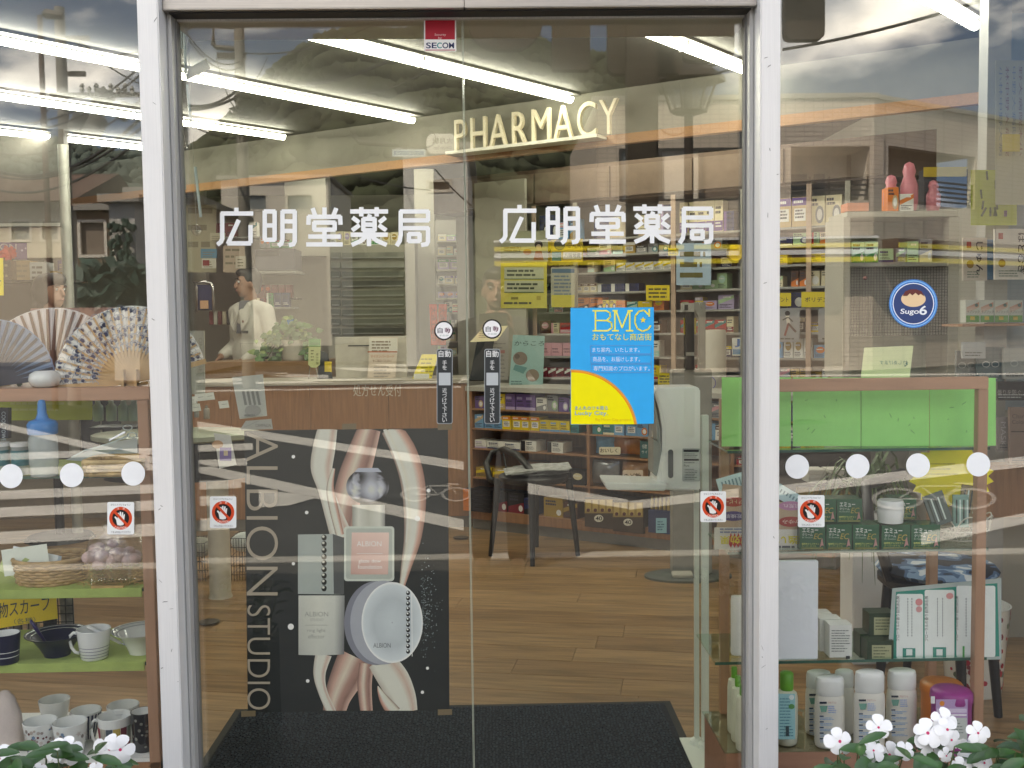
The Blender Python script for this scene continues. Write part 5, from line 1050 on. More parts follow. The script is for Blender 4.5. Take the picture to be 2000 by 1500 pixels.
# --- bottom shelf: cups
fl = ('#b9ada4', '#9b8f8a', '#c9bfb8', '#8d8480')
mug(100, 1432, zL[4]+.001, 60, 40, 62, m_cer, 'white_cup', 'plain white cup at the back above the flowered cups', None, cat='cup')
mug(70, 1480, zL[4], 66, 50, 66, m_cer, 'flowered_cup', 'white cup painted with a dark red and a blue flower, nearer the picture edge', 'flowered cups', None, None, blobs(fl+('#6a2f33', '#6f86a0'), 3, 44, 3), 'cup')
mug(128, 1482, zL[4], 67, 52, 66, m_cer, 'flowered_cup', 'white cup painted with grey scrolls and a blue flower, beside the striped cup', 'flowered cups', None, None, blobs(fl+('#6f86a0',), 6, 44, 2), 'cup')
def vstripes(q, p, rt, rb, hh):
    b = B(); b.use(PRINT); b.keep = True; b.ink = lin('#1c2547')
    for i in range(24):
        a = 2*PI*i/24; da = .07; r0, r1 = rb+.0008, rt*.99+.0009; mrd = rb+(rt-rb)*.5+.0009
        b.add([p+Vector((r*math.cos(a+s*da), r*math.sin(a+s*da), z)) for r, z, s in ((r0, .004, -1), (r0, .004, 1), (mrd, hh*.5, 1), (mrd, hh*.5, -1), (r1, hh*.93, -1), (r1, hh*.93, 1))], [(0, 1, 2, 3), (3, 2, 5, 4)])
    b.build('painted_stripes', None, q)
mug(163, 1448, zL[4]+.001, 60, 34, 58, m_cer, 'striped_cup', 'navy and white upright striped cup behind the patchwork mug', None, None, m_cer, vstripes, 'cup')
mug(234, 1448, zL[4]+.001, 63, 48, 66, m_cer, 'patterned_cup', 'white cup with a navy lattice rim behind the patchwork mug', None, None, m_cer, stripes(m_navyl, (.55, .7, .85), .001), 'cup')
def patch(q, p, rt, rb, hh):
    b = B(); b.use(PRINT); b.keep = True
    for j, us in enumerate(((.06, .34), (.36, .74))):
        for i in range(7):
            a0 = -PI+PI*i/7+.02; a1 = a0+PI/7-.03; b.ink = lin((('#7d1f2c', '#b7a14a', '#30384e', '#9c3a4a', '#c9c0a0', '#47556a', '#8d2f3a'), ('#c9b48a', '#92293d', '#a8a59a', '#4a5560', '#bba452', '#6d2a35', '#8c9a86'))[j][i])
            ra = rb+(rt-rb)*us[0]+.001; rc = rb+(rt-rb)*us[1]+.0012; am = (a0+a1)/2
            b.add([p+Vector((r*math.cos(a), r*math.sin(a), z)) for r, a, z in ((ra, a0, hh*us[0]), (ra, am, hh*us[0]), (ra, a1, hh*us[0]), (rc, a1, hh*us[1]), (rc, am, hh*us[1]), (rc, a0, hh*us[1]))], [(0, 1, 4, 5), (1, 2, 3, 4)])
    b.build('painted_patchwork', None, q)
mug(216, 1474, zL[4], 66, 56, 70, m_cer, 'patchwork_mug', 'mug with red, gold and grey patchwork glaze, front of the bottom shelf', None, 'l', m_cer, patch)
mug(275, 1472, zL[4], 48, 40, 80, mat('black_glaze', (.01, .01, .012), .08, coat=.6), 'black_mug', 'glossy black mug with pale scribbles behind the wooden post', None, None, m_cer, blobs(('#6a6a62', '#8a8a80'), 12, 16))
b = B(); b.smooth = True; p = H(-2, 1476, zL[4]); k = scale_at(p.y); b.lathe(p+Vector((0, .05, 0)), [(30*k, 0), (34*k, 20*k), (30*k, 70*k), (18*k, 105*k), (8*k, 118*k), (1e-6, 120*k)], 14, 1, .7); tag(b.build('fabric_bag', mat('pink_fabric', (.66, .56, .52), .9, var=.08, bump=.4, bs=40)), 'pale pink fabric bag at the picture edge beside the flowered cup', 'bag')
# ================================================================== right window display
TR = .12
zR = [FA.px(1700, y, TR+.02)[1] for y in (738, 877, 1075, 1290, 1466)]
ax0, ax1 = FA.px(1455, 1110, TR)[0], FA.px(1926, 1080, TR)[0]
t = thing('display_stand', 'pale wood framed display stand with bare glass shelves, inside the right window', 'display stand', ((ax0+ax1)/2, TR+.15, 0))
zt = FA.px(1700, 763, TR)[1]
b = B(); b.fbox(FA, ax0, ax1, TR, TR+.026, zt, zR[0]); b.build('top_rail', m_oakh, t, bevel=.0015)
for x in (ax0, ax1-.027):
    for tt in (TR, TR+.30):
        if tt > TR: b = B(); b.fbox(FA, x, x+.027, tt, tt+.026, zR[4], zt-.04); b.build('post', m_oakv, t, bevel=.0015)
        else: b = B(); b.fbox(FA, x, x+.027, tt, tt+.026, 0, zt-.0005); b.build('post', m_oakv, t, bevel=.0015)
for i, z in enumerate(zR[1:4]):
    l = .035 if i == 2 else .0; b = B(); b.fbox(FA, ax0-.04-l, ax1+.02, TR+.03, TR+.29, z-.007, z-.001); b.build('glass_shelf', SHG, t)
    b = B(); b.fbox(FA, ax0-.04-l, ax1+.02, TR+.0285, TR+.0298, z-.0078, z-.0002); b.build('shelf_edge', m_gedge, t)
b = B(); b.fbox(FA, ax0-.045, ax1, TR+.03, TR+.32, 0, zR[4]-.004); b.build('base_cabinet', mat('salmon_wood', (.42, .22, .15), .45, var=.1, vs_=5, stretch=(1, 10, 10)), t); b = B(); b.fbox(FA, ax0-.05, ax1+.01, TR+.028, TR+.33, zR[4]-.0035, zR[4]-.0005); b.build('base_glass', SHG, t)
# green boards
for i, (x0, x1_) in enumerate(((1410, 1545), (1549, 1681), (1683, 1815), (1817, 1945))):
    c = Cv((0, TR+.09, 0), (0, -1, 0)); r = random.Random(i)
    for q in range(5):
        x, y = r.uniform(x0+15, x1_-25), r.uniform(780, 850); c.line([(x, y), (x+r.uniform(-8, 8), y+r.uniform(-8, 8))], 1.2, '#6fae62')
    c.done('green_board', 'light green card board '+('behind the right post, leftmost of four', 'just right of the post, second of four in the row', 'under the pale note, third of four in the row', 'behind the wooden upright, last of four')[i], 'board', 'green boards on the upper shelf', sheet=[(x0, 872-i*.3), (x1_, 872-i*.5), (x1_, 737+.4*i), (x0, 737)], col='#9deb84', thick=.004)
c = Cv((0, TR+.13, 0), (0, -1, 0)); c.text('さしあげます', 1718, 712, 8, '#4f8a7a', 52, flip=True); c.text('♪', 1766, 716, 12, '#3f7a6c', 8); c.done('pale_note', 'pale yellow green paper note standing above the green boards', 'note', sheet=[(1681, 742), (1776, 742), (1784, 675), (1688, 679)], col='#dfe6b4')
# starburst card and plant behind
c = Cv((0, TR+.22, 0), (0, -1, 0)); pts = []
for i in range(40):
    a = 2*PI*i/40; r = 1 if i % 2 else .86; pts.append((1858+84*r*math.cos(a), 930+66*r*math.sin(a)))
c.lines(1800, 905, 1880, 3, 10, 2, '#b9a51c'); c.done('starburst_card', 'yellow zigzag starburst card on the cream box shelf', 'card', sheet=pts, col='#f2de2c', thick=.001)
# cream boxes
m_gbox = mat('green_carton', (.008, .10, .045), .22, var=.1, spec=.6)
def cream_box(x0, y0, x1_, y1_, tt, lb):
    q = thing('cream_box', lb, 'box', H((x0+x1_)/2, y1_, FA.px((x0+x1_)/2, y1_, tt)[1]) if False else Vector((FA.px((x0+x1_)/2, y1_, tt)[0], tt, FA.px((x0+x1_)/2, y1_, tt)[1])), 'green cream boxes')
    b = B(); b.pbox(FA, x0, y0, x1_, y1_, tt, .07); b.build('carton', m_gbox, q)
    c = Cv((0, tt-.0005, 0), (0, -1, 0)); w_ = x1_-x0; s = w_/50; c.text('エミュー', x0+5*s, y0+15*s, 9*s, '#e9efe9', 31*s, bold=.016); c.text('クリーム', x0+5*s, y0+22*s, 5.5*s, '#e0e8e2', 20*s, bold=.01); c.text('EC Emulsion', x0+5*s, y0+26*s, 2.6*s, '#b8d0be', 20*s)
    c.text('EC', x0+27*s, y0+28*s, 11*s, '#b5a44c', 15*s, slant=.25); c.text('植物性グルコサミン', x0+4*s, y1_-9*s, 3.6*s, '#d8e07a', 34*s, bold=.008); c.text('スーパーオイル', x0+4*s, y1_-5*s, 3*s, '#c8d06a', 28*s); c.rect(x0+3*s, y1_-3*s, x1_-4*s, y1_-2*s, '#c8b45a')
    c.poly([(x0+42*s, y1_-18*s), (x0+44*s, y1_-22*s), (x0+45*s, y1_-15*s), (x0+47*s, y1_-6*s), (x0+44*s, y1_-8*s), (x0+39*s, y1_-4*s), (x0+41*s, y1_-12*s)], '#b98a86')
    c.done('printed_front', parent=q); return q
nm = ['first from the caution sticker', 'second from the caution sticker', 'in the middle', 'under the white jar', 'beside the white wire basket']
for i, (x0, x1_) in enumerate(((1562, 1612), (1614, 1664), (1666, 1717), (1722, 1778), (1780, 1836))): cream_box(x0, 1025, x1_, 1073, TR+.05+.004*(i % 2), f'green cream box in the lower row, {nm[i]}')
for x0, x1_, lb in ((1584, 1633, 'partly behind the caution sticker'), (1635, 1684, 'beside the spider plant')): cream_box(x0, 975, x1_, 1020, TR+.075, f'green cream box in the upper row, {lb}')
q = cream_box(1742, 974, 1790, 1014, TR+.11, 'dark green cream box half hidden behind the white jar')
bottle(1739, 1021, zR[2]+.0655, 46, 26, [(.7, 0), (.92, .04), (.96, .3), (1, .55), (.96, .62), (.97, .64), (.98, .92), (.9, 1), (1e-5, 1.01)], m_cer, 'cream_jar', 'white cream jar standing on top of the green boxes', 'jar')
# leaflets by the post
c = Cv((0, TR+.07, 0), (0, -1, 0)); c.rect(1395, 1030, 1475, 1073, '#e8e6e0'); c.ell(1432, 980, 24, 9.5, '#b3402c'); c.ell(1432, 1008, 24, 9.5, '#51417e'); c.ell(1490, 980, 20, 9, '#c78fb0'); c.text('アトピー', 1450, 976, 8, '#ecd9a0', 34, rot=180); c.text('乾燥肌', 1450, 1004, 8, '#d8d4ec', 34, rot=180)
c.poly([(1424+i*3.6, 1050+(-10 if i % 2 else 2)) for i in range(13)]+[(1467-i*3.6, 1070-(0 if i % 2 else 7)) for i in range(13)], '#c22f2a'); c.text('症効果', 1466, 1046, 17, '#eadb3a', 60, rot=180, bold=.014); c.lines(1406, 1032, 1464, 2, 6, 3, '#8a93b0')
c.done('price_card', 'beige price card with red and purple ovals, left of the right post', 'card', sheet=[(1393, 1072), (1478, 1074), (1478, 952), (1412, 945)], col='#c4ab90', thick=.001)
c = Cv((0, TR+.075, 0), (0, -1, 0)); c.rect(1505, 1034, 1571, 1074, '#dedbd4'); c.ell(1545, 988, 24, 9, '#c489ae'); c.ell(1545, 1019, 25, 10, '#a8322e'); c.text('肌荒れ', 1562, 984, 8, '#f0e0ea', 32, rot=180); c.text('かゆみ', 1562, 1015, 8, '#f0d9c8', 34, rot=180); c.text('強い', 1562, 1046, 17, '#ddcf3a', 46, rot=180, bold=.014); c.lines(1512, 1066, 1560, 1, 5, 4, '#55585c')
c.done('price_card', 'beige price card with pink and red ovals, right of the right post', 'card', sheet=[(1500, 1074), (1575, 1072), (1574, 985), (1500, 978)], col='#bfa68c', thick=.001)
for x0, y0, x1_, y1_, rr_, lb in ((1402, 925, 1478, 962, -16, 'pale blue blister packet leaning above the beige price card'), (1512, 958, 1575, 985, 30, 'green and white blister packet behind the right post')):
    c = Cv((0, TR+.10, 0), (0, -1, .4)); cx, cy_ = (x0+x1_)/2, (y0+y1_)/2; ca, sa = math.cos(math.radians(rr_)), math.sin(math.radians(rr_)); R = lambda x, y: (cx+(x-cx)*ca-(y-cy_)*sa, cy_+(x-cx)*sa+(y-cy_)*ca)
    for i in range(8): c.poly([R(x0+8+i*7, y0+8), R(x0+11+i*7, y0+8), R(x0+11+i*7, y1_-12), R(x0+8+i*7, y1_-12)], '#6f8f98')
    c.done('blister_packet', lb, 'packet', sheet=[R(x0, y1_), R(x1_, y1_), R(x1_, y0), R(x0, y0)], col='#bcd8dc', thick=.003)
# white wire basket with bags
p = H(1893, 1062, zR[2]); q = thing('wire_basket', 'white wire basket with heart shaped loops, full of clear bags', 'basket', p+Vector((0, .05, 0))); k = scale_at(p.y); c0 = p+Vector((0, .05, 0)); b = B(); b.smooth = True
for z, r in ((.004, .05), (.03, .066)): b.tube([c0+Vector((r*1.15*math.cos(2*PI*i/32), r*.7*math.sin(2*PI*i/32), z)) for i in range(33)], .0017, 5, False)
for i in range(7):
    a = 2*PI*i/7-PI/2; pts = []
    for j in range(13):
        v = j/12; aa = a+(v-.5)*.86; z = .03+.045*math.sin(PI*v)**.6; r = .066+.012*math.sin(PI*v); pts.append(c0+Vector((r*1.15*math.cos(aa), r*.7*math.sin(aa), z)))
    b.tube(pts, .002, 5, False)
rb = random.Random(6)
for i in range(60):
    a = rb.uniform(0, 2*PI); r = .057; pts = [c0+Vector(((r+.006*math.sin(j*2))*1.15*math.cos(a+.08*j*rb.choice((1, -1))), (r)*.7*math.sin(a+.05*j), .006+.022*abs(math.sin(j+i)))) for j in range(4)]; b.tube(pts, .0011, 4, False)
b.build('wire', m_wire_w, q)
for i, (x0, y0, x1_, y1_, rt, col, lb) in enumerate(((1812, 962, 1852, 1026, -20, '#5c6b68', 'grey green striped bag leaning left in the white wire basket'), (1862, 966, 1892, 1030, 0, '#7fa398', 'pale green lettered bag upright in the white wire basket'), (1876, 948, 1914, 1010, 8, '#8a7a5a', 'tan topped bag at the back of the white wire basket'))):
    c = Cv((0, c0.y-.035+.03*i, 0), (0, -1, .15)); cx, cy_ = (x0+x1_)/2, (y0+y1_)/2; ca, sa = math.cos(math.radians(rt)), math.sin(math.radians(rt)); R = lambda x, y: (cx+(x-cx)*ca-(y-cy_)*sa, cy_+(x-cx)*sa+(y-cy_)*ca)
    for j in range(4): c.poly([R(x0+5+j*7, y0+10), R(x0+8+j*7, y0+10), R(x0+8+j*7, y1_-8), R(x0+5+j*7, y1_-8)], ('#39453f', '#cfe0d8')[j % 2])
    c.done('small_bag', lb, 'bag', 'bags in the wire basket', sheet=[R(x0, y1_), R(x1_, y1_), R(x1_, y0), R(x0, y0)], col=col, thick=.008, gloss=True)
# third shelf: light panel, cartons, leaflet
b = B(); b.pbox(FA, 1512, 1096, 1598, 1289, TR+.05, .018); t = b.build('blank_panel', mat('bluish_white_board', (.86, .89, .95), .5, var=.03), bevel=.002); tag(t, 'blank bluish white display panel just right of the right post', 'panel')
for i, (x, dz) in enumerate(((1642, 0), (1634, .055), (1626, .11))):
    tt = TR+.05+dz; s = FA.px(1642, 1290, TR+.05)[0]-.010*i; q = thing('white_carton', ('front white carton of three in a row beside the blank panel', 'middle white carton of three in a row beside the blank panel', 'rear white carton of three in a row beside the blank panel')[i], 'box', (s, tt, zR[3]), 'white cartons in a row')
    b = B(); b.fbox(FA, s-.031, s+.031, tt, tt+.048, zR[3], zR[3]+.092); b.build('carton', mat('white_card', (.74, .74, .70), .45, var=.03), q)
    if i == 0: c = Cv((0, tt-.0005, 0), (0, -1, 0)); c.lines(1624, 1231, 1660, 9, 5, 1.6, '#6f7472', .35, random.Random(1)); c.rect(1652, 1281, 1660, 1287, '#33363a'); c.done('printed_front', parent=q)
for i, (x0, y0, x1_, y1_, tt, lb) in enumerate(((1680, 1238, 1722, 1284, TR+.10, 'dark green soap carton, lower left of a stack of three'), (1694, 1252, 1745, 1290, TR+.05, 'dark green soap carton with pale label, front of a stack of three'), (1698, 1198, 1748, 1243, TR+.09, 'dark green soap carton on top of a stack of three'))):
    s0, z1_ = FA.px(x0, y0, tt); s1, z0_ = FA.px(x1_, y1_, tt); q = thing('soap_carton', lb, 'box', ((s0+s1)/2, tt, z0_), 'dark green soap cartons'); b = B(); b.fbox(FA, s0, s1, tt, tt+.055, z0_, z1_); b.build('carton', mat('dark_green_card', (.028, .05, .025), .4), q)
    c = Cv((0, tt-.0006, 0), (0, -1, 0)); c.rect(x0+9, y0+8, x1_-4, y1_-3, '#a9aa86'); c.lines(x0+12, y0+12, x1_-8, 4, 6, 2, '#5f654a'); c.done('label', parent=q)
TLz = TR+.055
c = Cv((0, TLz, 0), (0, -1, .12), lift=.00008); TE = '#2f8d7c'
c.poly([(1743, 1286), (1952, 1282), (1948, 1139), (1750, 1156)], TE)
for x0, x1_, y0, y1_ in ((1751, 1803, 1160, 1286), (1806, 1864, 1152, 1286), (1868, 1944, 1144, 1283)): c.poly(rr(x0, y0, x1_, y1_, 4), '#e6ebe8')
for x in (1757, 1813, 1872): c.text('フローラルの香り自然派石鹸', x, 1252, 7, '#3c4444', 88, rot=-90, bold=.006)
for x in (1772, 1780, 1830, 1840, 1886, 1900, 1912):
    c.k += 1
    for j in range(14): c.rect(x, 1168+j*5.5, x+2, 1168+j*5.5+3.5, '#8b9492', False)
c.rect(1763, 1266, 1788, 1284, '#3f8f80'); c.rect(1822, 1264, 1848, 1284, '#3f8f80'); c.rect(1880, 1262, 1884, 1284, '#5faf6a')
c.ell(1795, 1176, 7, 7, '#d98f90'); c.ell(1795, 1190, 6, 6, '#d9a0a0'); c.ell(1855, 1164, 7, 6, '#d99a98'); c.rect(1770, 1268, 1782, 1280, '#dfe8e4'); c.rect(1829, 1268, 1841, 1280, '#dfe8e4')
c.done('laminated_leaflet', 'laminated leaflet with a teal border leaning on the third glass shelf', 'leaflet', sheet=[(1733, 1291), (1956, 1288), (1956, 1129), (1743, 1149)], col='#a9b4b0', thick=.001, gloss=True)
for i, x in enumerate((1438, 1449)):
    bottle(x, 1278, zR[3], 118, 11, [(.85, 0), (1, .03), (1, .93), (.9, 1), (1e-5, 1.0)], m_white, 'white_bottle', ('tall white bottle nearest the left end of the third glass shelf', 'tall white bottle beside the wooden post on the third glass shelf')[i], 'bottle', None, None, 'tall white bottles')
# bottom: bottles and canisters
SHP = [(.86, 0), (.96, .02), (1, .08), (1, .60), (.97, .70), (.9, .735), (.9, .74)]; SHC = [(.92, .742), (.95, .75), (.95, .93), (.88, .985), (.7, 1), (1e-5, 1.003)]
m_pearl = mat('pearl_plastic', (.76, .73, .66), .3, var=.03)
def shampoo(x, y, wpx, hpx, lb, label=True):
    q, p, k = bottle(x, y, zR[4], hpx, wpx/2, SHP, m_pearl, 'bath_bottle', lb, 'bottle', SHC, m_white, 'white capped bath bottles', 32, sy=.62)
    if label:
        tt = p.y-wpx/2*k*.62-.0012; c = Cv((0, tt, 0), (0, -1, 0)); c.k = 1; ht = y-hpx*.60; x0 = x-wpx*.22; r = random.Random(x)
        c.rect(x0-6, ht, x0+8, ht+4, '#2a2f40', False); c.text('アセアント', x0+10, ht+4, 4, '#b0392f', 17); c.poly([(x0-6, ht+8), (x0+10, ht+8), (x0+7, ht+20), (x0-3, ht+20)], '#6f9f90'); c.lines(x0+11, ht+8, x0+27, 4, 4, 1.8, '#8fa8d8', .3, r)
        for j in range(5):
            yy = ht+27+j*11; c.rect(x0-6, yy, x0+2, yy+2.6, '#2f4468'); c.lines(x0-5, yy+4, x0+26, 2, 2.8, 1.5, '#8fb0d4', .3, r)
        c.done('label', parent=q)
    return q
shampoo(1598, 1432, 52, 128, 'white capped bath bottle at the back beside the green capped bottle')
shampoo(1648, 1432, 40, 130, 'white capped bath bottle at the back, half hidden between the others', False)
shampoo(1697, 1462, 62, 160, 'tall white capped bath bottle, second from the purple canister'); shampoo(1760, 1446, 60, 146, 'tall white capped bath bottle next to the purple canister')
shampoo(1620, 1457, 60, 144, 'short front white capped bath bottle beside the green capped bottle')
m_gcap = mat('lime_cap', (.13, .36, .04), .35); m_milk = mat('milky_plastic', (.66, .66, .54), .3)
q, p, k = bottle(1536, 1451, zR[4], 110, 22, [(.8, 0), (.95, .03), (1, .2), (1, .85), (.9, .95), (.55, 1.0), (.5, 1.0)], m_milk, 'soap_bottle', 'soap bottle with a green cap and a pale blue label, right of the post', 'bottle', [(.56, 1.0), (.6, 1.03), (.6, 1.3), (.45, 1.33), (1e-5, 1.34)], m_gcap)
c = Cv((0, p.y-22*k-.0008, 0), (0, -1, 0)); c.rect(1520, 1355, 1553, 1444, '#9fd0d6'); c.lines(1523, 1364, 1551, 13, 6, 2, '#5f93a0', .3, random.Random(4)); c.ell(1546, 1362, 5, 5, '#e8f0ee'); c.ell(1546, 1380, 6, 5, '#5f9a5a'); c.rect(1535, 1418, 1541, 1438, '#44545a'); c.done('label', parent=q)
for i, (x, y) in enumerate(((1434, 1430), (1441, 1447), (1450, 1464))):
    bottle(x, y, zR[4], 112, 14, [(.75, 0), (.95, .03), (1, .3), (.95, .85), (.8, .97), (.4, 1), (.35, 1)], m_milk, 'soap_bottle', ('rear', 'middle', 'front')[i]+' milky soap bottle of three beside the wooden post, facing sideways', 'bottle', [(.4, 1), (.42, 1.02), (.42, 1.18), (.3, 1.2), (1e-5, 1.2)], m_gcap, 'soap bottles facing sideways')
for x, y, wd, hh, m, lb in ((1838, 1440, 82, 118, mat('orange_plastic', (.55, .16, .02), .4), 'orange wipes canister behind the purple one'), (1857, 1462, 80, 126, mat('purple_plastic', (.30, .03, .22), .4), 'purple wipes canister at the right end of the bottom shelf')):
    q, p, k = bottle(x, y, zR[4], hh, wd/2, [(.9, 0), (.95, .03), (.95, .78), (.95, .8)], m, 'wipes_canister', lb, 'canister', [(1, .8), (1.02, .83), (1.0, .93), (.9, .97), (.5, .98), (1e-5, .98)], m, 'wipes canisters', 32)
    if 'purple' in lb:
        c = Cv((0, p.y-wd/2*k*.95-.0012, 0), (0, -1, 0)); c.rect(1828, 1366, 1890, 1456, '#b99ac6'); c.ell(1840, 1367+7, 5, 5, '#e08a3a'); c.rect(1830, 1384, 1888, 1392, '#d9c8e2'); c.rect(1830, 1395, 1888, 1398, '#f0eaf4'); c.rect(1829, 1402, 1889, 1455, '#c4c8c6'); c.lines(1832, 1406, 1886, 8, 6, 2, '#8d9492', .3, random.Random(2)); c.rect(1818, 1360, 1826, 1374, '#e8e8e8'); c.done('label', parent=q)
# chair with patterned cushion, bin, planter behind the stand
def chair(px_legs, zseat, lb, cushion, name='chair', back=None, arm=None, th=.018):
    pts = [H(x, y, 0) for x, y in px_legs]; c = sum(pts, Vector())/len(pts); q = thing(name, lb, 'chair', c); seat = [Vector((c.x+(p.x-c.x)*.8, c.y+(p.y-c.y)*.8, zseat)) for p in pts]
    for p, s in zip(pts, seat): b = B(); b.tube([p+Vector((0, 0, .0)), s], [th*.8, th*1.25], 10); b.build('leg', m_black, q, smooth=50)
    b = B(); ctr = sum(seat, Vector())/4; rad = max((s-ctr).length for s in seat); b.lathe(ctr, [(rad*.9, -.015), (rad*.98, 0), (rad*.98, .02), (rad*.9, .03), (1e-5, .032)], 28); b.build('seat', m_black, q, smooth=50)
    return q, ctr, rad
pc = mat('blue_camouflage_fabric', (.08, .14, .24), .8)
m = pc; nt_ = m.node_tree; r_ = [n for n in nt_.nodes if n.type == 'VALTORGB'][0]; r_.color_ramp.interpolation = 'CONSTANT'; e = r_.color_ramp.elements; e[0].position = 0; e[0].color = (.012, .015, .025, 1); e[1].position = .43; e[1].color = (.05, .10, .19, 1); x = e.new(.52); x.color = (.17, .26, .38, 1); x = e.new(.62); x.color = (.55, .58, .60, 1)
[n for n in nt_.nodes if n.type == 'TEX_NOISE'][0].inputs['Detail'].default_value = 1
q, ctr, rad = chair([(1712, 1380), (1880, 1408), (1950, 1400), (1770, 1330)], .46, 'black chair with a blue and white patterned cushion behind the right display', pc); b = B(); b.lathe(ctr+Vector((0, 0, .033)), [(rad*.95, 0), (rad*1.02, .016), (rad*.95, .034), (1e-5, .042)], 28); b.build('cushion', pc, q, smooth=60)
b = B(); b.smooth = True; a = ctr+Vector((-rad*.9, -.05, .02)); b.tube([a, a+Vector((-.03, 0, .10)), a+Vector((-.06, .05, .2)), a+Vector((.0, .25, .3)), a+Vector((.2, .4, .32))], .02, 10); b.build('armrest', m_black, q)
p = H(1930, 1372, 0); q = thing('waste_bin', 'white waste bin printed with red flowers, behind the right display', 'bin', p+Vector((0, .12, 0))); b = B(); b.lathe(p+Vector((0, .12, 0)), [(.095, 0), (.1, .01), (.125, .33), (.128, .335), (.122, .335), (.096, .02), (1e-5, .015)], 28); b.build('body', m_cer, q, smooth=50)
b = B(); b.use(PRINT); b.keep = True; r = random.Random(3)
for i in range(70):
    a = r.uniform(-PI, 0); u = r.uniform(.03, .32); ra = .1+.025*u/.33+.0012; s = r.uniform(.006, .014); b.ink = lin(r.choice(('#9c1f30', '#b8384a', '#5d6a55', '#80303c'))); b.add([p+Vector((0, .12, 0))+Vector(((ra+.0003*(i % 4))*math.cos(a+s*math.cos(v)/ra), (ra+.0003*(i % 4))*math.sin(a+s*math.cos(v)/ra), u+s*math.sin(v))) for v in [2*PI*w_/7 for w_ in range(7)]], [tuple(range(7))])
b.build('printed_flowers', None, q)
p = P(1740, 985, 1.5); zp = .62; q = thing('spider_plant', 'spider plant with arching leaves in a white planter, behind the cream boxes', 'plant', (p.x, 1.55, 0)); b = B(); x0, x1_ = P(1668, 1100, 1.5).x, P(1712, 1100, 1.5).x
b.box(((x0+x1_)/2+.02, 1.56, zp/2), (x1_-x0+.06, .16, zp)); b.build('planter', m_white, q, bevel=.006); b = B(); r = random.Random(12); b.keep = False
for i in range(70):
    a = r.uniform(0, 2*PI); l = r.uniform(.16, .34); base = Vector(((x0+x1_)/2+.02+r.uniform(-.03, .03), 1.55, zp)); pts = []; h0 = r.uniform(.06, .2)
    for j in range(7): u = j/6; pts.append(base+Vector((math.cos(a)*l*u, math.sin(a)*l*u*.6, h0*math.sin(u*PI*.8)*1.6-.32*u*u*r.uniform(.6, 1.1))))
    side = Vector((-math.sin(a), math.cos(a), 0)); n0 = len(b.v); vs = []
    for j, pt in enumerate(pts): w_ = .007*(1-(j/6)**2)+.0008; vs += [pt-side*w_, pt+side*w_]
    b.add(vs, [(2*j, 2*j+1, 2*j+3, 2*j+2) for j in range(6)])
b.build('foliage', mat('spider_leaf', (.10, .15, .05), .45, var=.35, vs_=20), q)
m_stem = mat('green_stem', (.09, .12, .04), .6)
# ================================================================== inside the shop
# medicine shelves behind the counter (turned frame), seen through the right door and the right window
DB = .85
yS = (452, 486, 522, 564, 604, 650, 698, 744)
zS = [FC.px(1400, y, DB)[1] for y in yS]
sA, sB = FC.px(850, 560, DB)[0], 3.0
t = thing('medicine_shelving', 'grey wall of medicine shelves behind the counter under the wooden ledge', 'shelving', FC.wp(1.0, DB, 0))
m_shelf = mat('grey_shelf', (.33, .33, .31), .5, var=.05); m_back = mat('shelf_back', (.30, .29, .26), .6, var=.05)
b = B(); b.fbox(FC, sA, sB+.1, DB+.30, DB+.32, .2, 2.5); b.build('back_panel', m_back, t)
zc = FC.px(1100, 398, DB)[1]
s1100, s1050, s1315 = FC.px(1130, 560, DB)[0], FC.px(1045, 560, DB)[0], FC.px(1316, 560, DB)[0]
for i, z in enumerate(zS):
    b = B(); b.fbox(FC, s1050, sB, DB, DB+.298, z-.014, z); b.build('shelf', m_shelf, t)
ups = [s1050, FC.px(1130, 560, DB)[0]-.02, s1315, FC.px(1452, 560, DB)[0], FC.px(1580, 560, DB)[0], FC.px(1655, 560, DB)[0]]
for i, s in enumerate(ups): b = B(); b.fbox(FC, s-.016, s+.016, DB-.012, DB-.001, .9, zc); b.build('upright', mat('pinkish_upright', (.46, .33, .25), .5) if i in (0, 2, 4) else m_int, t)
b = B(); b.fbox(FC, sA, sB, DB+.0, DB+.298, zc, 2.52); b.build('upper_cabinet', mat('brown_cabinet', (.13, .085, .06), .5, var=.12), t)
for i in range(5):
    s0 = s1050-.6+i*.62; b = B(); b.fbox(FC, s0, s0+.605, DB-.018, DB-.002, zc+.02, 2.49); b.build('cabinet_door', mat('brown_door', (.19, .135, .10), .45, var=.1), t)
names = ('top shelf', 'second shelf', 'third shelf', 'fourth shelf', 'fifth shelf', 'sixth shelf', 'seventh shelf', 'lowest shelf')
bays = [(s1050+.02, s1315-.02, 'behind the blue notice'), (s1315+.02, ups[3]-.02, 'behind the dispenser'), (ups[3]+.02, ups[5]-.02, 'of the window bay'), (ups[5]+.02, 2.95, 'beyond the grid panel')]
pals = [['white', 'blue', 'cream', 'navy'], ['yellow', 'white', 'gold', 'grey'], ['white', 'cream', 'orange', 'beige'], ['cream', 'navy', 'white', 'sage'], ['lilac', 'mint', 'yellow', 'red', 'orange'], ['white', 'red', 'cream', 'brown'], ['blue', 'white', 'navy', 'pink'], ['crimson', 'yellow', 'black', 'red']]
for i, z in enumerate(zS):
    gapz = (zS[i-1]-z-.02) if i else (zc-z-.01)
    for j, (s0, s1, bn) in enumerate(bays):
        if i == 0 and j == 3: continue
        goods(FC, DB+.03+.03*(j % 2), z+.0005, s0, s1, f'{names[i]} {bn}', 100+i*7+j, (gapz*.45, gapz*.86), (.045, .11), .10, pals[i] if j < 2 else pals[(i+2) % 8], fill=.9)
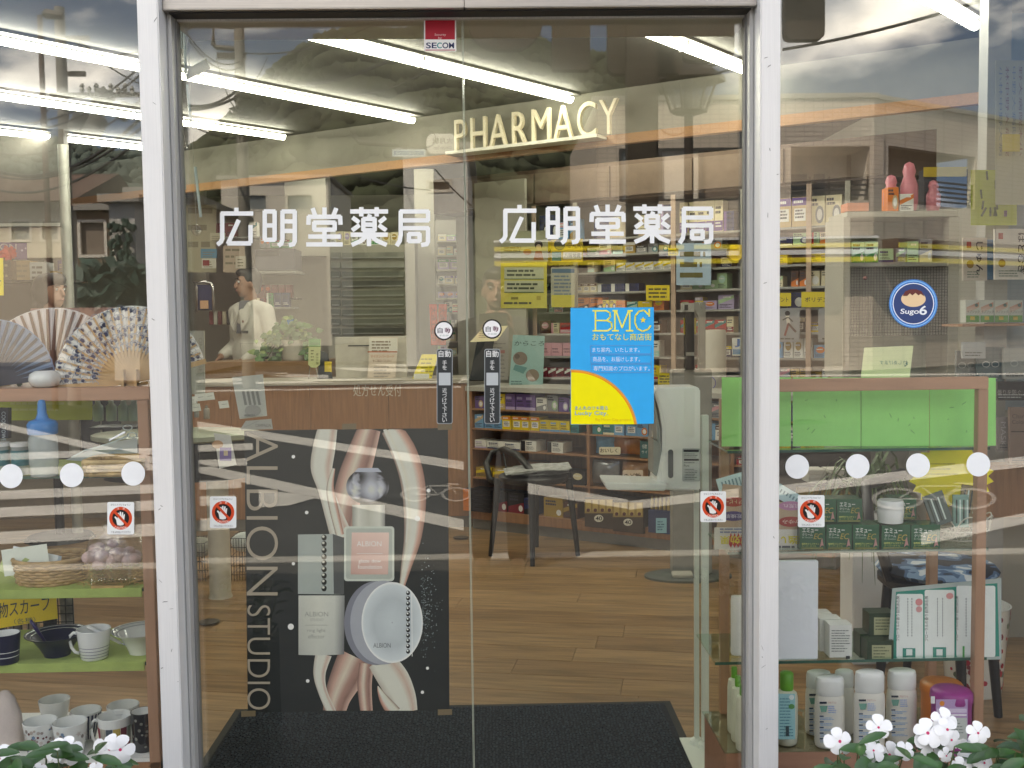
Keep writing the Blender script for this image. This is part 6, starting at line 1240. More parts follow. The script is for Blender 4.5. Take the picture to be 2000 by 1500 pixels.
for i, (px, py, w_, h_, txt) in enumerate(((1355, 516, 68, 82, 0), (1285, 572, 46, 30, 0), (1520, 585, 50, 26, 1), (1600, 585, 70, 30, 1), (1090, 490, 52, 40, 2), (1315, 492, 20, 14, 0), (1300, 740, 30, 22, 0))):
    c = Cv(FC.wp(0, DB-.025, 0), -FC.w); c.text(('', 'ポリデント', '入浴剤')[txt], px-w_*.4, py+5, 10, '#2a2a20', w_*.8, bold=.01) if txt else c.lines(px-w_*.4, py-h_*.3, px+w_*.4, 3, h_*.25, h_*.12, '#5a5520')
    c.done('shelf_card', f'{"yellow" if i else "pale blue"} price card on the medicine shelves, '+('with tall blue columns behind the second lettering', 'half behind the top of the blue notice', 'just right of the post', 'lettered, below the yellow awning reflection', 'lettered, above the blue notice', 'small, under the second lettering', 'low, beside the blue notice')[i], 'card', 'price cards on the medicine shelves', sheet=[(px-w_/2, py+h_/2), (px+w_/2, py+h_/2), (px+w_/2, py-h_/2), (px-w_/2, py-h_/2)], col='#9fb6cc' if i == 0 else '#d8c21e')
c = Cv(FC.wp(0, DB-.03, 0), -FC.w); c.ell(1437, 496, 14, 13, '#d8b81a'); c.poly(rr(1425, 478, 1452, 494, 6), '#cfae16'); c.done('thumbs_up_card', 'yellow cut out card shaped like a round fist on the medicine shelves', 'card', sheet=[(1418+17*math.cos(v)+17, 495+18*math.sin(v)) for v in [2*PI*i/24 for i in range(24)]], col='#7d6a10')
for i, x in enumerate((1440, 1462)):
    c = Cv(FC.wp(0, DB+.0, 0), -FC.w); c.text('J', x-5, 678, 16, '#2f66b0', 10, bold=.03); c.rect(x-9, 682, x+9, 692, '#5f95c4'); c.done('lettered_box', ('white box with a big blue J, left of a pair', 'white box with a big blue J, right of a pair')[i]+' beside the door post', 'box', 'boxes with a blue J', sheet=[(x-10, 695), (x+10, 695), (x+10, 660), (x-10, 660)], col='#dfe3e4', thick=.06)
# figures printed on hanging cards: runner silhouettes
for i, x in enumerate((1538, 1620)):
    c = Cv(FC.wp(0, DB-.03, 0), -FC.w); c.ell(x, 612, 5, 5, '#231c1a'); c.line([(x, 618), (x+2, 632)], 7, '#cfc8bd' if i == 0 else '#20241f'); c.line([(x+2, 632), (x-5, 655)], 4, '#7a2e26'); c.line([(x+2, 632), (x+16, 648)], 4, '#4a2a22'); c.line([(x, 620), (x-9, 625)], 2.4, '#231c1a'); c.line([(x+2, 620), (x+10, 628)], 2.4, '#231c1a')
    c.lines(x-14, 660, x+16, 1, 4, 3, '#55504a'); c.done('runner_card', ('grey card with a running figure beside the right post', 'grey card with a dark leaping figure beside the grid panel')[i], 'card', 'grey cards with running figures', sheet=[(x-22, 668), (x+24, 668), (x+24, 602), (x-22, 602)], col='#8f9091')
# low shelves under the counter, facing the door
s0, s1 = FC.px(917, 900, 0)[0], 2.45; yL = (757, 801, 840, 880, 938, 1003); zLo = [FC.px(1000, y, 0)[1] for y in yL]
t = thing('counter_shelves', 'low wooden counter with open shelves of boxes, facing the door', 'shelving', FC.wp((s0+s1)/2, .2, 0)); b = B(); b.fbox(FC, s0-.02, s1, -.01, .42, zLo[0]-.03, zLo[0]); b.build('counter_top', mat('grey_top', (.42, .40, .36), .4), t)
b = B(); b.fbox(FC, s0, s1, .36, .38, .06, zLo[0]-.031); b.build('back_panel', m_oak, t); b = B(); b.fbox(FC, s0, s1, .03, .36, .0, .07); b.build('plinth', mat('grey_plinth', (.22, .21, .19), .6), t); b = B(); b.fbox(FC, s0, s1, -.0, .359, .072, zLo[5]-.0); b.build('base_board', m_oak, t)
dv = [s0+.012, FC.px(1148, 880, 0)[0], FC.px(1148, 880, 0)[0]+.95, s1-.012]
for s in dv: b = B(); b.fbox(FC, s-.01, s+.01, .004, .358, zLo[5]+.001, zLo[0]-.032); b.build('divider', m_oak, t)
for z in zLo[1:5]:
    for q0, q1 in zip(dv, dv[1:]): b = B(); b.fbox(FC, q0+.0105, q1-.0105, .004, .358, z-.01, z); b.build('shelf', m_oak, t)
lown = ('top', 'second', 'third', 'fourth', 'bottom'); lp = [['white', 'blue', 'purple', 'grey', 'yellow'], ['white', 'yellow', 'blue', 'green', 'teal'], ['gold', 'red', 'white', 'crimson', 'teal'], ['gold', 'black', 'brown', 'orange'], ['brown', 'black', 'white', 'gold', 'navy']]
for i in range(5):
    z = zLo[i+1]; g = zLo[i]-z-.014-(.02 if i == 0 else 0)
    for j, (q0, q1) in enumerate(zip(dv, dv[1:])):
        hs = [(.7, .92), (.6, .85), (.35, .7), (.35, .75), (.45, .75)][i]; ws = [(.06, .09), (.055, .08), (.08, .14), (.10, .17), (.08, .14)][i]
        if i in (2, 3, 4) and j == 1: q1 = q0+.012
        if j == 1 and i > 1: continue
        goods(FC, .02, z+.0005, q0+.02, q1-.02, f'{lown[i]} counter shelf'+(' left bay', ' right bay', ' far bay')[j], 300+i*5+j, (g*hs[0], g*hs[1]), ws, .12, lp[i], fill=(1, 1, .85, .8, .85)[i])
# the things one can tell apart in the right bay
def pouch(x0, y0, x1_, y1_, fr, tt, col, name, label, extra=None, group=None, cat='bag'):
    s0, z1_ = fr.px(x0, y0, tt); s1, z0_ = fr.px(x1_, y1_, tt); n, m_ = 9, 8; q = thing(name, label, cat, fr.wp((s0+s1)/2, tt+.03, z0_), group); b = B(); b.smooth = True; r = random.Random(x0)
    vs = []; 
    for sd in (-1, 1):
        for j in range(m_+1):
            for i in range(n+1):
                u, v = i/n, j/m_; th = .028*(math.sin(PI*u)**.6)*(math.sin(PI*min(1, v*1.02))**.5 if 0 < v < 1 else 0)+.001; vs.append(fr.wp(s0+(s1-s0)*u, tt+.03+sd*(th+r.uniform(-.003, .003)*(0 < v < 1)), z0_+(z1_-z0_)*v))
    k = (n+1)*(m_+1); b.add(vs, [(sd*k+j*(n+1)+i, sd*k+j*(n+1)+i+1, sd*k+(j+1)*(n+1)+i+1, sd*k+(j+1)*(n+1)+i) for sd in (0, 1) for j in range(m_) for i in range(n)]); b.build('packet', mat(name+col[1:], col, .18, .35 if 'silver' in label else .0, var=.25, vs_=18), q)
    if extra: extra(q)
    return q
def pl(txt, x, y, h, w_, bx, col='#e9dfc0', ink='#3a2418'):
    def f(q):
        c = Cv(FC.wp(0, -.006, 0), -FC.w); c.poly(rr(*bx, 3), col); c.text(txt, x, y, h, ink, w_, bold=.012); c.done('printed_label', parent=q)
    return f
pouch(1160, 845, 1198, 888, FC, .03, '#5f8fb0', 'snack_pouch', 'shiny blue snack pouch in the right bay under the blue notice')
pouch(1194, 848, 1246, 889, FC, .03, '#9a5a1e', 'snack_pouch', 'orange brown snack pouch with a cream label, right bay under the blue notice', pl('おいしく', 1172, 884, 8, 34, (1170, 873, 1212, 888)))
pouch(1150, 898, 1206, 948, FC, .02, '#8d8f94', 'sweets_pouch', 'crumpled silver pouch in the right bay over the white dispenser tray')
pouch(1212, 902, 1262, 944, FC, .03, '#b98f72', 'sweets_pouch', 'pinkish throat sweets pouch with dark lettering behind the dispenser', pl('のど飴', 1218, 936, 12, 34, (1216, 918, 1256, 940), '#e3d0bd'))
pouch(1262, 904, 1300, 944, FC, .03, '#6d6a66', 'sweets_pouch', 'grey sweets pouch half behind the dispenser')
b = B()
q = thing('teal_box', 'teal box with white lettering beside the dispenser', 'box', FC.wp(*[FC.px(1266, 895, .02)[0], .02, FC.px(1266, 895, .02)[1]])); b.pbox(FC, 1250, 862, 1282, 895, .02, .09); b.build('carton', mat('teal_card', (.01, .12, .14), .4), q); c = Cv(FC.wp(0, .0192, 0), -FC.w); c.text('健胃', 1254, 876, 8, '#cfe0e0', 20); c.text('サイロー', 1253, 886, 6, '#cfe0e0', 24); c.done('printed_front', parent=q)
for x0, x1_, y0, y1_, lb in ((1142, 1197, 974, 1031, 'brown and gold box with 40 in a white oval, nearer the chair'), (1197, 1256, 980, 1040, 'brown and gold box with 40 in a white oval, nearer the dispenser stand')):
    q = thing('drink_case', lb, 'box', FC.wp(FC.px((x0+x1_)/2, y1_, .0)[0], 0, FC.px((x0+x1_)/2, y1_, .0)[1]), 'drink cases marked 40'); b = B(); b.pbox(FC, x0, y0, x1_, y1_, -.03, .2); b.build('carton', mat('brown_card', (.06, .035, .02), .5), q)
    c = Cv(FC.wp(0, -.0306, 0), -FC.w); ym = y0+(y1_-y0)*.5; c.rect(x0, y0+1, x1_, ym, '#a0854a'); 
    for j in range(4): xx = x0+(j+.5)*(x1_-x0)/4; c.rect(xx-5, y0+3, xx+5, ym-4, '#c9ae66', j == 0)
    for j in range(4): xx = x0+(j+.5)*(x1_-x0)/4; c.ell(xx, ym-6, 3.6, 3.6, '#5a2418', 10, up=j == 0)
    c.ell((x0+x1_)/2, ym+10, 9, 7, '#e9e4d6'); c.text('40', (x0+x1_)/2-6.5, ym+14, 8, '#1d1512', 13, bold=.02); c.done('printed_front', parent=q)
q = thing('bottle_crate', 'blue and gold crate of drink bottles with a pale blue price card', 'box', FC.wp(FC.px(1290, 1042, 0)[0], 0, FC.px(1290, 1042, 0)[1])); b = B(); b.pbox(FC, 1266, 998, 1316, 1042, -.02, .2); b.build('carton', mat('navy_card', (.02, .03, .10), .5), q)
for j in range(6):
    pz = FC.px(1290, 972, -.01); pb = FC.px(1290, 1000, -.01); s = FC.px(1270+8*j, 1000, -.01)[0]; b = B(); b.lathe(FC.wp(s, .02, pb[1]), [(.011, 0), (.011, .06), (.005, .075), (.006, .09), (1e-5, .09)], 10); b.build('bottle', mat('gold_foil', (.45, .33, .13), .3, .6), q, smooth=50)
c = Cv(FC.wp(0, -.022, 0), -FC.w); c.lines(1284, 1018, 1298, 4, 5, 2.4, '#3f6f86'); c.done('price_card', parent=q, sheet=[(1281, 1041), (1302, 1041), (1302, 1012), (1281, 1012)], col='#8fc0d0')
for j in range(5):
    q = FC.px(938, 980+j*0, 0); carton(FC, FC.px(936, 980, -.02)[0], -.05, FC.px(936, 998, -.02)[1]+.03*j, .22, .029, .14, 'black', 'orange', 'pillar', 'flat_carton', f'flat black and orange carton, {("lowest", "second", "third", "fourth", "topmost")[j]} of the stack beside the door joint', 'box', 'stack of flat cartons')
# wooden front of the prescription desk
tc_ = 4.42; x0, x1_ = FA.px(300, 900, tc_)[0], FA.px(914, 900, tc_)[0]; ztop = FA.px(860, 741, tc_)[1]
t = thing('prescription_counter', 'long brown wood veneer counter with white prescription desk lettering', 'counter', ((x0+x1_)/2, tc_+.2, 0))
for i in range(4): b = B(); w_ = (x1_-x0)/4; b.fbox(FA, x0+w_*i+.0012, x0+w_*(i+1)-.0012, tc_, tc_+.03, .08, ztop-.03); b.build('front_panel', m_oak, t)
b = B(); b.fbox(FA, x0, x1_, tc_+.02, tc_+.5, 0, .079); b.build('plinth', mat('grey_plinth', (.2, .2, .2)), t); b = B(); b.fbox(FA, x0-.02, x1_+.01, tc_-.02, tc_+.52, ztop-.028, ztop); b.build('counter_top', mat('counter_top', (.46, .42, .36), .35), t, bevel=.003)
c = Cv((0, tc_-.001, 0), (0, -1, 0)); c.text('処方せん受付', 690, 774, 23, '#d8cfc0', 94); c.done('desk_lettering', parent=t)
# raised floor and rear desk, cabinets
sheet('raised_floor', -4.6, 1.2, 5.0, 8.9, .2, mat('rear_floor', (.25, .2, .15), .6), .2)
def pb_thing(name, label, cat, fr, x0, y0, x1_, y1_, t_, dep, m, group=None, bevel=.003, part='body'):
    s0, z1_ = fr.px(x0, (y0+y1_)/2, t_)[0], fr.px((x0+x1_)/2, y0, t_)[1]; s1, z0_ = fr.px(x1_, (y0+y1_)/2, t_)[0], fr.px((x0+x1_)/2, y1_, t_)[1]
    q = thing(name, label, cat, fr.wp((s0+s1)/2, t_, z0_), group); b = B(); b.fbox(fr, s0, s1, t_, t_+dep, z0_, z1_); b.build(part, m, q, bevel=bevel); return q
q = pb_thing('rear_desk', 'brown wooden desk behind the counter with a potted plant on it', 'desk', FA, 400, 706, 640, 742, 5.15, .5, mat('desk_wood', (.28, .16, .08), .4, var=.1, stretch=(1, 8, 8))); b = B(); zz = FA.px(500, 742, 5.15)[1]; b.fbox(FA, FA.px(405, 742, 5.2)[0], FA.px(640, 742, 5.2)[0], 5.2, 5.6, .2, zz-.002); b.build('front', m_oak, q)
# drug rack with drawers
q = pb_thing('drug_cabinet', 'tall cream rack of shallow grey drawers behind the prescription counter', 'cabinet', FA, 640, 478, 798, 740, 6.6, .4, m_int)
for cix, (xa_, xb_) in enumerate(((646, 664), (668, 790))):
    for j in range(9):
        b = B(); y0 = 492+j*18.5; b.pbox(FA, xa_, y0+1, xb_, y0+13, 6.57, .03); dr = b.build('drawer', mat('drawer_grey', (.10, .105, .085), .35, var=.3, vs_=8) if j > 1 else mat('drawer_pale', (.26, .26, .22), .35, var=.25, vs_=8), q); b = B(); b.pbox(FA, xa_+2, y0+10, xb_-2, y0+12.5, 6.562, .006); b.build('label_strip', m_shelf, dr)
b = B(); b.pbox(FA, 796, 468, 812, 740, 6.55, .4); b.build('side_post', m_int, q)
goods(FA, 6.65, FA.px(700, 478, 6.65)[1], FA.px(645, 470, 6.65)[0], FA.px(790, 470, 6.65)[0], 'top of the drug cabinet', 900, (.08, .125), (.04, .08), .1, ['white', 'cream', 'lilac', 'white'], fill=1)
q = pb_thing('open_rack', 'pale open rack of white cartons beside the drug cabinet', 'shelving', FA, 852, 430, 912, 740, 6.5, .03, m_back)
for j in range(9):
    b = B(); y0 = 470+j*28; b.pbox(FA, 852, y0, 912, y0+3, 6.2, .3); b.build('shelf', m_int, q)
    goods(FA, 6.25, FA.px(880, y0, 6.25)[1], FA.px(855, y0, 6.25)[0], FA.px(908, y0, 6.25)[0], f'rack shelf {("one", "two", "three", "four", "five", "six", "seven", "eight", "nine")[j]} beside the drug cabinet', 920+j, (.05, .09), (.05, .1), .1, ['white', 'cream', 'grey', 'lilac'])
# wall pillars and beams in the dispensary
for x0, y0, x1_, y1_, tt, d_ in ((560, 330, 640, 745, 7.2, .3), (812, 330, 850, 745, 6.9, .3), (515, 470, 640, 500, 6.95, .2), (380, 330, 400, 560, 7.6, .1)):
    b = B(); b.pbox(FA, x0, y0, x1_, y1_, tt, d_); tag(b.build('interior_wall', m_int), kind='structure')
q = pb_thing('overhead_printer', 'dark grey printer on a wall shelf above the pharmacist', 'printer', FA, 498, 486, 575, 528, 6.5, .35, mat('printer_grey', (.12, .12, .14), .45)); b = B(); b.pbox(FA, 500, 488, 545, 500, 6.49, .01); b.build('control_panel', m_black, q)
b = B(); b.pbox(FA, 478, 529, 580, 534, 6.45, .4); tag(b.build('wall_shelf', m_shelf), 'thin wall shelf carrying the dark grey printer', 'shelf')
b = B(); b.pbox(FA, 488, 582, 578, 585, 6.6, .3); tag(b.build('wall_shelf', m_black), 'thin black wall shelf of dark red boxes behind the pharmacist', 'shelf')
for i in range(6):
    x = 496+i*13.5; q = pb_thing('red_box', f'dark red box, {("first", "second", "third", "fourth", "fifth", "last")[i]} from the pharmacist on the black wall shelf', 'box', FA, x-6, 556, x+6, 582, 6.62, .1, mat('dark_red_card', (.16, .015, .015), .4), 'dark red boxes on the wall shelf')
    c = Cv((0, 6.617, 0), (0, -1, 0)); c.ell(x, 564, 4, 4, '#c9603a', 10) if i < 3 else c.lines(x-4, 562, x+4, 3, 5, 2, '#7d3a34'); c.done('printed_front', parent=q)
b = B(); b.pbox(FA, 536, 634, 578, 637, 6.6, .2); tag(b.build('wall_shelf', m_black), 'short black wall shelf above the potted plant', 'shelf')
for x0, x1_, y0, m, lb in ((549, 558, 624, mat('lime_pot', (.2, .32, .05), .4), 'small lime pot on the short black shelf'), (560, 572, 622, m_blue, 'small blue pot on the short black shelf')): pb_thing('small_pot', lb, 'pot', FA, x0, y0, x1_, 634, 6.62, .06, m)
# left back wall: notices and rack by the chimes
for i, (x0, y0, x1_, y1_, col) in enumerate(((363, 400, 422, 532, '#a39d84'), (392, 486, 424, 504, '#4f86a4'), (394, 505, 422, 524, '#c9c6b8'), (436, 480, 478, 532, '#b8a592'), (410, 455, 440, 470, '#b9b29a'), (460, 500, 480, 524, '#cfc6b4'))):
    c = Cv((0, 6.4-.01*i, 0), (0, -1, 0)); c.lines(x0+4, y0+6, x1_-4, 3, (y1_-y0)/4, (y1_-y0)/12, '#7d7660')
    if i == 2: c.rect(396, 508, 409, 519, '#8a1f1f')
    c.done('wall_notice', ('tall beige board behind the first letter of the left lettering', 'blue picture sheet pinned on the beige board', 'white sheet with a red square on the beige board', 'pinkish sheet above the pharmacist', 'pale sheet low behind the first letter', 'small cream sheet above the pharmacist')[i], 'notice', 'sheets on the rear wall', sheet=[(x0, y1_), (x1_, y1_), (x1_, y0), (x0, y0)], col=col)
q = pb_thing('blue_rack', 'dark blue leaflet rack with a rounded silver frame left of the pharmacist', 'rack', FA, 385, 556, 415, 606, 5.9, .06, mat('blue_rack', (.01, .02, .09), .4)); b = B(); b.smooth = True; zt_ = [P(x, y, 5.88) for x, y in ((384, 610), (384, 560), (378, 552), (400, 550), (412, 553), (416, 562), (417, 610))]; b.tube(zt_, .012, 8); b.build('frame', m_steel, q)
b = B(); b.pbox(FA, 391, 587, 406, 603, 5.87, .02); b.build('leaflet', mat('orange_leaflet', (.6, .35, .2), .5), q)
for i in range(6): x = 412+i*8.5; pb_thing('binder', f'{("red", "white", "dark red", "cream", "black", "maroon")[i]} spined binder in the row left of the pharmacist', 'binder', FA, x-3.6, 608, x+3.6, 634, 6.0, .15, mat('binder%d' % i, ((.2, .02, .02), (.5, .48, .42), (.12, .02, .02), (.45, .4, .3), (.03, .03, .03), (.1, .02, .03))[i], .5), 'row of binders')
# potted plant on the desk
p = P(575, 706, 5.3); q = thing('potted_plant', 'trailing green pothos in a pale pot on the rear desk', 'potted plant', p); k = scale_at(5.3); b = B(); b.lathe(p, [(20*k, 0), (24*k, 10*k), (26*k, 40*k), (27*k, 42*k), (23*k, 42*k), (1e-5, 38*k)], 20); b.build('pot', mat('pale_pot', (.5, .48, .42), .6), q, smooth=50); b = B(); b.smooth = True; r = random.Random(21)
def oleaf(b, p, d, L_, r):
    d = d.normalized(); e = d.cross(Vector((r.uniform(-.3, .3), -.8, .5))).normalized(); nn = e.cross(d); c = [p, p+d*L_*.5+nn*L_*.1, p+d*L_]; b.add([c[0], c[0]+d*L_*.25+e*L_*.36, c[0]+d*L_*.65+e*L_*.26, c[2], c[0]+d*L_*.65-e*L_*.26, c[0]+d*L_*.25-e*L_*.36, c[1]], [(0, 1, 6), (1, 2, 6), (2, 3, 6), (3, 4, 6), (4, 5, 6), (5, 0, 6)])
ml1, ml2 = mat('pothos_leaf', (.05, .12, .02), .35, var=.4, vs_=8), mat('pothos_pale', (.22, .30, .08), .35, var=.3)
for i in range(190):
    u = r.random()
    if u < .62: c = P(r.gauss(568, 22), r.gauss(648, 12), 5.3+r.uniform(-.1, .12))
    else: c = P(r.choice((r.uniform(500, 540), r.uniform(520, 556), r.uniform(590, 604))), r.uniform(655, 704), 5.25+r.uniform(-.05, .05))
    b.use(ml1 if r.random() < .78 else ml2); a = r.uniform(0, 2*PI); oleaf(b, c, Vector((math.cos(a), r.uniform(-.6, .2), -abs(math.sin(a))*.8+.2)), r.uniform(.04, .075), r)
b.build('foliage', None, q); b = B()
for i in range(14): a = P(570+r.uniform(-12, 12), 664, 5.3); c = P(r.choice((r.uniform(500, 550), r.uniform(585, 606))), r.uniform(675, 704), 5.24); b.tube([a, a.lerp(c, .4)+Vector((0, -.02, .06)), c], .003, 5)
b.build('stems', m_stem, q)
# counter top clutter
def stand_card(pts, t_, col, name, label, cat, draw=None, tilt=.1, group=None, th=.002, fr=None):
    c = Cv((0, t_, 0), (0, -1, tilt)) if fr is None else Cv(fr.wp(0, t_, 0), -fr.w)
    if draw: draw(c)
    return c.done(name, label, cat, group, sheet=pts, col=col, thick=th)
def d1(c): c.poly([(603, 677), (626, 677), (626, 662), (603, 662)], '#4f8f4a'); c.text('GREEN', 606, 674, 5, '#1f4a22', 18); c.text('動きた君', 617, 690, 5, '#4a4a20', 22, rot=90); c.lines(607, 684, 613, 4, 6, 2, '#6a6a40')
stand_card([(602, 712), (608, 718), (618, 718), (625, 712), (627, 662), (603, 662)], 4.6, '#c9cf9a', 'counter_tag', 'rounded pale green tag with a dark green top standing on the counter', 'sign', d1, .02)
b = B(); b.tube([P(606, 712, 4.62), P(603, 740, 4.6)], .003, 5); b.tube([P(616, 712, 4.62), P(622, 740, 4.66)], .003, 5); tag(b.build('wire_stand', m_steel), 'thin wire legs under the pale green counter tag', 'stand')
c = Cv((0, 4.72, 0), (0, -1, .4)); c.rect(634, 706, 648, 726, '#c9b030'); c.done('dark_display', 'dark slanted display with a yellow corner beside the counter tag', 'display', sheet=[(620, 740), (650, 740), (640, 690), (624, 684)], col='#22262a', thick=.01)
q = pb_thing('counter_screen', 'wide cream partition box standing on the prescription counter', 'partition', FA, 655, 658, 794, 740, 4.75, .12, mat('partition_cream', (.52, .49, .42), .5)); b = B(); b.pbox(FA, 680, 674, 745, 676, 4.746, .004); b.build('slot', m_dark, q)
def d2(c): c.poly([(721, 690), (776, 690), (776, 660), (721, 660)], '#d9d6cc'); c.lines(726, 666, 770, 4, 6, 3, '#8a7a6a'); c.rect(718, 686, 776, 688.5, '#b5603c'); c.text('マイナンバーカード', 724, 699, 6, '#b5603c', 46); c.text('をご提示ください', 728, 707, 5, '#8a6a5a', 36); c.lines(730, 716, 764, 4, 6, 2.4, '#a8a096')
stand_card([(717, 742), (772, 742), (778, 658), (724, 658)], 4.68, '#d3c4b4', 'counter_notice', 'cream notice with an orange rule leaning on the cream partition box', 'notice', d2, .06)
def d3(c): c.lines(822, 700, 850, 5, 8, 3, '#8f8518'); c.rect(808, 730, 838, 740, '#c9c9c0')
stand_card([(804, 742), (842, 742), (856, 692), (824, 692)], 4.6, '#d3c229', 'yellow_holder', 'bright yellow leaflet holder on the counter, left of the grey hand label', 'leaflet', d3, .3)
def d4(c): c.text('風邪薬工場中種', 862, 604, 8, '#6a1510', 66, rot=90); c.lines(862, 602, 872, 8, 8, 3, '#5a1510')
for i, (x0, x1_, e) in enumerate(((838, 853, 4), (857, 873, -2))):
    c = Cv((0, 6.0, 0), (0, -1, 0)); c.text('大通工場中', x0+2+e*.4, 600, x1_-x0-4, '#6a1410', 66, rot=90)
    c.done('red_strip', ('left of a pair of orange red paper strips', 'right of a pair of orange red paper strips')[i]+' hanging beside the door joint', 'paper strip', 'orange red paper strips', sheet=[(x0+e, 674), (x1_+e, 674), (x1_, 594), (x0, 594)], col='#d0452a')
c = Cv((0, 4.7, 0), (0, -1, .25)); c.done('card_reader', 'dark slanted card reader on the counter behind the round door sticker', 'card reader', sheet=[(917, 742), (952, 742), (966, 660), (932, 664)], col='#24282e', thick=.04)
c = Cv((0, 4.62, 0), (0, -1, .9)); c.lines(935, 646, 975, 4, 4, 1.6, '#8a8270'); c.done('reader_sheet', 'cream sheet of paper lying over the dark card reader', 'paper', sheet=[(918, 668), (970, 666), (992, 636), (944, 640)], col='#cfc4a2')
c = Cv((0, 4.8, 0), (0, -1, .05)); c.lines(962, 670, 988, 9, 8, 2.4, '#8f8a88'); c.rect(968, 684, 986, 690, '#b07a78'); c.done('white_file', 'white upright file of papers between the card reader and the pale blue leaflet', 'file', sheet=[(962, 742), (992, 742), (994, 640), (966, 640)], col='#aaa6a0', thick=.03)
def d5(c):
    c.text('からころ', 1004, 675, 9, '#3a4644', 58, slant=.2); c.ell(1016, 700, 14, 13, '#7d7068'); c.ell(1010, 696, 5, 5, '#5f5650'); c.ell(1040, 733, 13, 12, '#86776c'); c.poly([(1006, 712), (1030, 718), (1022, 730), (1002, 722)], '#5f8a8a'); c.lines(998, 744, 1020, 2, 5, 2, '#5f7a7a')
stand_card([(994, 755), (1060, 755), (1064, 656), (1002, 654)], 4.5, '#8fb0ae', 'blue_leaflet', 'pale blue green magazine with brushed lettering standing on the counter', 'magazine', d5, .12)
q = pb_thing('till_drawers', 'grey stack of document trays behind the pale blue magazine', 'document trays', FA, 986, 610, 1034, 652, 5.4, .25, mat('tray_grey', (.22, .22, .2), .5))
for j in range(3): b = B(); b.pbox(FA, 988, 613+j*13, 1032, 621+j*13, 5.385, .02); b.build('tray', m_black, q)
# notice board with yellow posters
b = B(); b.fbox(FC, FC.px(930, 600, .75)[0], s1050-.02, .75, .78, 1.0, 2.45); tag(b.build('interior_wall', m_int), kind='structure')
def yp(c):
    for y in (522, 548): c.rect(985, y, 1062, y+22, '#b9bda0'); c.rect(985, y+22, 1062, y+24, '#566a4a'); c.lines(990, y+5, 1056, 2, 8, 4, '#3f4438')
    c.rect(998, 580, 1012, 585, '#7a6f18'); c.lines(984, 590, 1040, 1, 4, 4, '#4a4630'); c.rect(1048, 578, 1056, 586, '#a89a3a')
stand_card([(978, 602), (1068, 602), (1068, 512), (978, 514)], .742, '#c9bf52', 'yellow_poster', 'yellow poster with two framed lines of print, left of the blue notice', 'poster', yp, fr=FC)
def yq(c): c.rect(1078, 525, 1122, 533, '#3f5f80'); c.lines(1082, 538, 1116, 6, 7, 3.4, '#6f7d8f'); c.rect(1077, 576, 1122, 600, '#c9bc48')
stand_card([(1076, 600), (1123, 600), (1123, 520), (1076, 522)], .741, '#a9a99a', 'grey_poster', 'grey poster with blue bars pinned beside the yellow poster', 'poster', yq, fr=FC)
def yr(c): c.ell(1093, 478, 11, 11, '#3a4438'); c.text('HEPADAN', 1105, 484, 10, '#3f3a10', 34, bold=.02); c.rect(1100, 492, 1136, 506, '#cfcab0'); c.text('八味地黄', 1102, 504, 10, '#5a5a50', 32); c.rect(1078, 492, 1096, 510, '#4f7f6a')
stand_card([(1076, 512), (1138, 512), (1138, 466), (1076, 468)], .739, '#c2a92a', 'yellow_banner', 'yellow medicine banner with black letters under the second lettering', 'banner', yr, fr=FC)
def ys(c): c.ell(1052, 478, 8, 8, '#1c1614'); c.ell(1052, 483, 5, 6, '#b9a68f'); c.poly([(1042, 508), (1062, 508), (1058, 490), (1046, 490)], '#a06a38'); c.lines(984, 482, 1024, 2, 6, 3, '#5f5a48'); c.ell(1030, 492, 8, 6, '#a8763a')
stand_card([(978, 511), (1070, 511), (1070, 450), (978, 452)], .743, '#9fa184', 'figure_poster', 'greenish poster with a small black haired figure above the yellow poster', 'poster', ys, fr=FC)
# ------------------------------------------------------------------ black chair, dispenser, stands
q, ctr, rad = chair([(958, 1086), (1040, 1106), (1129, 1086), (1048, 1068)], .47, 'black tube armchair with newspapers on its seat, facing the counter shelves', None); b = B(); b.smooth = True; s = [P(x, y, yy) for x, y, yy in ((978, 945, 3.75), (956, 935, 3.8), (950, 905, 3.85), (962, 884, 3.9), (985, 878, 3.8), (1010, 888, 3.6), (1030, 910, 3.5), (1046, 932, 3.4), (1056, 950, 3.38))]; b.tube(s, .021, 10); b.build('backrest', m_black, q); b = B(); b.tube([P(982, 880, 3.85), P(994, 945, 3.75)], .006, 6); b.build('brace', m_black, q)
b = B(); b.smooth = True; r = random.Random(2); base = ctr+Vector((0.02, -.02, .036))
for i in range(6):
    o = Vector((r.uniform(-.03, .03), r.uniform(-.02, .02), i*.0055)); a = r.uniform(-.12, .12); vs = []
    for j in range(7):
        for v in (-1, 1): u = (j/6-.5)*.34; vs.append(base+o+Vector((u*math.cos(a)-v*.14*math.sin(a), u*math.sin(a)+v*.14*math.cos(a), .006*math.sin(j*1.1+i)+.02*(j/6)**2)))
    b.add(vs, [(2*j, 2*j+1, 2*j+3, 2*j+2) for j in range(6)])
tag(b.build('newspapers', mat('newsprint', (.36, .36, .35), .8, var=.35, vs_=26)), 'loose pile of newspapers on the seat of the black armchair', 'newspaper')
ydp = H(1372, 1468, 0).y; q = thing('hand_dispenser', 'white hand sanitiser dispenser with drip tray on two slim poles inside the right door', 'dispenser', H(1372, 1468, 0))
pts = [(1296, 757), (1362, 756), (1368, 760), (1368, 958), (1303, 958), (1280, 950), (1284, 930), (1294, 880), (1294, 835), (1288, 800), (1281, 776), (1276, 764), (1282, 757)]
b = B(); b.prism([P(x, y, ydp-.06) for x, y in pts], (0, .14, 0)); b.build('body', mat('dispenser_white', (.88, .90, .89), .3, var=.02), q, bevel=.004)
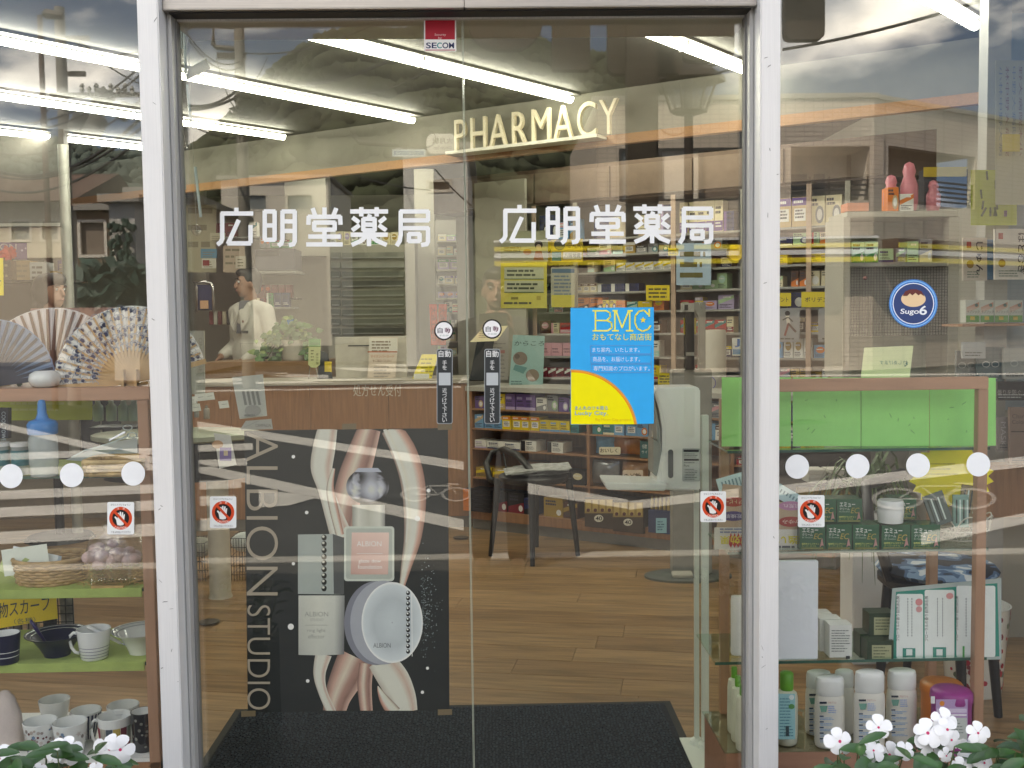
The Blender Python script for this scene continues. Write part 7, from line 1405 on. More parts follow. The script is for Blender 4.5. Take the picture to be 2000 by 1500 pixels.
b = B(); b.prism([P(x, y, ydp-.0635) for x, y in ((1297, 759), (1318, 800), (1327, 850), (1322, 905), (1304, 948), (1290, 944), (1300, 890), (1299, 830), (1290, 790), (1280, 764))], (0, .004, 0)); b.build('front_cover', mat('dispenser_cover', (.90, .91, .90), .25, var=.02), q, bevel=.001)
b = B(); b.prism([P(x, y, ydp-.0665) for x, y in rr(1305, 878, 1315, 934, 5)], (0, .003, 0)); b.build('level_window', mat('window_grey', (.10, .11, .12), .2), q)
b = B(); b.prism([P(x, y, ydp-.045) for x, y in ((1276, 772), (1282, 800), (1290, 840), (1290, 872), (1284, 860), (1280, 815))], (0, .10, 0)); b.prism([P(x, y, ydp-.05) for x, y in ((1276, 858), (1290, 866), (1296, 900), (1288, 935), (1276, 926))], (0, .11, 0)); b.build('nozzle_cover', mat('nozzle', (.36, .40, .40), .25, alpha=.9), q)
c = Cv((0, ydp-.0605, 0), (0, -1, 0)); c.poly(rr(1333, 876, 1367, 940, 2), '#9ea5a5'); c.poly(rr(1334, 877, 1366, 939, 2), '#cdd3d2'); c.rect(1335, 878, 1365, 883, '#1f2224'); c.rect(1336, 896, 1365, 900, '#1f2224'); c.text('Pure', 1336, 912, 5, '#44494a', 10); c.lines(1336, 886, 1364, 3, 3, 1.2, '#6f7777'); c.lines(1336, 903, 1360, 1, 3, 1.4, '#6f7777'); c.lines(1337, 916, 1363, 7, 3.2, 1.3, '#6f7777'); c.done('rating_label', parent=q)
p0, p1 = P(1183, 944, ydp-.02), P(1303, 958, ydp-.02); b = B(); b.prism([P(x, y, ydp-.11) for x, y in ((1180, 942), (1188, 958), (1303, 959), (1303, 938), (1270, 936))][0:1]+[P(x, y, ydp-.11) for x, y in ((1186, 957), (1300, 959), (1303, 946))], (0, .16, 0)); b.build('drip_tray', mat('dispenser_white'), q, bevel=.003)
for x0, x1_, yt, yb in ((1371, 1385, 811, 1470), (1357, 1366, 955, 1444)):
    a = P((x0+x1_)/2, (yt+yb)/2, ydp+(.03 if x0 < 1360 else 0)); k = scale_at(a.y); b = B(); zt_, zb_ = P(a.x, yt, a.y).z, .012; zt_ = FA.px((x0+x1_)/2, yt, a.y)[1]; b.box((a.x, a.y+.01, (zt_+zb_)/2), ((x1_-x0)*k, .02, zt_-zb_)); b.build('pole', mat('pole_pale', (.74, .80, .76), .35, var=.03), q, bevel=.002); b = B(); b.lathe((a.x, a.y+.01, .012), [(.026, 0), (.022, .012), (.012, .02), (1e-5, .021)], 16); b.build('foot', MATS['pole_pale'], q)
b = B(); a = H(1376, 1475, 0); b.box((a.x+.0, a.y-.05, .006), (.13, .34, .012)); b.build('base_plate', MATS['pole_pale'], q, bevel=.004)
# grey pedal stand with thermometer column, and the white cylinder purifier
ys_ = H(1345, 1128, 0).y; q = thing('pedal_stand', 'tall grey thermometer stand with a foot pedal behind the white dispenser', 'stand', H(1345, 1130, 0)); m_gs = mat('stand_grey', (.28, .28, .26), .45)
b = B(); b.pbox(FA, 1314, 722, 1391, 1122, ys_, .10); b.build('column', m_gs, q, bevel=.006); b = B(); b.pbox(FA, 1370, 590, 1378, 722, ys_+.03, .04); b.prism([P(x, y, ys_) for x, y in ((1352, 592), (1364, 590), (1376, 620), (1378, 722), (1366, 722), (1366, 625))], (0, .05, 0)); b.build('arm', m_gs, q)
b = B(); b.pbox(FA, 1340, 609, 1356, 722, ys_-.01, .03); b.build('black_strip', m_black, q); b = B(); b.pbox(FA, 1332, 592, 1356, 609, ys_-.015, .04); b.build('sensor_head', mat('sensor_silver', (.42, .42, .40), .3), q); b = B(); b.pbox(FA, 1337, 595, 1344, 606, ys_-.018, .004); b.build('sensor_window', m_dark, q)
c = Cv((0, ys_+.02, 0), (0, -1, 0)); c.rect(1339, 626, 1356, 650, '#a8a69a'); c.done('yellow_panel', parent=q, sheet=[(1335, 653), (1360, 653), (1360, 621), (1335, 621)], col='#c9b51e'); b = B(); b.pbox(FA, 1340, 688, 1356, 695, ys_-.013, .004); b.build('white_band', m_shelf, q)
a = H(1345, 1128, 0); b = B(); b.lathe((a.x, a.y+.02, 0), [(.24, 0), (.24, .012), (.22, .016), (1e-5, .016)], 32, 1, .62); b.build('base', mat('base_grey', (.14, .15, .14), .4), q, smooth=40); b = B(); z = H(1330, 1122, .02); b.box((z.x, z.y-.04, .03), (.11, .06, .02), tilt=('u', .2)); b.build('pedal', mat('pedal_pale', (.5, .48, .42), .4), q, bevel=.004)
tp = 4.0; p = P(1400, 771, tp); k = scale_at(tp); q = thing('air_purifier', 'white cylinder air purifier with a round dial, behind the dispenser', 'air purifier', p); b = B(); b.lathe(p+Vector((0, .1, 0)), [(24*k, 0), (25*k, 5*k), (25*k, 120*k), (23.5*k, 127*k), (1e-5, 128*k)], 32); b.build('body', mat('purifier_white', (.55, .53, .48), .35, var=.02), q, smooth=50)
c = Cv((0, p.y+.1-25*k-.001, 0), (0, -1, 0)); c.ring(1385, 748, 12, 13.2, '#6a64c8'); c.line([(1381, 748), (1389, 748)], 1, '#77777a'); c.done('dial', parent=q)
b = B(); b.pbox(FA, 1372, 771, 1440, 776, tp-.02, .25); b.pbox(FA, 1376, 776, 1436, 1090, tp+.06, .1); tag(b.build('purifier_plinth', m_oakv), 'narrow wooden plinth under the white cylinder purifier', 'plinth')
# ------------------------------------------------------------------ cosmetics corner, seen left of and through the left door
ty = 2.9; zt_ = FA.px(440, 838, ty)[1]
q = thing('cosmetics_table', 'oval glass topped cosmetics table on a thick cream leg', 'table', H(425, 1172, 0)); lp_ = H(425, 1172, 0); b = B(); b.lathe((lp_.x, lp_.y+.06, 0), [(.062, 0), (.055, .02), (.055, zt_-.22)], 24); b.build('leg', mat('leg_cream', (.46, .42, .34), .5), q, smooth=50)
cx_ = P(440, 830, ty).x-.22; b = B(); b.lathe((cx_, lp_.y+.12, zt_-.035), [(.40, 0), (.415, .008), (.415, .03), (.40, .036), (1e-5, .036)], 40, 1.05, .62); b.build('table_top', mat('pale_green_glass', (.40, .43, .33), .2), q, smooth=40); b = B(); b.lathe((cx_, lp_.y+.12, zt_-.235), [(.36, 0), (.37, .19), (.37, .198)], 32, 1.05, .6); b.build('drawer_unit', m_black, q, smooth=50)
def cz(x, y): return Vector((P(x, y, lp_.y).x, lp_.y, zt_+.002))
c = Cv((0, lp_.y+.02, 0), (0, -1, .25)); 
for i in range(4): c.line([(475+i*9, 765), (480+i*9, 790)], 5, '#8d9094'); c.ell(494, 802, 16, 11, '#a3a6a8'); c.text('ALBION', 477, 813, 4, '#55585c', 20)
c.done('tool_display', 'tilted white display card of cosmetic tools on the oval table', 'display', sheet=[(468, 818), (521, 812), (513, 731), (453, 737)], col='#c6cbcc', thick=.01)
c = Cv((0, lp_.y-.1, 0), (0, -1, .1)); c.text('CAMPAIGN', 499, 834, 6, '#7d8082', 30); c.line([(470, 838), (505, 822)], .8, '#a0a4a6'); c.done('campaign_card', 'white CAMPAIGN card above the top edge of the dark poster', 'card', sheet=[(468, 840), (533, 838), (530, 818), (480, 822)], col='#c3c7c8')
c = Cv((0, lp_.y+.22, 0), (0, -1, .03)); c.text('ONENESSE', 388, 660, 7, '#8a8a84', 66, rot=90); c.text('肌引火、戦力', 375, 662, 8, '#77777a', 56, rot=90); c.done('tall_cosmetics_board', 'tall pale cosmetics board with upright lettering behind the ringed fan', 'display', sheet=[(352, 770), (399, 770), (398, 646), (360, 646)], col='#a8aaa2', thick=.02)
rc = random.Random(14)
for i, (x, y, w_, h_, col, nm_, lb) in enumerate(((362, 790, 16, 54, '#b9bcb6', 'cosmetic_bottle', 'tall pale square bottle beside the door jamb'), (384, 784, 10, 34, '#90928c', 'cosmetic_bottle', 'small dark shouldered bottle behind the sample cards'), (404, 786, 12, 26, '#8f887c', 'cosmetic_jar', 'short glass jar right of the sample cards'))):
    bottle(x, 826-(14-i*3), zt_, h_, w_/2, [(.95, 0), (1, .03), (1, .72), (.8, .78), (.5, .8), (.5, 1), (1e-5, 1)], mat('cosm%d' % i, col, .25, var=.05), nm_, lb, 'bottle')
for i, (x, y) in enumerate(((374, 782), (392, 776), (410, 774), (438, 790), (383, 796))):
    c = Cv((0, lp_.y-.02+.01*i, 0), (0, -1, .7)); c.line([(x-5, y), (x+5, y-1)], 1, '#8d9090'); c.done('sample_card', f'small white folded sample card on the oval table, {("by the jamb", "left of the middle", "in the middle", "far right one", "lowest one")[i]}', 'card', 'sample cards on the table', sheet=[(x-9, y+8), (x+10, y+6), (x+7, y-8), (x-12, y-6)], col='#cfd1cc')
c = Cv((0, lp_.y-.12, 0), (0, -1, .5)); c.ell(425, 868, 11, 8, '#b08a6a'); c.rect(429, 874, 452, 900, '#7a68a8'); c.rect(437, 880, 445, 890, '#c9b8a0'); c.done('sample_pack', 'purple and tan cosmetic sample cards below the oval table', 'card', sheet=[(428, 915), (462, 908), (450, 850), (418, 846)], col='#c3c4c6')
c = Cv((0, lp_.y-.05, 0), (0, -1, .6)); c.lines(360, 858, 380, 3, 6, 1.6, '#7d8080'); c.done('paper_sheet', 'white sheet of paper sticking out beside the door jamb', 'paper', sheet=[(350, 880), (394, 862), (372, 846), (348, 846)], col='#bfc2be')
for i, (x0, x1_, y0, y1_) in enumerate(((362, 402, 1062, 1148), (450, 490, 1052, 1140))):
    z0_, tt = P(x0, y1_, 3.1).z, 3.05; a, c_ = P(x0, y0, tt), P(x1_, y1_, tt); q = thing('mesh_basket', ('black mesh basket hanging left of the cream table leg', 'black mesh basket with a white cloth right of the cream table leg')[i], 'basket', ((a.x+c_.x)/2, tt, c_.z), 'black mesh baskets'); b = B()
    for j in range(8):
        x = a.x+(c_.x-a.x)*j/7
        for y_ in (tt, tt+.2): b.tube([(x, y_, c_.z), (x, y_, a.z)], .0016, 4)
    for j in range(6):
        z = c_.z+(a.z-c_.z)*j/5; b.tube([(a.x, tt, z), (c_.x, tt, z), (c_.x, tt+.2, z), (a.x, tt+.2, z), (a.x, tt, z)], .0018, 4)
    b.build('mesh', m_blk_wire, q); b = B(); b.box(((a.x+c_.x)/2, tt+.1, c_.z+.003), (c_.x-a.x, .19, .004)); b.build('bottom', m_black, q)
    b = B(); b.smooth = True; r = random.Random(i); b.ball(((a.x+c_.x)/2, tt+.1, a.z-.04), .07, 10, 8, (1.1, 1, .8)); tag(b.build('folded_cloth', mat('cloth%d' % i, ((.30, .29, .24), (.62, .66, .64))[i], .9, var=.2)), ('olive grey', 'white')[i]+' folded cloth in the black mesh basket '+('left', 'right')[i]+' of the cream table leg', 'cloth')
for i, (x, y) in enumerate(((408, 1215), (362, 1200), (900, 1050))):
    p = H(x, y, .007); b = B(); b.lathe(p, [(.05, 0), (.05, .004), (.045, .005), (1e-5, .005)], 24); tag(b.build('floor_outlet', mat('outlet_dark', (.12, .11, .10), .35, .5)), ('round metal floor outlet beside the cream table leg', 'round metal floor outlet near the door jamb', 'round metal floor outlet beside the counter plinth')[i], 'floor outlet')
# back left wall, shelf and sign
sheet_t = 4.9; b = B(); b.pbox(FA, -420, 443, 127, 506, sheet_t, .1); tag(b.build('interior_wall', mat('cosmetics_wall', (.55, .49, .38), .7, var=.03)), kind='structure'); b = B(); b.pbox(FA, -420, 250, 127, 441, sheet_t+.02, .08); tag(b.build('interior_wall', mat('upper_wall_painted_dim', (.12, .11, .09), .7)), kind='structure'); b = B(); b.pbox(FA, -420, 438, 127, 444, sheet_t-.06, .059); tag(b.build('wall_ledge', m_int), kind='structure')  # wall above the ledge coloured dark to stand for the dim interior
c = Cv((0, sheet_t-.003, 0), (0, -1, 0)); c.text('ALBION', -44, 488, 12, '#c3b2b4', 76, bold=-.006); c.ell(43, 489, 2, 2, '#a79ab4'); c.ell(50, 485, 1.6, 1.6, '#a79ab4'); c.done('purple_sign', 'purple cosmetics sign on the cream wall, at the left picture edge', 'sign', sheet=[(-60, 508), (53, 507), (52, 474), (-60, 472)], col='#6d5578', thick=.01)
q = pb_thing('cosmetics_shelf', 'dark wooden shelf unit of cosmetics under the purple sign', 'shelving', FA, -420, 549, 132, 553, 4.5, .35, mat('dark_shelf', (.06, .045, .035), .5)); b = B(); b.pbox(FA, -420, 553, 132, 760, 4.86, .03); b.build('back_panel', MATS['dark_shelf'], q)
for i, (x0, y0, x1_, y1_, col, nm_, lb) in enumerate(((24, 509, 60, 549, '#a08a68', 'gift_box', 'tan gift box set on the dark cosmetics shelf'), (58, 512, 92, 552, '#a9aaa6', 'wrapped_pack', 'white wrapped pack with dark print on the dark cosmetics shelf'), (98, 530, 112, 549, '#b08f2a', 'small_box', 'mustard box on the dark cosmetics shelf'), (112, 508, 130, 528, '#4a4060', 'small_box', 'purple box with a yellow corner beside the steel pipe'), (-20, 508, 22, 549, '#5d4a3a', 'gift_box', 'brown box below the red flowers'))):
    q = pb_thing(nm_, lb, 'box', FA, x0, y0, x1_, y1_, 4.6-.02*i, .12, mat('cosbox%d' % i, col, .5, var=.06)); c = Cv((0, 4.598-.02*i, 0), (0, -1, 0)); c.lines(x0+4, y0+8, x1_-4, 3, (y1_-y0)/4, (y1_-y0)/9, '#55504a' if i == 1 else '#8a7a60'); c.done('printed_front', parent=q)
spray('red_flowers', 'bright red flowers beside the yellow notice at the picture edge', 12, 502, 4.55, (.55, .04, .02), 16, 5, .035)
p = P(135, 600, 4.3); b = B(); b.tube([(p.x, 4.3, 0), (p.x, 4.3, P(135, 283, 4.3).z)], .034, 16); q = b.build('steel_pipe', mat('pipe_grey', (.42, .42, .36), .4, .3), smooth=50); tag(q, 'pale grey steel pipe column beside the cosmetics shelf', 'column')
pb_thing('pink_partition', 'low dusty pink partition behind the folding fans', 'partition', FA, 62, 601, 248, 760, 3.9, .06, mat('dusty_pink', (.42, .26, .24), .6)); 
# hanging tube chimes beside the left post
q = thing('tube_chimes', 'glittering chimes of clear tubes and a crystal ball hanging beside the left post', 'wind chimes', P(362, 300, .3)); m_chime = mat('pale_glass_tube', (.55, .68, .70), .12, var=.1, alpha=.75)
for x0, y0, x1_, y1_ in ((347, 40, 349, 95), (352, 40, 354, 95), (359, 38, 363, 150), (366, 165, 374, 250), (352, 245, 361, 370), (349, 312, 357, 428), (381, 326, 392, 424)): b = B(); b.tube([P(x0, y0, .3), P(x1_, y1_, .3)], .0042, 8); b.build('chime_tube', m_chime, q, smooth=50)
for x, y, r_ in ((352, 135, 17), (367, 282, 7), (384, 450, 11)): b = B(); p = P(x, y, .3); k = scale_at(.3); b.lathe(p, [(1e-5, -r_*k), (r_*.6*k, -r_*.7*k), (r_*k, 0), (r_*.65*k, r_*.7*k), (r_*.2*k, r_*k), (1e-5, r_*1.05*k)], 8); b.build('crystal', glass_mat('crystal_glass', .22, (.9, .92, .92), .7), q)
b = B(); b.tube([P(356, 20, .3), P(352, 135, .3)], .0008, 4); b.tube([P(365, 20, .3), P(384, 450, .3)], .0007, 4); b.tube([P(352, 140, .3), P(357, 430, .3)], .0007, 4); b.build('string', m_shelf, q)
c = Cv((0, .31, 0), (0, -1, 0)); c.done('paper_tag', parent=q, sheet=[(362, 158), (411, 134), (402, 115), (368, 133)], col='#b9b69c')
# right window: white cabinet with grid panel, hanging packs
q = pb_thing('white_cabinet', 'white cabinet with glass doors and a wire grid panel behind the round emblem sticker', 'cabinet', FA, 1655, 412, 1872, 424, 2.75, .3, m_int)
for x0, x1_ in ((1647, 1660), (1852, 1872)): b = B(); b.pbox(FA, x0, 424, x1_, 740, 2.75, .3); b.build('side', m_int, q)
b = B(); b.pbox(FA, 1660, 424, 1852, 740, 3.02, .02); b.build('back_panel', mat('cabinet_back', (.40, .42, .36), .5), q); b = B(); b.pbox(FA, 1660, 512, 1852, 520, 2.77, .24); b.build('shelf', m_shelf, q)
g0, g1 = FA.px(1662, 600, 2.74), FA.px(1850, 600, 2.74); zt_, zb_ = FA.px(1750, 522, 2.74)[1], FA.px(1750, 655, 2.74)[1]; b = B()
for i in range(35): x = g0[0]+(g1[0]-g0[0])*i/34; b.box((x, 2.74, (zt_+zb_)/2), (.0022, .0022, zt_-zb_))
for i in range(25): z = zb_+(zt_-zb_)*i/24; b.box(((g0[0]+g1[0])/2, 2.7375, z), (g1[0]-g0[0], .0022, .0022))
b.build('wire_grid', mat('grid_dark', (.10, .10, .10), .5), q)
b = B(); b.ball(P(1690, 543, 2.7), .011, 12, 8); b.build('red_knob', mat('red_brown', (.18, .04, .03), .4), q)
goods(FA, 2.8, FA.px(1750, 512, 2.8)[1], FA.px(1664, 500, 2.8)[0], FA.px(1848, 500, 2.8)[0], 'shelf of the white cabinet', 950, (.07, .12), (.04, .08), .1, ['sage', 'cream', 'grey', 'mint'])
goods(FA, 2.78, FA.px(1750, 412, 2.78)[1], FA.px(1735, 405, 2.78)[0], FA.px(1800, 405, 2.78)[0], 'top of the white cabinet', 960, (.07, .13), (.05, .09), .09, ['white', 'pink', 'orange', 'grey'])
q = pb_thing('dark_poster_box', 'dark box with a mustard top edge standing on the white cabinet', 'box', FA, 1806, 330, 1890, 405, 2.85, .08, mat('dark_navy_card', (.02, .02, .03), .4)); b = B(); b.pbox(FA, 1804, 326, 1888, 345, 2.845, .004); b.build('mustard_band', mat('mustard', (.5, .36, .03), .5), q); c = Cv((0, 2.8445, 0), (0, -1, 0)); c.text('70%', 1817, 382, 10, '#9a9a9c', 22); c.done('printed_front', parent=q)
for i, x in enumerate((1740, 1775, 1822)): bottle(x, 412, FA.px(x, 412, 2.85)[1], (70, 95, 60)[i], (15, 17, 14)[i], [(.8, 0), (1, .15), (1, .5), (.6, .7), (.75, .8), (.5, .95), (1e-5, 1)], mat('pink_plastic', (.60, .20, .24), .3), 'pink_stand_in', ('small', 'tall', 'short')[i]+' glossy pink vase shape standing in for a figure on the white cabinet', 'vase', None, None, 'pink stand-in shapes on the cabinet')  # plain vase shapes put in place of the figures on this cabinet
b = B(); b.pbox(FA, 1655, 396, 1697, 412, 2.8, .1); tag(b.build('orange_carton', mat('orange_card', (.6, .2, .1), .5)), 'orange striped carton at the left end of the white cabinet top', 'box')
# hanging goods by the right wall
for i, (x0, y0, x1_, y1_, tt, col, txt, lb) in enumerate(((1896, 332, 1986, 440, 1.62, '#b9c452', '', 'lime green bamboo patterned sheet on the right wall'), (1881, 464, 1928, 548, 1.6, '#cdc2b4', 'じゅん', 'white edged tonic pack with black lettering turned sideways'), (1943, 447, 2010, 546, 1.52, '#d9d4ca', 'はとむぎ', 'white edged herbal pack with larger sideways lettering'), (1928, 468, 1944, 546, 1.68, '#3f78a6', '', 'narrow blue pack between the two herbal packs'), (1944, 118, 2020, 400, 1.5, '#b9b8a0', '', 'tall cream price list hanging in the right window'), (1958, 262, 1992, 296, 1.45, '#cdbb3c', '', 'small yellow tag on the tall price list'))):
    c = Cv((0, tt, 0), (0, -1, 0)); r = random.Random(i)
    if txt: c.text(txt, x1_-22, y0+8, 14, '#2c2a2e', y1_-y0-18, rot=90, bold=.02); c.rect(x0+7, y0+8, x0+16, y0+20, '#b0493f'); c.ell(x0+14, y1_-32, 7, 8, '#9c7a3a'); c.lines(x0+8, y1_-18, x1_-12, 3, 5, 2, '#7d8a7a')
    if i == 0:
        for j in range(9): xx, yy = r.uniform(x0+8, x1_-30), r.uniform(y0+10, y1_-10); c.line([(xx, yy), (xx+r.uniform(-9, 9), yy-16)], 4, '#3f5524')
        for j in range(4): c.rect(1950+r.uniform(-10, 16), 345+j*22, 1962+r.uniform(-6, 14), 357+j*22, ('#8a4f52', '#5f6a9a', '#9aa08a', '#7a5a7a')[j])
    if i == 4:
        for j in range(5): c.text('小林中野大病院木小錦中'[j:j+6], 1951+j*13, 130, 7, ('#7d8a94', '#8a6a66')[j % 2], 175, rot=90)
    c.done('hanging_pack' if i in (1, 2, 3) else 'wall_sheet', lb, 'pack' if i in (1, 2, 3) else 'notice', sheet=[(x0, y1_), (x1_, y1_), (x1_, y0), (x0, y0)], col=col, thick=.012 if i in (1, 2, 3) else .001)
for i in range(4):
    x0 = 1886+i*28; c = Cv((0, 1.65+.003*i, 0), (0, -1, 0)); c.grad([[((x0+2, 600), '#c9a08a'), ((x0+26, 590), '#b9765a')], [((x0+2, 612), '#d9d0c4'), ((x0+26, 600), '#c9a890')]]); c.rect(x0+1, 616, x0+27, 629, '#5f9a4f'); c.text('ラブリック', x0+2, 612, 6, '#2c3a2c', 24, slant=.3); c.rect(x0+9, 618, x0+18, 625, '#c9b040'); c.ell(x0+21, 596, 3.4, 3.4, '#4a6a66')
    c.done('health_carton', f'white and green health carton in a row of four, {("first", "second", "third", "last")[i]} from the grid panel', 'box', 'row of health cartons', sheet=[(x0, 630), (x0+27.5, 630), (x0+27.5, 586), (x0, 586)], col='#c9cdc4', thick=.05)
b = B(); b.pbox(FA, 1880, 632, 2030, 637, 1.62, .2); tag(b.build('wall_shelf', m_oakv), 'narrow wall shelf under the row of health cartons', 'shelf')
for i, (x0, y0, x1_, y1_, col) in enumerate(((1868, 685, 1908, 742, '#8d908e'), (1908, 678, 1962, 745, '#5f7074'), (1960, 680, 2020, 740, '#a3a8a6'), (1880, 668, 1925, 700, '#a9aeb0'), (1945, 745, 2020, 782, '#2f2c2e'), (1948, 815, 1975, 880, '#8f8682'), (1972, 795, 2030, 905, '#8a7468'), (1885, 745, 1948, 782, '#77706a'))):
    c = Cv((0, 1.55-.03*i+.1, 0), (0, -1, .05)); r = random.Random(40+i)
    if i in (0, 1, 2): c.ell((x0+x1_)/2-9, (y0+y1_)/2, 8, 6, '#c3c6c4'); c.ell((x0+x1_)/2+9, (y0+y1_)/2, 8, 6, '#b0b4b2'); c.ell((x0+x1_)/2-9, (y0+y1_)/2, 6, 4.4, col); c.ell((x0+x1_)/2+9, (y0+y1_)/2, 6, 4.4, col)
    if i == 4: c.text('曇りを防ぐ', 1948, 772, 11, '#b9b4b0', 46)
    if i == 5: c.text('MASK', 1955, 824, 10, '#b9b2ae', 48, rot=90)
    if i == 6: c.text('Charm', 1977, 817, 8, '#5a4a42', 32); c.text('Color', 1977, 828, 8, '#5a4a42', 26); c.rect(1975, 842, 2010, 844, '#3a302c')
    c.lines(x0+5, y1_-12, x1_-6, 2, 5, 2, '#b9bcba' if i in (1, 4) else '#4f5250', .3, r)
    c.done('hanging_pack', ('grey pack of white masks beside the pale note', 'slate pack of masks, largest in the hanging cluster', 'silver mask pack at the right picture edge', 'clear topped pack above the grey mask pack', 'black pack with white lettering above the MASK pack', 'mauve pack lettered MASK beside the green boards', 'brown pack lettered in dark brown at the picture edge', 'taupe pack between the green boards and the black pack')[i], 'pack', 'hanging packs by the right wall', sheet=[(x0, y1_), (x1_, y1_), (x1_, y0), (x0, y0)], col=col, thick=.015, gloss=True)
b = B(); b.pbox(FA, 1934, 908, 2060, 1010, 1.6, .3); tag(b.build('low_cabinet', m_oak), 'low wood cabinet right of the wooden upright', 'cabinet')
# goods low behind the green boards
q = pb_thing('low_rack', 'dark low rack of folded white cloths and yellow packs behind the safety dots', 'shelving', FA, 1480, 946, 1700, 950, 2.2, .3, MATS['dark_shelf'])
b = B(); b.pbox(FA, 1480, 880, 1700, 1010, 2.5, .02); b.build('back_panel', MATS['dark_shelf'], q)
for i in range(9): pb_thing('folded_cloth', f'folded white cloth on the low rack, stack {("one", "two", "three")[i % 3]}, layer {("bottom", "middle", "top")[i // 3]}', 'cloth', FA, 1580+38*(i % 3), 936-9*(i//3), 1614+38*(i % 3), 945-9*(i//3), 2.22, .12, mat('folded_white', (.55, .52, .45), .9, var=.1), 'folded cloths on the low rack', .004)
for i in range(6): pb_thing('yellow_pack', f'yellow brown pack hanging on the low rack, {("first", "second", "third", "fourth", "fifth", "last")[i]} from the post', 'pack', FA, 1560+22*i, 952, 1580+22*i, 1000, 2.25, .05, mat('yellow_brown_card', (.30, .20, .04), .5, var=.2), 'yellow brown packs on the low rack')

for yy, xa_, xb_, nm_, sd in ((462, 404, 520, 'rear wall shelf above the pharmacist', 970), (484, 505, 570, 'top of the dark grey printer', 973), (600, 500, 574, 'wire shelf right of the pharmacist', 976)):
    tt = 6.55 if yy != 484 else 6.52
    if yy != 484: b = B(); b.pbox(FA, xa_, yy, xb_, yy+3, tt-.02, .25); tag(b.build('wall_shelf', m_shelf), f'thin grey {nm_}', 'shelf')
    goods(FA, tt, FA.px(540, yy, tt)[1]+.001, FA.px(xa_+2, yy, tt)[0], FA.px(xb_-2, yy, tt)[0], nm_, sd, (.07, .13), (.04, .09), .1, ['white', 'brown', 'grey', 'navy', 'green', 'crimson'], fill=.9)
# ================================================================== white periwinkles in front of the windows
m_leaf = mat('periwinkle_leaf', (.028, .085, .018), .35, var=.35, vs_=12, spec=.6); m_pet = mat('white_petal', (.82, .82, .83), .55, var=.03); m_eye = mat('pink_eye', (.55, .02, .12), .5); m_stem = mat('green_stem', (.09, .12, .04), .6); m_pot = mat('dark_planter', (.03, .032, .03), .7, var=.2)
def blossom(b, p, nrm, s, r):
    nrm = nrm.normalized(); a = nrm.cross(VZ).normalized(); c = nrm.cross(a); th0 = r.uniform(0, 6); s0 = s; b.use(m_pet); ps = 14
    for k in range(5):
        th = th0+2*PI*k/5+r.uniform(-.12, .12); d = a*math.cos(th)+c*math.sin(th); e = nrm.cross(d); pts = []; tw = r.uniform(-.15, .5); s_ = s; s = s0*r.uniform(.86, 1.1)
        prof = [(.06, .05), (.22, .16), (.45, .36), (.68, .44), (.88, .36), (.98, .14)]
        ctr = [p+d*(u*s)+nrm*(s*(.06*math.sin(u*PI)-.16*u*u)) for u, w_ in prof]; L_ = [q-e*(w_*s)-nrm*(s*tw*w_*.5) for q, (u, w_) in zip(ctr, prof)]; R_ = [q+e*(w_*s*.92)+nrm*(s*tw*w_*.25) for q, (u, w_) in zip(ctr, prof)]
        n = len(prof); b.add(L_+ctr+R_, [(j, j+1, n+j+1, n+j) for j in range(n-1)]+[(n+j, n+j+1, 2*n+j+1, 2*n+j) for j in range(n-1)])
    b.use(m_eye); b.add([p+nrm*.0014+(a*math.cos(v)+c*math.sin(v))*s*.11 for v in [2*PI*w_/8 for w_ in range(8)]], [tuple(range(8))])
def leaf(b, p, d, up, L_, W_):
    d = d.normalized(); e = d.cross(up).normalized(); nn = e.cross(d); prof = [(0, .06), (.2, .3), (.45, .48), (.7, .46), (.9, .26), (1, .03)]; c = [p+d*(u*L_)-nn*(L_*.18*u*u) for u, w_ in prof]; n = len(prof)
    b.add([q-e*(w_*W_)+nn*(W_*.14*w_*2) for q, (u, w_) in zip(c, prof)]+c+[q+e*(w_*W_)+nn*(W_*.14*w_*2) for q, (u, w_) in zip(c, prof)], [(j, j+1, n+j+1, n+j) for j in range(n-1)]+[(n+j, n+j+1, 2*n+j+1, 2*n+j) for j in range(n-1)])
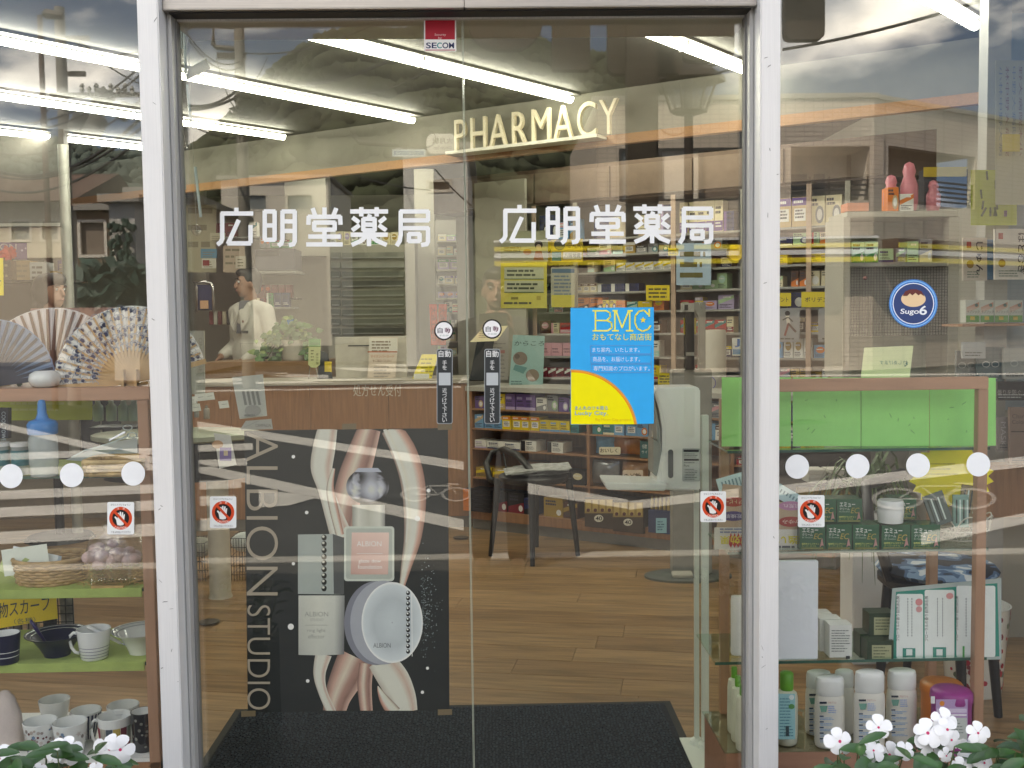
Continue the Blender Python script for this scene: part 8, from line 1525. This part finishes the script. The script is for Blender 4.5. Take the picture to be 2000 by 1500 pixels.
def periwinkle(label, spots, region, Y, seed, nleaf, x0, x1_):
    r = random.Random(seed); k = scale_at(Y); cx = (P(x0, 1500, Y).x+P(x1_, 1500, Y).x)/2; zpot = P(1000, 1560, Y).z-.06; q = thing('periwinkle_plant', label, 'flowering plant', (cx, Y, 0)); wd = P(x1_, 1500, Y).x-P(x0, 1500, Y).x
    b = B(); b.box((cx, Y, zpot/2), (wd*.9, .22, zpot)); b.build('planter', m_pot, q, bevel=.01)
    st = B(); base = lambda x: Vector((max(cx-wd*.4, min(cx+wd*.4, x)), Y, zpot))
    fw = []
    for i, (x, y, s) in enumerate(spots):
        p = P(x, y, Y+r.uniform(-.03, .02)); nrm = Vector((r.uniform(-.35, .35), -1, r.uniform(.1, .75))); b = B(); blossom(b, p, nrm, s*k, r); b.smooth = True; b.build('blossom', None, q, smooth=180); bp = base(p.x+r.uniform(-.03, .03)); st.tube([p+nrm*-.004, p.lerp(bp, .3)+Vector((0, .02, 0)), bp], [.0009, .0016, .0024], 5)
    lf = B(); lf.smooth = True
    for i in range(nleaf):
        while True:
            x = r.uniform(x0, x1_); y = r.uniform(1400, 1600)
            if y > region(x): break
        p = P(x, y, Y+r.uniform(-.07, .07)); a = r.uniform(0, 2*PI); d = Vector((math.cos(a), math.sin(a)*.7-.25, r.uniform(-.25, .5))); leaf(lf, p, d, Vector((r.uniform(-.3, .3), -.6, 1)), r.uniform(42, 62)*k, r.uniform(19, 26)*k); 
        if i % 3 == 0: bp = base(p.x); st.tube([p, p.lerp(bp, .5), bp], [.0012, .002, .0026], 5)
    tag(lf.build('foliage', m_leaf, q), kind='stuff'); st.build('stems', m_stem, q)
def reg_r(x):
    if x > 1965: return 1392 if x > 1978 else 1440
    return 1455-16*math.sin((x-1600)/330*PI)
periwinkle('white periwinkle with pink eyed blossoms in front of the right window', [(1640, 1448, 30), (1716, 1421, 26), (1842, 1409, 28), (1812, 1432, 30), (1820, 1452, 38), (1850, 1425, 26), (1910, 1432, 25), (1896, 1468, 30), (1737, 1474, 29), (1706, 1466, 22), (1768, 1466, 20), (1922, 1490, 24), (1712, 1498, 24), (1880, 1500, 24), (1858, 1445, 22), (1848, 1476, 16)], reg_r, -.62, 3, 190, 1604, 2040)
periwinkle('white periwinkle with pink eyed blossoms in front of the left window', [(-2, 1482, 32), (108, 1467, 26), (131, 1467, 30), (214, 1463, 30), (235, 1464, 32), (222, 1456, 22), (186, 1504, 16), (74, 1508, 18)], lambda x: 1470-14*math.sin(x/70), -.62, 5, 105, -60, 262)
# ================================================================== people
m_skin = mat('skin', (.36, .20, .135), .5, var=.06, vs_=20); m_hair = mat('black_hair', (.012, .010, .009), .45, var=.3, vs_=60); m_coat = mat('white_coat', (.62, .60, .55), .8, var=.03, vs_=30, bump=.35, bs=26); m_shirt = mat('grey_shirt', (.14, .145, .17), .8)
def remesh(b, name, vox, m, parent, sm=4):
    o = b.build(name, m, None, (0, 0, 0)); md = o.modifiers.new('r', 'REMESH'); md.mode = 'VOXEL'; md.voxel_size = vox
    s = o.modifiers.new('s', 'SMOOTH'); s.factor = .5; s.iterations = sm
    dg = bpy.context.evaluated_depsgraph_get(); dg.update(); me = bpy.data.meshes.new_from_object(o.evaluated_get(dg)); bpy.data.objects.remove(o)
    me.name = name; me.materials.clear(); me.materials.append(m)
    for p in me.polygons: p.use_smooth = True
    q = bpy.data.objects.new(name, me); COL.objects.link(q); q.parent = parent; return q
def cap(b, pts, rs, n=12):
    """rounded tapered limb"""
    pts = [Vector(p) for p in pts]
    for p, r in zip(pts, rs): b.ball(p, r, n, 8)
    for (p0, r0), (p1, r1) in zip(zip(pts, rs), zip(pts[1:], rs[1:])): b.tube([p0, p1], [r0, r1], n)
def ell(b, c, rx, ry, rz, n=20, m=14):
    c = Vector(c); b.lathe(c, [(max(1e-6, math.sin(PI*i/m)), -math.cos(PI*i/m)*rz) for i in range(m+1)], n, rx, ry)
def hand(b, w, d, palm, curl, side):
    """five fingers from the wrist w along d; palm is the palm's normal"""
    w = Vector(w); d = Vector(d).normalized(); nrm = Vector(palm).normalized(); nrm = (nrm-d*nrm.dot(d)).normalized(); s = d.cross(nrm)*side
    ctr = w+d*.05
    for q in (-.026, -.009, .009, .026): cap(b, [w+d*.012+s*q*.6, w+d*.09+s*q], [.013, .0115], 8)
    for q, l in ((-.029, .058), (-.0095, .072), (.0095, .077), (.029, .068)):
        p = w+d*.09+s*q; pts = [p]; a = 0
        for seg_ in range(3): a += curl; p = p+(d*math.cos(a)+nrm*math.sin(a))*(l*(.42, .32, .26)[seg_]); pts.append(p)
        cap(b, pts, [.0095, .0088, .008, .007], 8)
    p = w+d*.03+s*.03; t1 = (d*.6+s*.7+nrm*.35).normalized(); cap(b, [w+d*.02+s*.018, p, p+t1*.035, p+(t1*.5+d*.6+nrm*.3).normalized()*.062], [.013, .012, .010, .008], 8)
def person(label, loc, yaw, hgt, arms, hair='short', coat=True, legs=True, seated=False, trousers=None, top=None, name='person', turn=0.0):
    """local: x to the figure's left hand side seen from the front, -y forwards, z up, built 1.70 tall then scaled"""
    q = thing(name, label, 'person', loc); k = hgt/1.70; q.rotation_euler = (0, 0, yaw); q.scale = (k, k, k)
    b = B(); head = Vector((0, -.015, 1.585))
    ell(b, head+Vector((0, .012, .012)), .074, .092, .105); ell(b, head+Vector((0, -.030, -.045)), .055, .058, .066); ell(b, head+Vector((0, -.052, -.088)), .026, .026, .022)
    cap(b, [head+Vector((0, -.088, .012)), head+Vector((0, -.102, -.026))], [.009, .0135], 8); ell(b, head+Vector((0, -.082, -.058)), .021, .012, .010)
    for s in (-1, 1): ell(b, head+Vector((s*.075, .012, -.012)), .010, .020, .030, 10, 8); ell(b, head+Vector((s*.034, -.072, .032)), .026, .014, .008, 10, 8)
    Rt = Matrix.Rotation(turn, 3, 'Z'); hr_ = lambda bb: setattr(bb, 'v', [Rt@v for v in bb.v])
    hr_(b)
    cap(b, [(0, .012, 1.40), (0, .0, 1.53)], [.056, .052]); ell(b, (0, .01, 1.20), .150, .095, .20); cap(b, [(-.15, .01, 1.37), (.15, .01, 1.37)], [.052, .052]); ell(b, (0, .01, .98), .145, .098, .16)
    c = B(); ell(c, (0, .008, 1.22), .185, .125, .235); cap(c, [(-.155, .01, 1.365), (0, .012, 1.40), (.155, .01, 1.365)], [.066, .066, .066]); ell(c, (0, .01, 1.0), .185, .135, .24)
    if coat: c.lathe((0, .01, 0), [(1e-5, .62), (.205, .62), (.20, .66), (.18, .95), (.16, 1.1), (1e-5, 1.1)], 24, 1, .74)
    for s, (el, wr, hd, pn, curl) in zip((-1, 1), arms):
        sh = Vector((s*.185, .01, 1.355)); el, wr = Vector(el), Vector(wr); cap(b, [sh, el, wr], [.046, .037, .027]); hand(b, wr, hd, pn, curl, s); cap(c, [sh, el, el.lerp(wr, .84)], [.066, .054, .043])
    if legs:
        l = B()
        for s in (-1, 1):
            hp = Vector((s*.085, .01, .93)); kn = Vector((s*.095, -.40 if seated else -.01, .86 if seated else .50)); an = Vector((s*.10, -.40 if seated else .02, .45 if seated else .08)); cap(b, [hp, kn, an], [.078, .052, .038]); cap(b, [an, an+Vector((0, -.13, -.05))], [.036, .030]); cap(l, [hp+Vector((0, 0, .06)), hp, kn, an.lerp(kn, .05)], [.10, .098, .070, .058])
            sh_ = B(); cap(sh_, [an+Vector((0, .03, -.045)), an+Vector((0, -.05, -.045)), an+Vector((0, -.15, -.052))], [.046, .046, .036]); remesh(sh_, 'shoe', .012, m_black, q)
        remesh(l, 'trousers', .014, trousers or mat('dark_trousers', (.03, .03, .035), .8), q)
    remesh(b, 'body', .0075, m_skin, q, 3); co = remesh(c, 'coat' if coat else 'shirt', .012, top or m_coat, q, 3)
    h = B(); 
    ell(h, head+Vector((0, .030, .030)), .083, .094, .102)
    if hair == 'short': ell(h, head+Vector((0, -.035, .088)), .066, .060, .034); ell(h, head+Vector((0, .075, -.03)), .062, .035, .06)
    else: ell(h, head+Vector((0, -.028, .080)), .084, .070, .052); ell(h, head+Vector((0, .05, .005)), .104, .100, .125); ell(h, head+Vector((0, .08, -.12)), .090, .060, .15)
    hr_(h)
    ho = remesh(h, 'hair', .011, m_hair, q, 2)
    for s in (-1, 1):
        e = B(); e.use(m_cer); e.ball(head+Vector((s*.033, -.0755, .012)), .0092, 12, 8); e.use(m_black); e.ball(head+Vector((s*.033, -.0812, .011)), .0052, 10, 6); hr_(e); e.build('eye', None, None, (0, 0, 0)).parent = q
        e = B(); e.smooth = True; e.tube([head+Vector((s*.018, -.092, .034)), head+Vector((s*.034, -.089, .040)), head+Vector((s*.052, -.078, .034))], .0042, 6); hr_(e); e.build('eyebrow', m_hair, None, (0, 0, 0)).parent = q
    e = B(); e.smooth = True; e.tube([head+Vector((-.022, -.0885, -.057)), head+Vector((0, -.0945, -.059)), head+Vector((.022, -.0885, -.057))], [.003, .005, .003], 6); hr_(e); e.build('lips', mat('lips', (.30, .10, .085), .5), None, (0, 0, 0)).parent = q
    return q, head, k
# the pharmacist, half turned to the picture's left, one hand low in front of him
p = P(480, 640, 5.9); k = scale_at(5.9)
q, head, kk = person('pharmacist in a white coat with a dark name badge, standing behind the rear desk', (p.x+.04, 5.9, .16), math.radians(-36), 1.70, [((-.25, .06, 1.09), (-.17, -.18, .99), (.3, -.8, -.45), (.6, .3, -.6), .35), ((.27, .0, 1.08), (.12, -.22, .95), (-.35, -.75, -.5), (-.5, .3, -.7), .4)], turn=math.radians(-32))
for nm_, pts, m in (('collar', [(-.06, -.075, 1.43), (-.015, -.125, 1.33), (-.045, -.135, 1.20), (-.10, -.125, 1.27), (-.10, -.09, 1.40)], m_coat), ('collar', [(.06, -.075, 1.43), (.015, -.125, 1.33), (.045, -.135, 1.20), (.10, -.125, 1.27), (.10, -.09, 1.40)], m_coat), ('shirt_front', [(-.05, -.066, 1.44), (.05, -.066, 1.44), (.02, -.134, 1.18), (-.02, -.134, 1.18)], m_shirt)):
    b = B(); b.prism([Vector(v)+Vector((0, -.004 if nm_ == 'collar' else 0, 0)) for v in pts], (0, .02, .006)); b.build(nm_, m, None, (0, 0, 0)).parent = q
b = B(); b.box((.085, -.137, 1.19), (.075, .008, .022)); b.build('name_badge', m_black, None, (0, 0, 0)).parent = q
b = B(); b.ball((.062, -.132, 1.275), .011, 10, 6, (1, .5, 1)); b.build('lapel_pin', mat('pin_brown', (.2, .09, .06), .4), None, (0, 0, 0)).parent = q
b = B(); b.tube([(.145, -.10, 1.10), (.10, -.135, 1.10), (.04, -.146, 1.10)], .0025, 5); b.tube([(.04, -.146, 1.10), (.045, -.146, .98), (.145, -.115, .98)], .002, 5); b.build('pocket_seam', mat('seam', (.45, .43, .39), .8), None, (0, 0, 0)).parent = q
# a seated woman seen over the folding fans
p = P(98, 560, 4.25)
q, head, kk = person('dark haired woman with a pink hair ribbon seen in profile above the folding fans', (p.x, 4.25, P(98, 578, 4.25).z-1.56*.95), math.radians(68), 1.62, [((-.24, .02, 1.08), (-.12, -.24, 1.02), (.3, -.9, .0), (0, 0, -1), .3), ((.24, .02, 1.08), (.12, -.24, 1.02), (-.3, -.9, .0), (0, 0, -1), .3)], 'long', coat=False, legs=True, seated=True, top=mat('dark_blouse', (.03, .03, .04), .8))
b = B(); 
for s in (-1, 1): b.prism([head+Vector((.100, .055, -.0)), head+Vector((.104, .055+s*.06, .028)), head+Vector((.104, .055+s*.05, -.022))], (.012, 0, 0))
b.build('hair_ribbon', mat('pink_ribbon', (.45, .14, .16), .5), None, (0, 0, 0)).parent = q
b = B(); b.box((p.x-.0, 4.25, P(98, 578, 4.25).z-1.56*.95+.40), (.42, .42, .06)); b.tube([(p.x, 4.25, 0), (p.x, 4.25, P(98, 578, 4.25).z-1.56*.95+.38)], .03, 10); b.lathe((p.x, 4.25, 0), [(.22, 0), (.2, .03), (1e-5, .04)], 20); tag(b.build('stool', m_black), 'black stool under the seated dark haired woman', 'stool')
# the photographer, only seen as a faint reflection in the doors
q, head, kk = person('photographer in dark clothes holding up a phone, faintly mirrored in the doors', (0.02, -3.02, 0), PI, 1.70, [((-.25, -.10, 1.12), (-.075, -.285, 1.345), (.1, -.2, 1), (.9, -.3, 0), .5), ((.25, -.10, 1.12), (.075, -.285, 1.345), (-.1, -.2, 1), (-.9, -.3, 0), .5)], 'short', coat=False, top=mat('dark_top', (.04, .038, .036), .85))
b = B(); b.box((0, -2.672, 1.42), (.15, .008, .072)); tag(b.build('phone', m_black, bevel=.003), 'slim dark phone held up in both hands by the photographer', 'phone')
